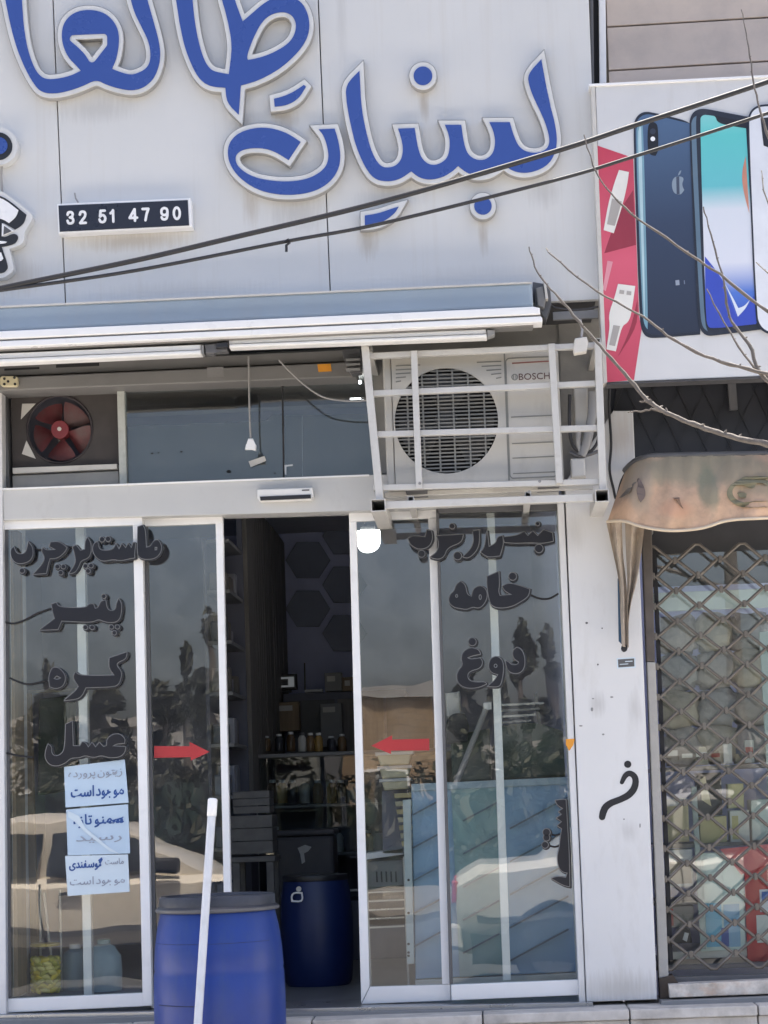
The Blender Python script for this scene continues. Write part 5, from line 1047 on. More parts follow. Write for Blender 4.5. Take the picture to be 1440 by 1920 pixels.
pr('printed_phone_frame', [(912,600),(918,545),(938,512),(980,492),(1100,496),(1500,560),(1520,1580),(1060,1590),(1000,1580),(965,1550),(950,1500)], dk, 10)
pr('printed_phone_body', [(920,600),(926,550),(944,520),(982,502),(1100,506),(1500,570),(1510,1570),(1060,1580),(1005,1570),(972,1540),(958,1490)], pm('phone_white', srgb(222,226,234)), 11)
pr('printed_camera', [(975,560),(1012,556),(1030,640),(1020,700),(990,690)], pm('camera_dark', srgb(34,36,44)), 12)

# canvas valance and its hanging strip
cv = thing('canvas_valance', 'faded peach canvas valance with green stains over the lattice shutter', 'awning', P(1300, 990, -0.4))
topc = spline([Vector(p) for p in ((1172, 884), (1188, 868), (1208, 860), (1230, 857), (1300, 855), (1440, 852), (1660, 842))], 6)
botc = spline([Vector(p) for p in ((1139, 978), (1170, 977), (1205, 988), (1259, 995), (1317, 990), (1364, 976), (1440, 971), (1660, 962))], 6)
def at_len(c, u):
    L = [0]
    for a, b in zip(c, c[1:]): L.append(L[-1] + (b-a).length)
    t = u * L[-1]
    for i in range(len(c)-1):
        if L[i+1] >= t: return c[i].lerp(c[i+1], (t-L[i])/max(1e-6, L[i+1]-L[i]))
    return c[-1]
def valY(u, v): 
    left = max(0, 1 - u/0.10)
    return -0.34 - 0.10*v - 0.03*math.sin(math.pi*v) + 0.20*left**1.5 + 0.009*math.sin(u*38 + v*3.4) * (0.3 + v) + 0.006*math.sin(u*83 + 1 - v*2.5) + 0.005*math.sin(v*9 + u*17)
NU, NV = 90, 16
bm = bmesh.new(); fr = []
for i in range(NV+1):
    row = []
    for j in range(NU+1):
        u, v = j/NU, i/NV; q = at_len(topc, u).lerp(at_len(botc, u), v); row.append(P(q.x, q.y, valY(u, v)))
    fr.append(row)
for off in (0, 0.004):
    vv = [[bm.verts.new(q + Vector((0, off, 0))) for q in r] for r in fr]
    for i in range(NV):
        for j in range(NU): bm.faces.new((vv[i][j], vv[i][j+1], vv[i+1][j+1], vv[i+1][j]))
# canvas cloth: peach with grown green-grey stains
cm = mat('peach_canvas', srgb(200, 168, 142), 0.9, var=0.2, scale=5, bump=0.2, bscale=90, dirt=srgb(150, 132, 114), dirt_amt=0.6, dirt_scale=9)
n, l = cm.node_tree.nodes, cm.node_tree.links; b_ = n['Principled BSDF']; prev = b_.inputs['Base Color'].links[0].from_socket
def stain(prev, center, rad, col, nscale, thr, stretch=(1,1,1)):
    tc = n.new('ShaderNodeTexCoord'); mp = n.new('ShaderNodeMapping'); mp.vector_type = 'TEXTURE'
    mp.inputs['Location'].default_value = center; mp.inputs['Scale'].default_value = rad
    l.new(tc.outputs['Object'], mp.inputs[0]); g = n.new('ShaderNodeVectorMath'); g.operation = 'LENGTH'; l.new(mp.outputs[0], g.inputs[0])
    z = n.new('ShaderNodeTexNoise'); z.inputs['Scale'].default_value = nscale; z.inputs['Detail'].default_value = 5; l.new(tc.outputs['Object'], z.inputs['Vector'])
    s = n.new('ShaderNodeMath'); s.operation = 'MULTIPLY_ADD'; l.new(z.outputs['Fac'], s.inputs[0]); s.inputs[1].default_value = -0.9; l.new(g.outputs['Value'], s.inputs[2])
    mr = n.new('ShaderNodeMapRange'); l.new(s.outputs[0], mr.inputs[0]); mr.inputs[1].default_value = thr; mr.inputs[2].default_value = thr + 0.40; mr.inputs[3].default_value = 0.75; mr.inputs[4].default_value = 0
    mx = n.new('ShaderNodeMixRGB'); l.new(mr.outputs[0], mx.inputs[0]); l.new(prev, mx.inputs[1]); mx.inputs[2].default_value = (*col, 1); return mx.outputs[0]
cl = cv.location
def lc(px, py): v = P(px, py, -0.40) - cl; return (v.x, v.y, v.z)
prev = stain(prev, lc(1305, 872), (0.30, 0.5, 0.095), srgb(138, 136, 118), 12, 0.30)
prev = stain(prev, lc(1420, 900), (0.22, 0.5, 0.10), srgb(160, 146, 124), 9, 0.2)
prev = stain(prev, lc(1195, 900), (0.07, 0.5, 0.16), srgb(158, 146, 130), 12, 0.25)
prev = stain(prev, lc(1328, 915), (0.05, 0.5, 0.12), srgb(128, 130, 112), 16, 0.25)
prev = stain(prev, lc(1270, 958), (0.12, 0.5, 0.07), srgb(192, 150, 124), 10, -0.05)
l.new(prev, b_.inputs['Base Color'])
fin(bm, 'canvas', cm, cv, smooth=True)
tube('hem', [P(*at_len(botc, k/40), valY(k/40, 1.0) - 0.004) for k in range(41)], 0.007, mat('canvas_hem', srgb(205, 190, 168), 0.8), cv)
tube('top_roll', [P(*(at_len(topc, k/40) + Vector((0, -2))), valY(k/40, 0.0) + 0.01) for k in range(41)], 0.014, M['grey_dark'], cv)
def conform(name, loops, m, lift):
    me = shape_mesh(name, loops, -0.42, 0.002)
    for v in me.vertices:
        best = None
        q = v.co; # depth from the cloth: nearest sample
        d = min(((fr[i][j] - q).xz.length_squared, fr[i][j].y) for i in range(0, NV+1, 2) for j in range(0, NU+1, 2))
        v.co.y = d[1] - lift - 0.006 + (0.002 if v.co.y > -0.4195 else 0)
    link(name, me, m, cv)
olive = mat('olive_print', srgb(128, 124, 102), 0.85, var=0.25, scale=20)
z7 = lambda l_: Z(l_, 1130, 840, 4.645)
conform('printed_logo', [smooth_loop(z7([(1560,270),(1440,245),(1340,238),(1300,250),(1240,240),(1180,280),(1110,320),(1072,390),(1090,450),(1150,500),(1260,530),(1400,525),(1560,515),(1560,465),(1400,470),(1300,470),(1260,480),(1170,460),(1130,420),(1125,370),(1160,325),(1230,322),(1290,355),(1325,345),(1335,310),(1390,300),(1430,335),(1560,345)]))], olive, 0.0)
conform('printed_logo', [smooth_loop(z7([(1170,390),(1230,385),(1255,400),(1250,432),(1190,432)]))], olive, 0.0)
conform('canvas_patch', [smooth_loop(z7([(300,255),(330,262),(385,410),(330,478),(305,440),(290,360),(310,330)]))], mat('grey_patch', srgb(112, 100, 96), 0.9), 0.002)
conform('canvas_patch', [smooth_loop(z7([(140,415),(270,290),(300,285),(240,360),(215,450)]))], mat('grey_patch', srgb(120, 112, 104), 0.9), 0.002)
conform('canvas_patch', [smooth_loop(z7([(605,435),(668,432),(665,462),(700,540),(660,500),(640,465)]))], mat('brown_patch', srgb(128, 104, 88), 0.9), 0.002)
# folded strip hanging down
def ribbon(name, left, right, ys, m, parent, amp, ph_, y0):
    bm = bmesh.new(); fr2 = []
    L = spline([Vector(p) for p in left], 6); Rr = spline([Vector(p) for p in right], 6)
    for a, b in zip(L, Rr):
        row = []
        for j in range(13):
            u = j/12; q = a.lerp(b, u); row.append(P(q.x, q.y, y0 + amp*math.sin(u*9 + ph_ + q.y*0.012)))
        fr2.append(row)
    for off in (0, 0.003):
        vv = [[bm.verts.new(q + Vector((0, off, 0))) for q in r] for r in fr2]
        for i in range(len(vv)-1):
            for j in range(12): bm.faces.new((vv[i][j], vv[i][j+1], vv[i+1][j+1], vv[i+1][j]))
    return fin(bm, name, m, parent, smooth=True)
strapm = mat('worn_canvas_strip', srgb(176, 164, 150), 0.9, var=0.2, scale=8, bump=0.2, bscale=80, dirt=srgb(112, 96, 84), dirt_amt=0.5, dirt_scale=8)
ribbon('hanging_strip', [(1137, 980), (1148, 1030), (1160, 1090), (1163, 1150), (1166, 1212)], [(1166, 979), (1168, 1035), (1174, 1090), (1178, 1150), (1179, 1214)], None, strapm, cv, 0.016, 0, -0.22)
ribbon('hanging_strip', [(1172, 980), (1174, 1040), (1176, 1090), (1174, 1150), (1168, 1208)], [(1208, 990), (1202, 1040), (1194, 1090), (1182, 1140), (1176, 1212)], None, strapm, cv, 0.02, 2.0, -0.19)
prism('blue_lining', [(1158, 1085), (1163, 1085), (1166, 1208), (1160, 1202)], -0.175, 0.005, mat('blue_lining', (0.06, 0.12, 0.20), 0.8), cv)
prism('strip_end', disc_pts(1171, 1215, 6, 10, 7), -0.215, 0.03, M['black_matt'], cv, 0.003)

# lattice shutter: waved rods and their clips
lt = thing('lattice_shutter', 'diamond lattice roller shutter of brown grey rods, pulled down', 'shutter', P(1330, 1838, -0.06))
rodm = mat('brown_grey_rod', (0.155, 0.138, 0.118), 0.45, metal=0.3, var=0.3, scale=30, dirt=(0.32, 0.29, 0.25), dirt_amt=0.4, dirt_scale=14)
def node_xy(i, k):          # column i (half pitch 42), row k (half pitch 28)
    y = 1024 + 28.3*k + 0.5*max(0, k-8)*0.35; x = 1222 + 42.3*i + (y - 1024)*0.040
    return x, y - (x - 1222)*0.030
clip_me = None
for k in range(0, 28, 2):
    pts = []
    for i in range(0, 12):
        up_ = (i % 2 == 0)
        x, y = node_xy(i, k + (0 if up_ else 2) * 0.5 + (0.06 if up_ else -0.06)) if True else (0, 0)
        jx_, jy_ = random.uniform(-1.2, 1.2), random.uniform(-1.0, 1.0)
        nx, ny = node_xy(i - 0.12, k + (0 if up_ else 1)); mx_, my_ = node_xy(i + 0.12, k + (0 if up_ else 1))
        pts += [P(nx + jx_, ny + jy_, -0.055), P(mx_ + jx_, my_ + jy_, -0.055)]
    tube('lattice_rod', pts, 0.0075, rodm, lt, n=8)
    pts = []
    for i in range(0, 12):
        up_ = (i % 2 == 1)
        nx, ny = node_xy(i - 0.12, k + 1 + (0 if up_ else 1)); mx_, my_ = node_xy(i + 0.12, k + 1 + (0 if up_ else 1))
        jx_, jy_ = random.uniform(-1.2, 1.2), random.uniform(-1.0, 1.0)
        pts += [P(nx + jx_, ny + jy_, -0.055), P(mx_ + jx_, my_ + jy_, -0.055)]
    tube('lattice_rod', pts, 0.0075, rodm, lt, n=8)
for k in range(1, 28):
    for i in range(0, 12):
        if (i + k) % 2: continue
        x, y = node_xy(i, k)
        bm = bmesh.new(); c_ = P(x, y, -0.055); add_box(bm, c_.x - 0.0085, c_.x + 0.0085, -0.068, -0.042, c_.z - 0.016, c_.z + 0.016, 0.003)
        fin(bm, 'rod_clip', rodm, lt)
bar('bottom_rail', (1256, 1838), (1700, 1824), 12, -0.07, 0.03, M['grey_dark'], lt, 0.003)

# goods behind the lattice
shelfm = M['offwhite']
sf = thing('display_shelf', 'shelf boards with packaged goods behind the lattice shutter', 'shelf', P(1350, 1800, 0.3))
for y in (1438, 1583, 1690): prism('shelf_board', [(1228, y + 2), (1900, y - 26), (1900, y - 19), (1228, y + 9)], 0.16, 0.45, M['wood'], sf)
prism('shelf_base', [(1240, 1786), (1900, 1758), (1900, 1772), (1240, 1800)], 0.12, 0.5, M['offwhite'], sf)
for x in (1232, 1700): bar('shelf_post', (x, 1400), (x + 16, 1800), 8, 0.15, 0.03, M['steel'], sf)
def cushion(px, py, w, h, label, m):
    bm = bmesh.new(); bmesh.ops.create_icosphere(bm, subdivisions=3, radius=1.0)
    c_ = P(px, py, 0.30); s = 10.3/4000; rnd = random.Random(int(px*7+py))
    o1 = [rnd.uniform(0, 6) for _ in range(6)]
    for v in bm.verts:
        q = v.co.copy(); f = 1 + 0.10*math.sin(5*q.x+o1[0])*math.sin(4*q.z+o1[1]) + 0.07*math.sin(11*q.z+o1[2]+6*q.x) + 0.05*math.sin(17*q.x+o1[3])
        e = 0.55; sg = lambda t: math.copysign(abs(t)**e, t)
        v.co = (c_.x + sg(q.x)*w*s/2*f, c_.y + sg(q.y)*0.09*f, c_.z + sg(q.z)*h*s/2*f)
    o = fin(bm, 'wrapped_package', m, None, smooth=80)
    t = thing('wrapped_bag', label, 'bag', (c_.x, c_.y, c_.z - h*s/2), 'wrapped bags behind the lattice')
    o.data.transform(Matrix.Translation(-t.location)); o.parent = t
    return o
bagm = [mat('grey_brown_bag', srgb(156, 150, 143), 0.3, var=0.25, scale=9, bump=0.7, bscale=22), mat('grey_bag', srgb(138, 138, 138), 0.28, var=0.25, scale=9, bump=0.7, bscale=22), mat('tan_bag', srgb(164, 156, 138), 0.3, var=0.25, scale=9, bump=0.7, bscale=22)]
pos = ['uppermost, nearest the pillar', 'uppermost, second from the pillar', 'uppermost, third from the pillar', 'second row, nearest the pillar', 'second row, second from the pillar', 'second row, third from the pillar', 'third row, nearest the pillar', 'third row, second from the pillar', 'third row, third from the pillar', 'lowest row, nearest the pillar', 'lowest row, second from the pillar', 'lowest row, third from the pillar']
for k in range(12):
    r_, c_ = divmod(k, 3)
    cushion(1268 + 68*c_ + r_*3, 1190 + 70*r_ - 3*c_, 74, 72, 'crinkled wrapped bag behind the lattice, ' + pos[k], bagm[(k*2 + r_) % 3])
def carton(name, label, cat, px0, py0, px1, py1, y, th, m, extra=None, group='boxed goods behind the lattice'):
    t = thing(name, label, cat, P((px0+px1)/2, py1, y), group)
    rect('carton', px0, py0, px1, py1, y, th, m, t, 0.003)
    if extra: extra(t)
    return t
mm = lambda n_, c_: mat(n_, srgb(*c_), 0.5, var=0.08)
def st_(x0, y0, x1, y1, y, m): return lambda t: rect('print_band', x0, y0, x1, y1, y - 0.002, 0.002, m, t)
carton('goods_box', 'cream box on the upper goods shelf nearest the guide rail', 'box', 1246, 1500, 1290, 1580, 0.20, 0.14, mm('box_cream', (196,186,150)), st_(1248, 1498, 1288, 1512, 0.20, mm('box_label_white', (222,220,214))))
carton('goods_box', 'dark box with slanted cream label on the upper goods shelf', 'box', 1306, 1450, 1352, 1530, 0.24, 0.12, mm('box_dark', (70,68,66)), lambda t: prism('label_flash', [(1312, 1462), (1322, 1456), (1334, 1512), (1316, 1500)], 0.237, 0.003, mm('label_cream', (206,198,160)), t))
carton('goods_box', 'pale gold box beneath the dark box behind the lattice', 'box', 1312, 1532, 1362, 1581, 0.22, 0.14, mm('box_gold', (198,188,140)))
carton('goods_box', 'silver white packet leaning beside the gold box', 'box', 1368, 1520, 1404, 1580, 0.22, 0.08, mm('box_silver', (205,208,200)), st_(1372, 1530, 1384, 1574, 0.22, mm('band_cream', (188,180,130))))
carton('goods_box', 'pale yellow packet at the top of the goods shelf', 'box', 1364, 1470, 1394, 1516, 0.26, 0.08, mm('box_yellow', (210,204,160)))
carton('goods_box', 'mint coloured box at the photo edge behind the lattice', 'box', 1408, 1500, 1500, 1576, 0.22, 0.16, mm('box_mint', (190,206,200)))
carton('goods_box', 'white box with beige front, low shelf nearest the guide rail', 'box', 1246, 1594, 1298, 1664, 0.16, 0.14, mm('box_white', (222,222,220)), st_(1256, 1616, 1296, 1658, 0.16, mm('band_beige', (186,170,150))))
carton('goods_box', 'small red and grey box below the beige fronted box', 'box', 1250, 1700, 1300, 1740, 0.16, 0.12, mm('box_grey', (140,136,130)), st_(1251, 1704, 1262, 1736, 0.16, mm('band_red', (170,60,50))))
def poster_x(t):
    for (a, b, c_, d, col) in ((1318, 1612, 1352, 1690, (206,222,216)), (1354, 1616, 1388, 1692, (190,212,208)), (1322, 1694, 1352, 1776, (120,180,206)), (1356, 1696, 1386, 1776, (128,170,200))):
        rect('printed_phone', a, b, c_, d, 0.107, 0.002, mm('poster_phone', col), t)
    rect('printed_mark', 1352, 1740, 1366, 1775, 0.104, 0.002, mm('poster_blue', (52, 78, 150)), t)
carton('poster', 'poster with pale phones, standing low behind the lattice', 'poster', 1308, 1600, 1392, 1784, 0.11, 0.006, mm('poster_mint', (198,214,208)), poster_x, 'posters behind the lattice')
def poster_r(t):
    rect('printed_phone', 1424, 1668, 1452, 1710, 0.097, 0.002, mm('poster_light', (206,216,224)), t)
    rect('printed_phone', 1418, 1716, 1444, 1768, 0.097, 0.002, mm('poster_light2', (198,206,204)), t)
    rect('printed_mark', 1428, 1672, 1444, 1690, 0.094, 0.002, mm('poster_blue2', (64, 108, 176)), t)
    prism('printed_swoosh', [(1350, 1592), (1470, 1580), (1500, 1640), (1440, 1620), (1390, 1640)], 0.097, 0.002, mm('poster_pink', (206, 110, 112)), t)
carton('poster', 'red poster with pale phones at the photo edge', 'poster', 1394, 1590, 1640, 1810, 0.10, 0.006, mm('poster_red', (176, 48, 52)), poster_r, 'posters behind the lattice')
rc = random.Random(5)
nm_ = ['first', 'second', 'third', 'fourth', 'fifth', 'sixth', 'seventh']
x_ = 1250
for k in range(7):
    w_ = rc.uniform(16, 26); hh_ = rc.uniform(26, 46); c_ = rc.choice([(214,206,176), (170,160,130), (92,86,80), (224,222,214), (150,140,96), (190,196,190), (120,104,84)])
    base_ = 1436 - (x_ - 1250)*0.03
    carton('small_packet', '%s small packet from the guide rail, on the narrow top shelf' % nm_[k], 'packet', x_, base_ - hh_, x_ + w_, base_, 0.19 + rc.uniform(0, .05), 0.06, mm('packet_front_%d' % k, c_), st_(x_ + 2, base_ - hh_*0.7, x_ + w_ - 2, base_ - hh_*0.45, 0.188, mm('packet_band_%d' % k, rc.choice([(230,228,220), (150,60,50), (60,70,90), (206,190,120)]))))
    x_ += w_ + rc.uniform(1, 5)
kb = thing('toy_figure', 'small dark ornament with white front, low behind the lattice', 'ornament', P(1280, 1772, 0.18))
prism('ornament_body', smooth_loop([(1262, 1770), (1268, 1745), (1280, 1738), (1294, 1742), (1298, 1768)]), 0.14, 0.05, M['black'], kb, 0.006)
prism('ornament_front', smooth_loop([(1280, 1762), (1284, 1748), (1292, 1750), (1288, 1766)]), 0.132, 0.02, M['white'], kb, 0.003)
# bare tree whose branches reach in from the kerb side
tr = thing('bare_tree', 'leafless tree with thin grey twigs crossing the billboard and dark fascia', 'tree', (P(1640, 900, -2.2).x, -2.2, 0.0))
bark = mat('grey_bark', (0.155, 0.135, 0.118), 0.85, var=0.25, scale=30, bump=0.4, bscale=80)
tx = P(1640, 900, -2.2).x
tube('trunk', spline([(tx, -2.2, 0), (tx + 0.02, -2.2, 0.9), (tx - 0.03, -2.19, 1.7), (tx - 0.01, -2.2, 2.6), (tx + 0.03, -2.22, 3.8), (tx + 0.05, -2.2, 5.2)], 4), [0.075 - 0.0027*k for k in range(21)], bark, tr, n=12)
def twig(pts, r0, r1, y0=-2.2, y1=-1.9):
    q = spline([Vector((a, b, 0)) for a, b in pts], 5); m_ = len(q); out = []; rad = []
    for i, v in enumerate(q):
        t = i/(m_-1); j = 1.3 if 0 < i < m_-1 else 0
        out.append(P(v.x + random.uniform(-j, j), v.y + random.uniform(-j, j), y0 + (y1-y0)*t)); rad.append((r0 + (r1-r0)*t)*random.uniform(0.86, 1.2))
    bm = bmesh.new(); add_tube(bm, out, rad, 7)
    for i in range(2, m_-1, 2):     # buds
        d_ = Vector((random.uniform(-1, 1), random.uniform(-.6, .6), random.uniform(0, 1))).normalized()
        add_tube(bm, [out[i], out[i] + d_*rad[i]*1.5, out[i] + d_*rad[i]*2.4], [rad[i]*0.7, rad[i]*0.55, rad[i]*0.1], 5)
    fin(bm, 'branch', bark, tr, smooth=60)
twig([(1640, 640), (1540, 620), (1440, 584), (1349, 514), (1250, 447), (1171, 390), (1119, 324), (1095, 253)], 0.008, 0.0022)
twig([(1640, 720), (1520, 712), (1420, 696), (1337, 673), (1262, 637), (1206, 594), (1119, 546), (1040, 483), (1025, 465)], 0.009, 0.0022)
twig([(1640, 880), (1540, 860), (1440, 833), (1370, 819), (1311, 800), (1259, 778), (1221, 757), (1190, 722), (1135, 661), (1085, 602), (1040, 550), (1008, 510), (992, 463)], 0.0135, 0.0024)
twig([(1640, 420), (1540, 400), (1470, 330), (1432, 230), (1416, 166), (1404, 91), (1390, 18)], 0.007, 0.002)
twig([(1640, 760), (1520, 740), (1436, 712), (1404, 645), (1368, 594), (1357, 526), (1337, 455), (1319, 388)], 0.009, 0.0022)
twig([(1640, 750), (1500, 730), (1416, 689), (1368, 621), (1325, 542)], 0.007, 0.0022)
twig([(1259, 776), (1227, 768), (1200, 771), (1177, 773.5)], 0.005, 0.002, -2.0, -1.98)
twig([(1221, 757), (1210, 753), (1199, 753)], 0.005, 0.002, -1.98, -1.97)
twig([(1640, 520), (1540, 505), (1470, 440), (1436, 370), (1428, 320)], 0.006, 0.002)
twig([(1640, 600), (1520, 580), (1450, 520), (1418, 492)], 0.006, 0.002)
# ================================================================ INSIDE THE DAIRY SHOP
def gbox(name, px0, py0, px1, py1, y, th, m, parent, bevel=0.004): return rect(name, px0, py0, px1, py1, y, th, m, parent, bevel)
M['hex'] = mat('slate_hexagon', (0.27, 0.30, 0.40), 0.6, var=0.1)
# hexagon panels on the back wall
for i, (cx, cy) in enumerate(((577, 1050), (577, 1141), (646, 1005), (646, 1096), (646, 1187))):
    prism('hexagon_panel', disc_pts(cx, cy, 42, 6, 39), RB - 0.03, 0.028, M['hex'], bpy.data.objects['wall_back'], 0.006)
# tall shelving along the side of the room, seen edge on
xs_l, xs_r = P(428, 1200, 1.0).x - 0.35, P(458, 1200, 2.55).x
ts = thing('wall_shelving', 'tall dark shelving with packets just inside the doorway', 'shelving', (xs_r - 0.2, 1.6, FLOOR))
zt = P(450, 975, 1.2).z
box('side_panel', xs_r - 0.15, xs_r, 2.581, 2.60, FLOOR, zt, M['room_dark'], ts)
box('back_panel', xs_r - 0.15, xs_r - 0.131, 1.9, 2.58, FLOOR, zt, M['room_dark'], ts)
zz = [FLOOR + 0.12 + k*(zt - FLOOR - 0.15)/8 for k in range(9)]
for z in zz: box('shelf_board', xs_r - 0.13, xs_r, 1.9, 2.549, z, z + 0.02, M['grey'], ts)
cols = [mat('packet_%d' % i, c, 0.4) for i, c in enumerate(((0.26, 0.28, 0.33), (0.14, 0.16, 0.22), (0.34, 0.34, 0.38), (0.18, 0.16, 0.14), (0.10, 0.12, 0.14)))]
rows_w = ['lowest', 'second', 'third', 'fourth', 'fifth', 'sixth', 'seventh', 'eighth']
for k, z in enumerate(zz[:-1]):
    y = 1.93
    t = thing('packet_row', 'packets and tins filling the %s shelf from the floor inside the doorway' % rows_w[k], 'packets', (xs_r - 0.2, 1.8, z + 0.02), 'packets on the tall shelving')
    while y < 2.4:
        w = random.uniform(0.07, 0.14); hh = random.uniform(0.08, 0.17)
        box('packet', xs_r - 0.12, xs_r - random.uniform(0.01, 0.05), y, y + w, z + 0.021, z + 0.021 + hh, random.choice(cols), t, 0.006); y += w + random.uniform(0.01, 0.05)
# wood panelling on the wall behind the shelving
wp = thing('wood_panelling', 'vertical brown wood slats on the wall behind the shelving', 'panelling', (P(505, 1200, 4).x, 4.0, FLOOR))
xw = P(462, 1100, 2.6).x
for k in range(22):
    y = 2.62 + k*0.115
    box('wood_slat', xw - 0.02, xw + random.uniform(0.0, 0.012), y, y + 0.105, FLOOR + 1.0, P(500, 940, 3.0).z, M['wood'], wp, 0.003)
box('panel_backing', xw - 0.05, xw - 0.021, 2.6, RB - 0.002, FLOOR, P(500, 930, 3.0).z, M['room_dark'], wp)
# low cabinet at the back with small monitor and tray
cb = thing('back_cabinet', 'dark cabinet standing against the back wall inside the doorway', 'cabinet', P(570, 1500, 4.6))
zc = P(560, 1300, 4.5).z
box('cabinet_body', xw + 0.02, P(760, 1300, 4.5).x, 4.5, RB - 0.005, FLOOR, zc, M['room_dark'], cb, 0.006)
for k in range(3):
    x = xw + 0.06 + k*0.33; box('cabinet_door', x, x + 0.31, 4.485, 4.498, FLOOR + 0.1, zc - 0.05, M['wood'] if k == 1 else M['grey_dark'], cb, 0.003)
mo = thing('small_monitor', 'small framed screen standing on the dark back cabinet', 'monitor', P(525, 1298, 4.55))
rect('bezel', 494, 1266, 556, 1295, 4.52, 0.05, M['black'], mo, 0.006)
rect('screen', 499, 1271, 551, 1290, 4.515, 0.004, emit_mat('dim_screen', (0.45, 0.48, 0.5), 0.07), mo)
rect('screen_picture', 514, 1274, 540, 1286, 4.511, 0.003, M['grey_dark'], mo)
rect('stand', 505, 1295, 545, 1299.5, 4.53, 0.06, M['black'], mo)
ty = thing('white_tray', 'small white tray beside the framed screen on the cabinet', 'tray', P(588, 1298, 4.55))
rect('tray_body', 571, 1293, 604, 1298, 4.52, 0.10, M['white'], ty, 0.003); bar('tray_antenna', (571, 1243), (572, 1296), 2.5, 4.6, 0.006, M['black'], ty)
cl_names = ['grey carton on the dark back cabinet, next to the framed screen', 'brown carton on the back cabinet, beside the grey carton', 'pale carton low in front of the back cabinet', 'tall dark carton in front of the back cabinet']
for (a_, b_x, c_x, d_x, y_, m_), lb in zip(((608, 1262, 640, 1297, 4.56, M['grey']), (641, 1270, 668, 1296, 4.58, M['wood_pale']), (505, 1318, 560, 1372, 4.30, M['wood_pale']), (600, 1320, 640, 1400, 4.32, M['grey'])), cl_names):
    t = thing('carton', lb, 'carton', P((a_ + c_x)/2, d_x, y_), 'cartons at the back of the shop'); rect('carton_box', a_, b_x, c_x, d_x, y_, 0.12, m_, t, 0.004); rect('carton_label', a_ + 5, b_x + 6, c_x - 12, b_x + 16, y_ - 0.003, 0.003, M['offwhite'], t)
# glass display counter
YK = 3.0
ct = thing('display_counter', 'glass fronted display counter with shelves across the shop', 'counter', P(620, 1800, YK))
x0, x1 = P(473, 1500, YK).x, P(1000, 1500, YK).x
zk = lambda y: P(640, y, YK).z
box('counter_top', x0 - 0.01, x1, YK - 0.01, YK + 0.62, zk(1416), zk(1409), M['grey'], ct, 0.003)
for y in (1509, 1601): box('counter_shelf', x0 + 0.02, x1, YK + 0.03, YK + 0.55, zk(y + 2.5), zk(y - 2.5), M['grey'], ct, 0.002)
box('counter_base', x0, x1, YK, YK + 0.6, FLOOR, zk(1690), M['room_dark'], ct, 0.004)
box('counter_back', x0, x1, YK + 0.58, YK + 0.60, zk(1690), zk(1416), M['room_dark'], ct)
box('counter_post', x0, x0 + 0.03, YK, YK + 0.03, zk(1690), zk(1417), M['steel'], ct)
box('counter_strip', x0, x1, YK - 0.012, YK - 0.002, zk(1672), zk(1668), M['steel'], ct)
bm = bmesh.new(); add_box(bm, x0 + 0.031, x1, YK + 0.004, YK + 0.010, zk(1689), zk(1417)); bmesh.ops.recalc_face_normals(bm, faces=bm.faces)
for f in bm.faces: f.material_index = 0 if f.normal.y < -0.9 else 1
fin(bm, 'counter_glass', [M['glass_low'], M['glass_edge']], ct, recalc=False)
bm_ = [mat('jar_amber', (0.16, 0.10, 0.05), 0.2), mat('jar_white', (0.55, 0.54, 0.5), 0.3), mat('jar_dark', (0.05, 0.05, 0.06), 0.15), mat('jar_honey', (0.35, 0.22, 0.07), 0.25)]
def bottle(label, px, base, top, y, r, m, group='bottles and jars at the counter'):
    b0, t0 = P(px, base, y), P(px, top, y); h_ = t0.z - b0.z
    t = thing('jar', label, 'jar', b0, group)
    lathe('jar_body', [(r*0.9, 0), (r, 0.01), (r, h_*0.68), (r*0.72, h_*0.80), (r*0.55, h_*0.86)], b0, m, t, 14)
    lathe('jar_lid', [(r*0.6, h_*0.86 + 0.001), (r*0.62, h_*0.87), (r*0.62, h_*0.98), (r*0.5, h_)], b0, M['white'] if m is not bm_[1] else M['grey_dark'], t, 14)
for i, (px, w) in enumerate(((567, 'first'), (583, 'second'), (598, 'third'))): bottle('small jar on the counter top, %s from the doorway shelving' % w, px, 1409, 1374, YK + 0.12, 0.026, bm_[(1, 0, 3)[i]])
ordn = ['first', 'second', 'third', 'fourth', 'fifth', 'sixth', 'seventh', 'eighth']
for i, px in enumerate((512, 530, 549, 572, 597, 624, 640, 662)): bottle('jar on the upper counter shelf, %s from the shelving side' % ordn[i], px, 1506, 1462, YK + 0.2, 0.034, bm_[(i*3) % 4])
for i, px in enumerate((590, 612, 634, 690, 712, 735)): bottle('jar on the lower counter shelf, %s from the shelving side' % ordn[i], px, 1598, 1556, YK + 0.2, 0.036, bm_[(i*2 + 1) % 4])
M['crate'] = mat('dark_worn_crate', (0.13, 0.125, 0.12), 0.7, var=0.3, scale=12)
for i, (px, b0_, t0_) in enumerate(((495, 1598, 1560), (518, 1598, 1550), (542, 1598, 1566), (566, 1598, 1556))): bottle('jar on the lower counter shelf beside the sack, %s from the shelving side' % ordn[i], px, b0_, t0_, YK + 0.16, 0.036, bm_[(i + 2) % 4])
for i, px in enumerate((500, 524, 546, 622, 642)): bottle('small jar behind the front jars on the counter top, %s from the shelving' % ordn[i], px, 1409, 1380 - 4*(i % 3), YK + 0.40, 0.028, bm_[(i*2) % 4])
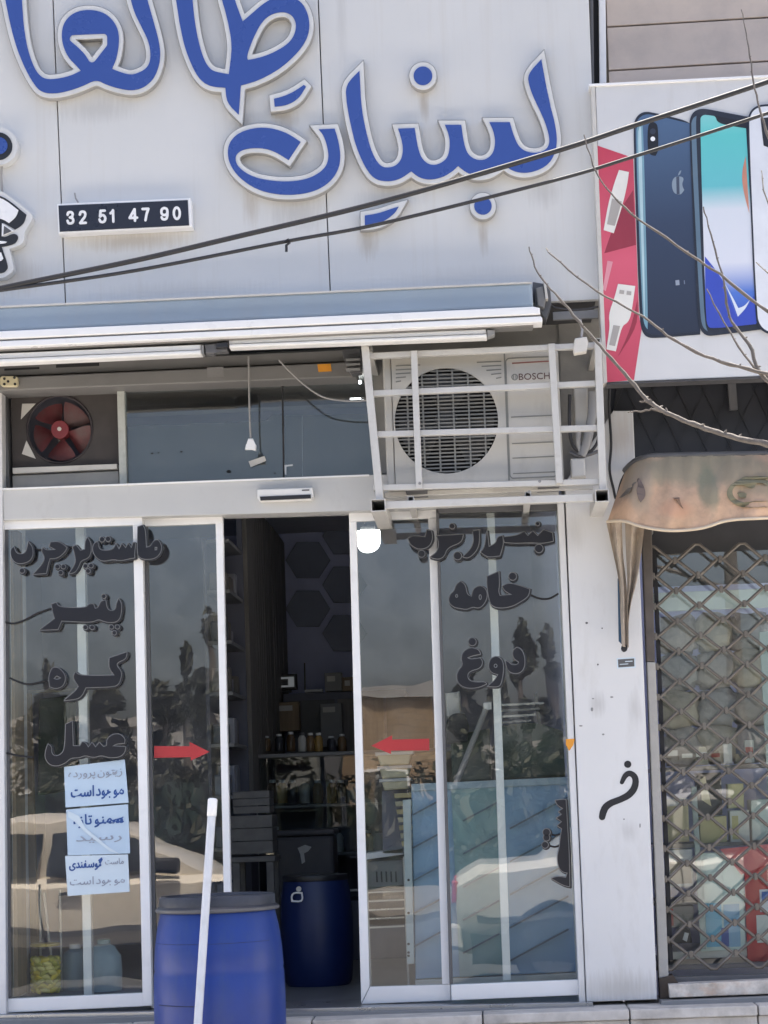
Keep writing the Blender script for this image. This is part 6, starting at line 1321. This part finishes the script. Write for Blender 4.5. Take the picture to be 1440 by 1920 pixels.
# crates and stool at the shelving
cr = thing('wooden_stool', 'small grey wooden stool under stacked crates inside the doorway', 'stool', P(470, 1850, 1.5))
YS = 1.45
z_s = P(470, 1606, YS).z; xa, xb = P(431, 1606, YS).x, P(516, 1606, YS).x
box('seat_board', xa, xb, YS, YS + 0.30, z_s - 0.03, z_s, M['crate'], cr, 0.004)
for x_, y_ in ((xa + 0.01, YS + 0.01), (xb - 0.05, YS + 0.01), (xa + 0.01, YS + 0.25), (xb - 0.05, YS + 0.25)): box('leg', x_, x_ + 0.04, y_, y_ + 0.04, FLOOR, z_s - 0.031, M['crate'], cr, 0.003)
box('stretcher', xa + 0.051, xb - 0.051, YS + 0.015, YS + 0.035, FLOOR + 0.22, FLOOR + 0.25, M['wood_pale'], cr)
def crate(label, px0, py0, px1, py1, y, d, m, g='crates inside the doorway'):
    t = thing('crate', label, 'crate', P((px0+px1)/2, py1, y), g); w = 0.012
    x_0, x_1, z_0, z_1 = P(px0, py1, y).x, P(px1, py1, y).x, P(px0, py1, y).z, P(px0, py0, y).z
    n_ = 3; hh = (z_1 - z_0)/n_
    for k in range(n_):
        box('slat', x_0, x_1, y, y + w, z_0 + k*hh + 0.0015, z_0 + (k+1)*hh - 0.0015, m, t, 0.002); box('slat', x_0, x_1, y + d - w, y + d, z_0 + k*hh + 0.0015, z_0 + (k+1)*hh - 0.0015, m, t, 0.002)
        box('side_slat', x_0, x_0 + w, y + w + .001, y + d - w - .001, z_0 + k*hh + 0.0015, z_0 + (k+1)*hh - 0.0015, m, t); box('side_slat', x_1 - w, x_1, y + w + .001, y + d - w - .001, z_0 + k*hh + 0.0015, z_0 + (k+1)*hh - 0.0015, m, t)
    box('crate_floor', x_0 + w + .001, x_1 - w - .001, y + w + .001, y + d - w - .001, z_0 + 0.002, z_0 + 0.012, m, t)
crate('grey crate resting on the small stool inside the doorway', 433, 1530, 512, 1603, YS + 0.01, 0.26, M['crate'])
crate('brown crate topmost of the stack on the small stool', 437, 1484, 506, 1527, YS + 0.01, 0.24, M['crate'])
# navy barrel in the doorway
YN = 1.35
cN = P(598, 1850, YN); RN = (P(667, 1750, YN).x - P(531, 1750, YN).x)/2; hN = P(598, 1647, YN).z - FLOOR
nb = thing('plastic_barrel', 'smaller navy barrel with white clamp standing inside the dark doorway', 'barrel', (cN.x, YN, FLOOR), 'blue plastic barrels')
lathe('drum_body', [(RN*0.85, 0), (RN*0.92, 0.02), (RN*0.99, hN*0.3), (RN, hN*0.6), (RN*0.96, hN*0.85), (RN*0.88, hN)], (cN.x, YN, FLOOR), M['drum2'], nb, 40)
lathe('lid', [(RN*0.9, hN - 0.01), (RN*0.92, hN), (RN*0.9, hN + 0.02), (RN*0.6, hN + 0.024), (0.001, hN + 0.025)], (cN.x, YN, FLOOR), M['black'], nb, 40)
cpt = P(556, 1680, YN - RN - 0.005)
outline('clamp', [(545, 1678), (552, 1672), (567, 1673), (569, 1686), (564, 1692), (546, 1691)], 3.0, YN - RN*0.97, 0.012, M['white'], nb)
prism('clamp_hook', disc_pts(560, 1667, 5, 10), YN - RN*0.97, 0.012, M['offwhite'], nb)
# dark bin behind the navy barrel
sk_ = thing('storage_bin', 'dark storage bin with torn pale label behind the navy barrel', 'bin', P(570, 1800, 2.3))
xA, xB, zS = P(516, 1600, 2.3).x, P(626, 1600, 2.3).x, P(570, 1556, 2.3).z
binm = mat('dark_bin_plastic', (0.085, 0.08, 0.085), 0.5, var=0.2, scale=8, bump=0.2, bscale=12)
box('bin_body', xA, xB, 2.3, 2.62, FLOOR, zS - 0.035, binm, sk_, 0.02)
box('bin_lid', xA - 0.01, xB + 0.01, 2.29, 2.63, zS - 0.034, zS, binm, sk_, 0.012)
prism('torn_label', [(558, 1590), (572, 1584), (584, 1588), (578, 1596), (570, 1600), (572, 1616), (566, 1620), (563, 1602)], 2.297, 0.002, M['offwhite'], sk_)
# lit lamps seen through the glass
lm = thing('lamp', 'glowing white lamp behind the sliding door glass', 'lamp', P(690, 1032, 2.2))
prism('lamp_shade', smooth_loop([(668, 994), (711, 992), (712, 1014), (705, 1027), (690, 1033), (676, 1031), (668, 1022)]), 2.15, 0.12, emit_mat('lamp_glow', (1, 0.98, 0.95), 2.6), lm, 0.02)
prism('lamp_collar', [(676, 986), (702, 985), (704, 992.5), (675, 993.5)], 2.17, 0.08, M['grey'], lm, 0.005)
bar('lamp_rod', (684, 850), (685, 985), 3, 2.20, 0.01, M['black'], lm)
for k, (y, w) in enumerate(((713, 'upper'), (745, 'middle'), (759, 'lower'))):
    t = thing('tube_lamp', '%s glowing tube lamp behind the transom glass beside the cage' % w, 'lamp', P(670, y + 3, 1.2), 'tube lamps behind the transom')
    prism('tube', [(656, y + 1), (676, y), (676, y + (4.5 if k != 1 else 2)), (656, y + (5.5 if k != 1 else 3))], 1.2, 0.03, emit_mat('tube_glow', (1, 1, 1), 7.0 if k != 1 else 1.2), t, 0.003)
    prism('tube_cap', [(676.5, y), (682, y - 0.3), (682, y + 4), (676.5, y + 4.5)], 1.2, 0.03, M['white'], t, 0.002)
# things behind the sliding pane: tubs, trays, rack
tb = thing('tub_stack', 'cream tubs stacked behind the sliding door glass below the red arrow', 'tubs', P(736, 1480, 0.9))
for k, (a, b, y0, y1) in enumerate(((706, 772, 1412, 1436), (710, 770, 1438, 1460), (714, 768, 1462, 1482))):
    prism('tub', smooth_loop([(a, y0), (b, y0 - 3), (b - 5, y1 - 3), (a + 7, y1)], 1), 0.85, 0.20, M['cream'], tb, 0.008)
    prism('tub_lid', [(a - 3, y0 - 1), (b + 3, y0 - 4), (b + 3, y0 + 2), (a - 3, y0 + 5)], 0.84, 0.22, M['offwhite'], tb, 0.003)
prism('tub_support', [(716, 1483), (766, 1481), (768, 1600), (718, 1600)], 0.95, 0.12, M['room_dark'], tb)
gt = thing('tray_stack', 'stack of golden trays leaning beside the blue freezer panel', 'trays', P(760, 1600, 0.8))
for k in range(7): prism('tray', [(738 + k*2.4, 1488 + k*15), (778, 1486 + k*15), (778, 1495 + k*15), (740 + k*2.4, 1497 + k*15)], 0.75 + 0.006*(k % 2), 0.16, M['gold'] if k % 2 == 0 else M['cream'], gt, 0.003)
wrk = thing('wire_rack', 'low wire rack with white top shelf behind the sliding door glass', 'rack', P(722, 1800, 1.0))
prism('rack_top', [(684, 1601), (756, 1590), (757, 1602), (686, 1612)], 0.95, 0.3, M['white_bright'], wrk, 0.003)
for k in range(5): bar('rack_wire', (684, 1674 + 16.5*k), (758, 1670.5 + 16.5*k), 3, 0.95, 0.012, M['steel'], wrk)
for x in (686, 757): bar('rack_leg', (x, 1606), (x + 9, 1850), 4, 0.955, 0.012, M['steel'], wrk)
prism('rack_bin', [(688, 1615), (756, 1611), (757, 1660), (689, 1666)], 1.0, 0.2, M['grey'], wrk, 0.006)
for k in range(5): bar('bin_slot', (706 + 9*k, 1634), (707 + 9*k, 1654), 3, 0.995, 0.004, M['black'], wrk)
fz = thing('freezer', 'pale blue freezer with slanted lines filling the window beside the pillar', 'freezer', P(920, 1840, 0.4))
prism('freezer_front', [(771, 1478), (1076, 1466), (1092, 1822), (779, 1836)], 0.38, 0.5, M['freezer'], fz, 0.006)
prism('freezer_edge', [(755, 1500), (770, 1499), (777, 1807), (763, 1808)], 0.34, 0.05, mat('freezer_edge_strip', (0.42, 0.48, 0.50), 0.4), fz, 0.004)
for k, y in enumerate((1650, 1712, 1770, 1786, 1792)): prism('edge_hole', disc_pts(766, y, 2.6, 8), 0.338, 0.003, M['black'], fz)
prism('freezer_top_rail', [(771, 1470), (1078, 1456), (1080, 1470), (771, 1484)], 0.36, 0.5, mat('freezer_rail', (0.33, 0.43, 0.50), 0.4), fz, 0.004)
prism('freezer_foot', [(778, 1838), (1092, 1824), (1093, 1834), (779, 1850)], 0.36, 0.1, M['offwhite'], fz, 0.003)
prism('teal_sheet', [(846, 1478), (934, 1474), (950, 1826), (862, 1832)], 0.365, 0.010, M['teal'], fz)
for k in range(8):
    y = 1528 + k*62
    for (a, b) in ((774, 838), (868, 936), (956, 1066)):
        ya = y - (a - 774)*0.54 + 90*0; yb = y - (b - 774)*0.54
        if 1482 < ya < 1828 and 1482 < yb < 1828: bar('slanted_line', (a, ya), (b, yb), 3.4, 0.355, 0.012, M['freezer_dark'], fz)  # thin dark bars slanting across the front
# goods above the freezer
gc = thing('covered_crates', 'dark green covered crates piled above the freezer behind the glass', 'crates', P(960, 1465, 0.6))
def lump(parent, name, pts, y, th, m):
    prism(name, smooth_loop(pts), y, th, m, parent, 0.012)
lump(gc, 'green_cover', [(930, 1362), (1000, 1352), (1060, 1372), (1066, 1455), (930, 1462)], 0.55, 0.35, M['green_dark'])
lump(gc, 'green_cover', [(845, 1378), (918, 1366), (922, 1462), (848, 1468)], 0.70, 0.3, M['green_dark'])
for k in range(4): bar('crate_rail', (938, 1322 + k*11), (1020 - k*8, 1318 + k*11), 4, 0.5, 0.03, M['offwhite'] if k % 2 == 0 else M['grey'], gc)
lump(gc, 'white_bin', [(834, 1300), (862, 1296), (864, 1342), (838, 1346)], 0.75, 0.2, M['offwhite'])
lump(gc, 'black_bag', [(835, 1352), (850, 1336), (872, 1338), (880, 1360), (876, 1390), (838, 1394)], 0.62, 0.2, M['black_matt'])
bar('support_post', (1004, 1300), (1012, 1360), 6, 0.6, 0.03, M['grey_dark'], gc)
pb = thing('broom_pole', 'grey pole leaning diagonally over the freezer behind the glass', 'pole', P(852, 1476, 0.45))
tube('pole_shaft', [P(852, 1476, 0.42), P(914, 1322, 0.55)], 0.014, M['wire_grey'], pb, n=10)
prism('pole_head', [(906, 1318), (922, 1316), (922, 1330), (908, 1332)], 0.53, 0.04, M['white'], pb, 0.003)
# behind the jar window: jars on a low bench
bn = thing('window_bench', 'low dark bench inside the jar window', 'bench', P(150, 1868, 0.2))
zb = P(150, 1864, 0.20).z
box('bench_top', P(14, 1860, 0.2).x, P(275, 1860, 0.2).x, 0.16, 0.62, zb - 0.04, zb, M['room_dark'], bn, 0.003)
for x in (30, 250): 
    xx = P(x, 1860, 0.3).x; box('bench_leg', xx, xx + 0.05, 0.25, 0.55, min(FLOOR, zb - 0.05), zb - 0.041, M['room_dark'], bn)
jar = thing('pickle_jar', 'glass jar full of yellow pickles with gold rim behind the window', 'jar', P(86, 1863, 0.3))
jb_ = P(86, 1863, 0.32); rj = 0.087; hj = P(86, 1768, 0.32).z - jb_.z
bm = bmesh.new(); add_lathe(bm, [(rj*0.92, 0.0), (rj, 0.012), (rj, hj*0.72), (rj*0.74, hj*0.88), (rj*0.72, hj*0.93)], jb_, 24)
fin(bm, 'jar_glass', clear_mat('jar_clear', (0.97, 0.98, 0.95)), jar, smooth=40)
lathe('jar_lid', [(rj*0.76, hj*0.935), (rj*0.82, hj*0.94), (rj*0.82, hj*0.99), (rj*0.78, hj)], jb_, mat('gold_lid', (0.50, 0.40, 0.10), 0.35, metal=0.5), jar, 24)
pk = [mat('pickle_yellow', (0.80, 0.62, 0.06), 0.4, var=0.2), mat('pickle_green', (0.55, 0.50, 0.07), 0.4, var=0.2), mat('pickle_pale', (0.85, 0.74, 0.22), 0.4, var=0.2)]
bm0 = bmesh.new(); bmesh.ops.create_icosphere(bm0, subdivisions=2, radius=1.0)
for v in bm0.verts: v.co = Vector((v.co.x*0.026, v.co.y*0.016, v.co.z*0.014)) * (1 + 0.12*math.sin(v.co.x*4 + v.co.z*3))
pms = []
for k in range(3):
    me = bpy.data.meshes.new('pickle'); bm0.to_mesh(me); me.shade_smooth(); me.materials.append(pk[k]); pms.append(me)
bm0.free()
for lv in range(8):
    for q in range(9):
        a_ = 2*math.pi*q/9 + lv*0.5; o = bpy.data.objects.new('pickle', random.choice(pms)); COL.objects.link(o); o.parent = jar
        o.location = (jb_ - jar.location) + Vector((0.058*math.cos(a_), 0.058*math.sin(a_), 0.02 + lv*hj*0.68/8)); o.rotation_euler = (random.uniform(-.6, .6), random.uniform(-.6, .6), a_ + 1.57)
jg = thing('plastic_jug', 'pale blue translucent plastic jug beside the pickle jar', 'jug', P(195, 1862, 0.35))
jp = P(196, 1862, 0.36); rg = 0.085; hg = P(196, 1762, 0.36).z - jp.z
lathe('jug_body', [(rg*0.9, 0), (rg, 0.015), (rg*1.02, hg*0.4), (rg*0.97, hg*0.7), (rg*0.6, hg*0.88), (rg*0.35, hg*0.92)], jp, mat('jug_plastic', (0.36, 0.47, 0.53), 0.35), jg, 28)
lathe('jug_cap', [(rg*0.36, hg*0.925), (rg*0.38, hg*0.93), (rg*0.38, hg), (rg*0.3, hg*1.01)], jp, M['teal'], jg, 20)
jg2 = thing('plastic_jug', 'grey blue plastic jug half hidden behind the window mullion', 'jug', P(142, 1862, 0.45))
jp2 = P(142, 1862, 0.48)
lathe('jug_body', [(rg*0.85, 0), (rg*0.95, 0.015), (rg*0.97, hg*0.5), (rg*0.6, hg*0.78), (rg*0.3, hg*0.84)], jp2, mat('jug_plastic_grey', (0.26, 0.33, 0.37), 0.4), jg2, 28)
lathe('jug_cap', [(rg*0.31, hg*0.845), (rg*0.33, hg*0.85), (rg*0.33, hg*0.92), (rg*0.26, hg*0.93)], jp2, M['white'], jg2, 20)
for k, (a, b, w) in enumerate((((75, 1665), (77, 1770), 'first'), ((112, 1668), (116, 1780), 'second'), ((82, 1674), (104, 1765), 'slanting'))):
    o = tube('thin_stick', [P(*a, 0.42), P(b[0], 1862, 0.42)], 0.006, M['offwhite']); tag(o, '%s thin pale stick standing behind the pickle jar' % w, 'stick', 'sticks behind the jar')
# folding screen and goods further in, behind the jar window
gs = thing('clothes_rail', 'brown post with hanging dark bags behind the jar window', 'stand', P(60, 1860, 1.4))
bar('post', (50, 1300), (66, 1850), 13, 1.4, 0.05, M['wood_pale'], gs, 0.004); bar('post', (34, 1240), (48, 1840), 9, 1.45, 0.04, M['plaster'], gs, 0.004)
bar('crosspiece', (30, 1298), (160, 1292), 6, 1.42, 0.03, M['wood'], gs)
lump(gs, 'hanging_bag', [(72, 1310), (128, 1304), (136, 1480), (70, 1490)], 1.5, 0.2, M['green_dark'])

# ================================================================ ACROSS THE STREET (seen mirrored in the glass)
def Rf(px, py, d): v = P(px, py, d); return Vector((v.x, -v.y, v.z))
brickm = bpy.data.materials.new('tan_brick'); brickm.use_nodes = True
n_, l_ = brickm.node_tree.nodes, brickm.node_tree.links; bt = n_.new('ShaderNodeTexBrick'); tc = n_.new('ShaderNodeTexCoord'); mp = n_.new('ShaderNodeMapping'); mp.inputs['Rotation'].default_value = (math.radians(90), 0, 0)
l_.new(tc.outputs['Object'], mp.inputs[0]); l_.new(mp.outputs[0], bt.inputs['Vector'])
bt.inputs['Color1'].default_value = (0.36, 0.25, 0.15, 1); bt.inputs['Color2'].default_value = (0.42, 0.31, 0.20, 1); bt.inputs['Mortar'].default_value = (0.22, 0.17, 0.12, 1); bt.inputs['Scale'].default_value = 2.6; bt.inputs['Mortar Size'].default_value = 0.012
l_.new(bt.outputs[0], n_['Principled BSDF'].inputs['Base Color']); n_['Principled BSDF'].inputs['Roughness'].default_value = 0.9
def far_building(label, pxa, pxb, ytop, d, depth, m, base=-0.16):
    a, b = Rf(pxa, ytop, d), Rf(pxb, ytop, d)
    t = thing('far_building', label, 'building', ((a.x+b.x)/2, -d, base), 'buildings across the street')
    box('wall', a.x, b.x, -d - depth, -d, base, a.z - 0.25, m, t)
    box('parapet', a.x - 0.06, b.x + 0.06, -d - depth - 0.06, -d + 0.08, a.z - 0.25, a.z, M['plaster'], t)
    w_ = (b.x - a.x)
    for k in range(max(1, int(w_/2.2))):
        x_ = a.x + 0.5 + k*2.2
        if x_ + 1.1 < b.x:
            f = box('window', x_, x_ + 1.1, -d + 0.002, -d + 0.03, base + 0.9, base + 2.0, M['alu'], t); box('pane', x_ + 0.06, x_ + 1.04, -d + 0.031, -d + 0.035, base + 0.96, base + 1.94, M['black'], f)
    return t
far_building('low tan brick house across the street, mirrored in the door glass', 600, 815, 1292, 30.0, 8, brickm)
far_building('long low grey building far across the street', -900, 560, 1392, 46.0, 10, M['plaster'])
far_building('plain grey hall far across the street beyond the trees', 860, 1700, 1400, 48.0, 10, M['plaster'])
leafm = [mat('pine_leaf', (0.085, 0.085, 0.055), 0.7, var=0.4, scale=3), mat('olive_leaf', (0.075, 0.080, 0.050), 0.7, var=0.4, scale=3)]
def leaf_cloud(name, clumps, n, size, m, parent):
    rnd = random.Random(len(clumps)*31 + n); co = []; fs = []
    for _ in range(n):
        c_, r_ = rnd.choice(clumps); d_ = Vector((rnd.gauss(0, 1), rnd.gauss(0, 1), rnd.gauss(0, 1))); d_ = d_.normalized() * rnd.uniform(0.45, 1.05)
        p = Vector((c_[0] + d_.x*r_[0], c_[1] + d_.y*r_[1], c_[2] + d_.z*r_[2]))
        u = Vector((rnd.gauss(0, 1), rnd.gauss(0, 1), rnd.gauss(0, 1))).normalized(); v = u.orthogonal().normalized(); s_ = size*rnd.uniform(0.6, 1.4); k_ = len(co)
        co += [p - u*s_, p + v*s_*0.5, p + u*s_, p - v*s_*0.5]; fs.append((k_, k_+1, k_+2, k_+3))
    me = bpy.data.meshes.new(name); me.from_pydata(co, [], fs); me.update()
    return link(name, me, m, parent)
def far_tree(label, px, ytop, d, wpx, kind):
    top = Rf(px, ytop, d); s_ = (10 + d)/4000; w_ = wpx*s_; base = -0.16
    t = thing('far_tree', label, 'tree', (top.x, -d, base), 'trees across the street')
    H_ = top.z - base
    tube('trunk', [(top.x, -d, base), (top.x + 0.05, -d, base + H_*0.5), (top.x, -d, base + H_*0.92)], [0.14, 0.09, 0.03], bark, t)
    rnd = random.Random(int(px)); cl_ = []
    for k in range(16):
        f_2 = rnd.uniform(0.25, 0.97); r_ = w_*0.5*(1.15 - f_2*0.85 if kind else 0.9*math.sin(math.pi*min(1, max(.12, f_2*0.95))))
        cl_.append(((top.x + rnd.uniform(-.7, .7)*r_, -d + rnd.uniform(-.7, .7)*r_, base + H_*f_2), (r_*0.55, r_*0.55, r_*0.6 + 0.1)))
    cl_.append(((top.x, -d, base + H_*0.93), (w_*0.10, w_*0.10, H_*0.07)))
    leaf_cloud('crown', cl_, 1700, 0.085, leafm[kind], t)
TT = [(95, 1225, 26, 120, 0, 'bushy tree across the street mirrored at the jar window'), (195, 1290, 27, 110, 0, 'low bushy tree across the street, second of the mirrored row'), (300, 1262, 26, 110, 0, 'rounded tree across the street mirrored in the door leaf'), (385, 1140, 27, 110, 1, 'tallest pointed tree across the street mirrored beside the doorway'), (345, 1205, 29, 70, 1, 'thin pointed tree across the street next to the tallest'),
      (872, 1215, 27, 90, 1, 'pointed tree across the street mirrored above the freezer'), (975, 1160, 26, 60, 1, 'slender cypress across the street mirrored beside the pillar'), (1015, 1175, 27, 62, 1, 'second slender cypress across the street'), (1075, 1230, 26, 110, 0, 'bushy tree across the street next to the cypresses'), (930, 1270, 27, 100, 0, 'low bushy tree across the street before the grey hall')]
for px, yt, d, w, kd, lb in TT: far_tree(lb, px, yt, d, w, kd)
def hedge(label, pxa, pxb, ytop, d):
    a, b = Rf(pxa, ytop, d), Rf(pxb, ytop, d); t = thing('hedge', label, 'hedge', ((a.x+b.x)/2, -d, -0.16), 'hedges across the street'); cl_ = []
    rnd = random.Random(int(pxa + 5000)); x_ = a.x
    while x_ < b.x:
        h_ = a.z*rnd.uniform(0.75, 1.05); cl_.append(((x_, -d, h_*0.5), (0.55, 0.5, h_*0.5))); x_ += 0.5
    leaf_cloud('foliage', cl_, 260*len(cl_), 0.09, leafm[0], t)
    box('stems', a.x, b.x, -d - 0.25, -d + 0.05, -0.16, a.z*0.62, M['green_dark'], t)
hedge('dark clipped hedge across the street, mirrored behind the parked car', -500, 560, 1400, 24.6)
hedge('dark hedge across the street beside the brick house', 825, 1500, 1400, 24.6)
hedge('dark hedge in front of the brick house', 575, 820, 1408, 24.8)
# parked cars between the viewer and the shop
def car(label, x_front, y_near, paint):
    L, Wd = 4.25, 1.66; t = thing('parked_car', label, 'car', (x_front - L/2, y_near - Wd/2, -0.13), 'cars parked at the roadside')
    cx_, cy_ = x_front - L/2, y_near - Wd/2; g = -0.13; Q = lambda x, y, z: Vector((cx_ + x, cy_ + y, g + z))
    stn = [(-2.12, .42, .66, .60), (-2.06, .30, .90, .74), (-1.85, .26, 1.00, .80), (-1.3, .24, 1.04, .83), (-.6, .24, 1.02, .83), (.2, .24, 1.0, .83), (.95, .24, 1.01, .82), (1.45, .26, .97, .80), (1.85, .28, .89, .75), (2.06, .32, .78, .66), (2.12, .40, .62, .52)]
    bm = bmesh.new(); rings = []
    for x, zb_, zt_, hw in stn:
        pr_ = [(-hw*0.84, zb_), (-hw*0.94, zb_ + .14), (-hw, (zb_+zt_)/2), (-hw*0.97, zt_ - .07), (-hw*0.88, zt_), (0, zt_ + .025), (hw*0.88, zt_), (hw*0.97, zt_ - .07), (hw, (zb_+zt_)/2), (hw*0.94, zb_ + .14), (hw*0.84, zb_)]
        rings.append([bm.verts.new(Q(x, y, z)) for y, z in pr_])
    for a, b in zip(rings, rings[1:]):
        for k in range(len(a)): bm.faces.new((a[k], a[(k+1) % len(a)], b[(k+1) % len(a)], b[k]))
    bm.faces.new(rings[0]); bm.faces.new(rings[-1][::-1])
    bd_ = fin(bm, 'car_body', paint, t, smooth=35)
    bm = bmesh.new(); cab = [(-1.45, 1.02, .74), (-.95, 1.40, .60), (-.3, 1.52, .58), (.25, 1.48, .58), (1.0, 1.0, .74)]
    rings = [[bm.verts.new(Q(x, -hw, 1.0)), bm.verts.new(Q(x, -hw + .02 - (z-1.0)*0.28, max(z - .04, 1.001))), bm.verts.new(Q(x, -hw*.8 + .02 - (z-1.0)*-.0, z)), bm.verts.new(Q(x, hw*.8 - .02, z)), bm.verts.new(Q(x, hw - .02 + (z-1.0)*0.0, max(z - .04, 1.001))), bm.verts.new(Q(x, hw, 1.0))] for x, z, hw in cab]
    for a, b in zip(rings, rings[1:]):
        for k in range(5): bm.faces.new((a[k], a[k+1], b[k+1], b[k]))
    fin(bm, 'cabin', paint, t, smooth=35)
    gm = M['car_glass']
    def side(name, pts, m, th=0.012, y=None):
        bm = bmesh.new(); f_, b__ = [], []
        for x, z in pts:
            yy = 0.775 - (z - 1.0)*0.26; f_.append(bm.verts.new(Q(x, yy + th, z))); b__.append(bm.verts.new(Q(x, yy - 0.02, z)))
        bm.faces.new(f_); bm.faces.new(b__[::-1])
        for k in range(len(f_)): bm.faces.new((f_[k], b__[k], b__[(k+1) % len(f_)], f_[(k+1) % len(f_)]))
        return fin(bm, name, m, t)
    side('side_window', [(-.22, 1.03), (.80, 1.05), (.42, 1.33), (.24, 1.40), (-.20, 1.42)], gm)
    side('side_window', [(-1.12, 1.04), (-.30, 1.03), (-.28, 1.42), (-.72, 1.36)], gm)
    for z0_, nm in ((0, 'door_handle'),):
        for x in (-.12, -1.0): box(nm, cx_ + x, cx_ + x + .16, cy_ + .825, cy_ + .85, g + .86, g + .89, M['black'], t)
    for x in (-.27, .98): box('door_seam', cx_ + x, cx_ + x + .012, cy_ + .80, cy_ + .833, g + .36, g + .98, M['black_matt'], t)
    box('lower_side_shade', cx_ - 1.98, cx_ + 1.98, cy_ + .79, cy_ + .838, g + .22, g + .46, M['black_matt'], t)  # black strip put over the lower body in place of its shade
    box('side_moulding', cx_ - 1.9, cx_ + 1.8, cy_ + .815, cy_ + .842, g + .56, g + .62, M['grey_dark'], t)
    lathe_pts = None
    mm_ = bmesh.new(); add_box(mm_, cx_ + .62, cx_ + .82, cy_ + .82, cy_ + .98, g + 1.03, g + 1.16, 0.03); fin(mm_, 'wing_mirror', M['black'], t)
    for x in (-1.32, 1.36):
        for sgn in (1, -1):
            bm = bmesh.new(); pr_ = [(0.20, -.09), (.30, -.10), (.315, -.07), (.315, .07), (.30, .10), (.20, .09)]
            rg_ = [[bm.verts.new(Q(x + r*math.cos(2*math.pi*k/28), sgn*.74 + o_, .315 + r*math.sin(2*math.pi*k/28))) for k in range(28)] for r, o_ in pr_]
            for a, b in zip(rg_, rg_[1:]):
                for k in range(28): bm.faces.new((a[k], a[(k+1)%28], b[(k+1)%28], b[k]))
            w_ = fin(bm, 'wheel', M['black_matt'], t, smooth=40)
            bm = bmesh.new(); a = [bm.verts.new(Q(x + .205*math.cos(2*math.pi*k/28), sgn*.80, .315 + .205*math.sin(2*math.pi*k/28))) for k in range(28)]; c0 = bm.verts.new(Q(x, sgn*.835, .315))
            for k in range(28): bm.faces.new((a[k], a[(k+1)%28], c0))
            fin(bm, 'rim', M['steel'], w_)
            if sgn > 0:
                bm = bmesh.new(); a = [bm.verts.new(Q(x + .37*math.cos(math.pi*k/20), .834, .36 + .37*math.sin(math.pi*k/20))) for k in range(21)] ; a2 = [bm.verts.new(v.co + Vector((0, -.03, 0))) for v in a]
                bm.faces.new(a); bm.faces.new(a2[::-1])
                for k in range(21): bm.faces.new((a[k], a2[k], a2[(k+1) % 21], a[(k+1) % 21]))
                fin(bm, 'wheel_arch', M['black_matt'], t)
    for sgn in (1, -1):
        box('headlight', cx_ + 2.02, cx_ + 2.10, cy_ + sgn*.52 - .13, cy_ + sgn*.52 + .13, g + .60, g + .74, M['steel'], t, 0.02)
        box('tail_light', cx_ - 2.115, cx_ - 2.04, cy_ + sgn*.60 - .10, cy_ + sgn*.60 + .10, g + .70, g + .88, M['red'], t, 0.015)
    for x_, nm in ((2.05, 'bumper'), (-2.16, 'bumper')): box(nm, cx_ + x_, cx_ + x_ + .12, cy_ - .78, cy_ + .78, g + .32, g + .52, paint, t, 0.03)
    return t
M['car_glass'] = mat('dark_car_glass', (0.02, 0.024, 0.026), 0.06, var=0.1, spec=0.6)
car('beige sedan parked at the roadside, mirrored in the jar window', Rf(385, 1580, 7).x + 1.10, -7.0, mat('beige_car_paint', (0.70, 0.64, 0.54), 0.3, var=0.05, coat=0.5))
car('white sedan parked at the roadside, mirrored in front of the freezer', Rf(838, 1640, 7).x + 4.25, -7.0, mat('white_car_paint', (0.56, 0.55, 0.51), 0.3, var=0.04, coat=0.5))
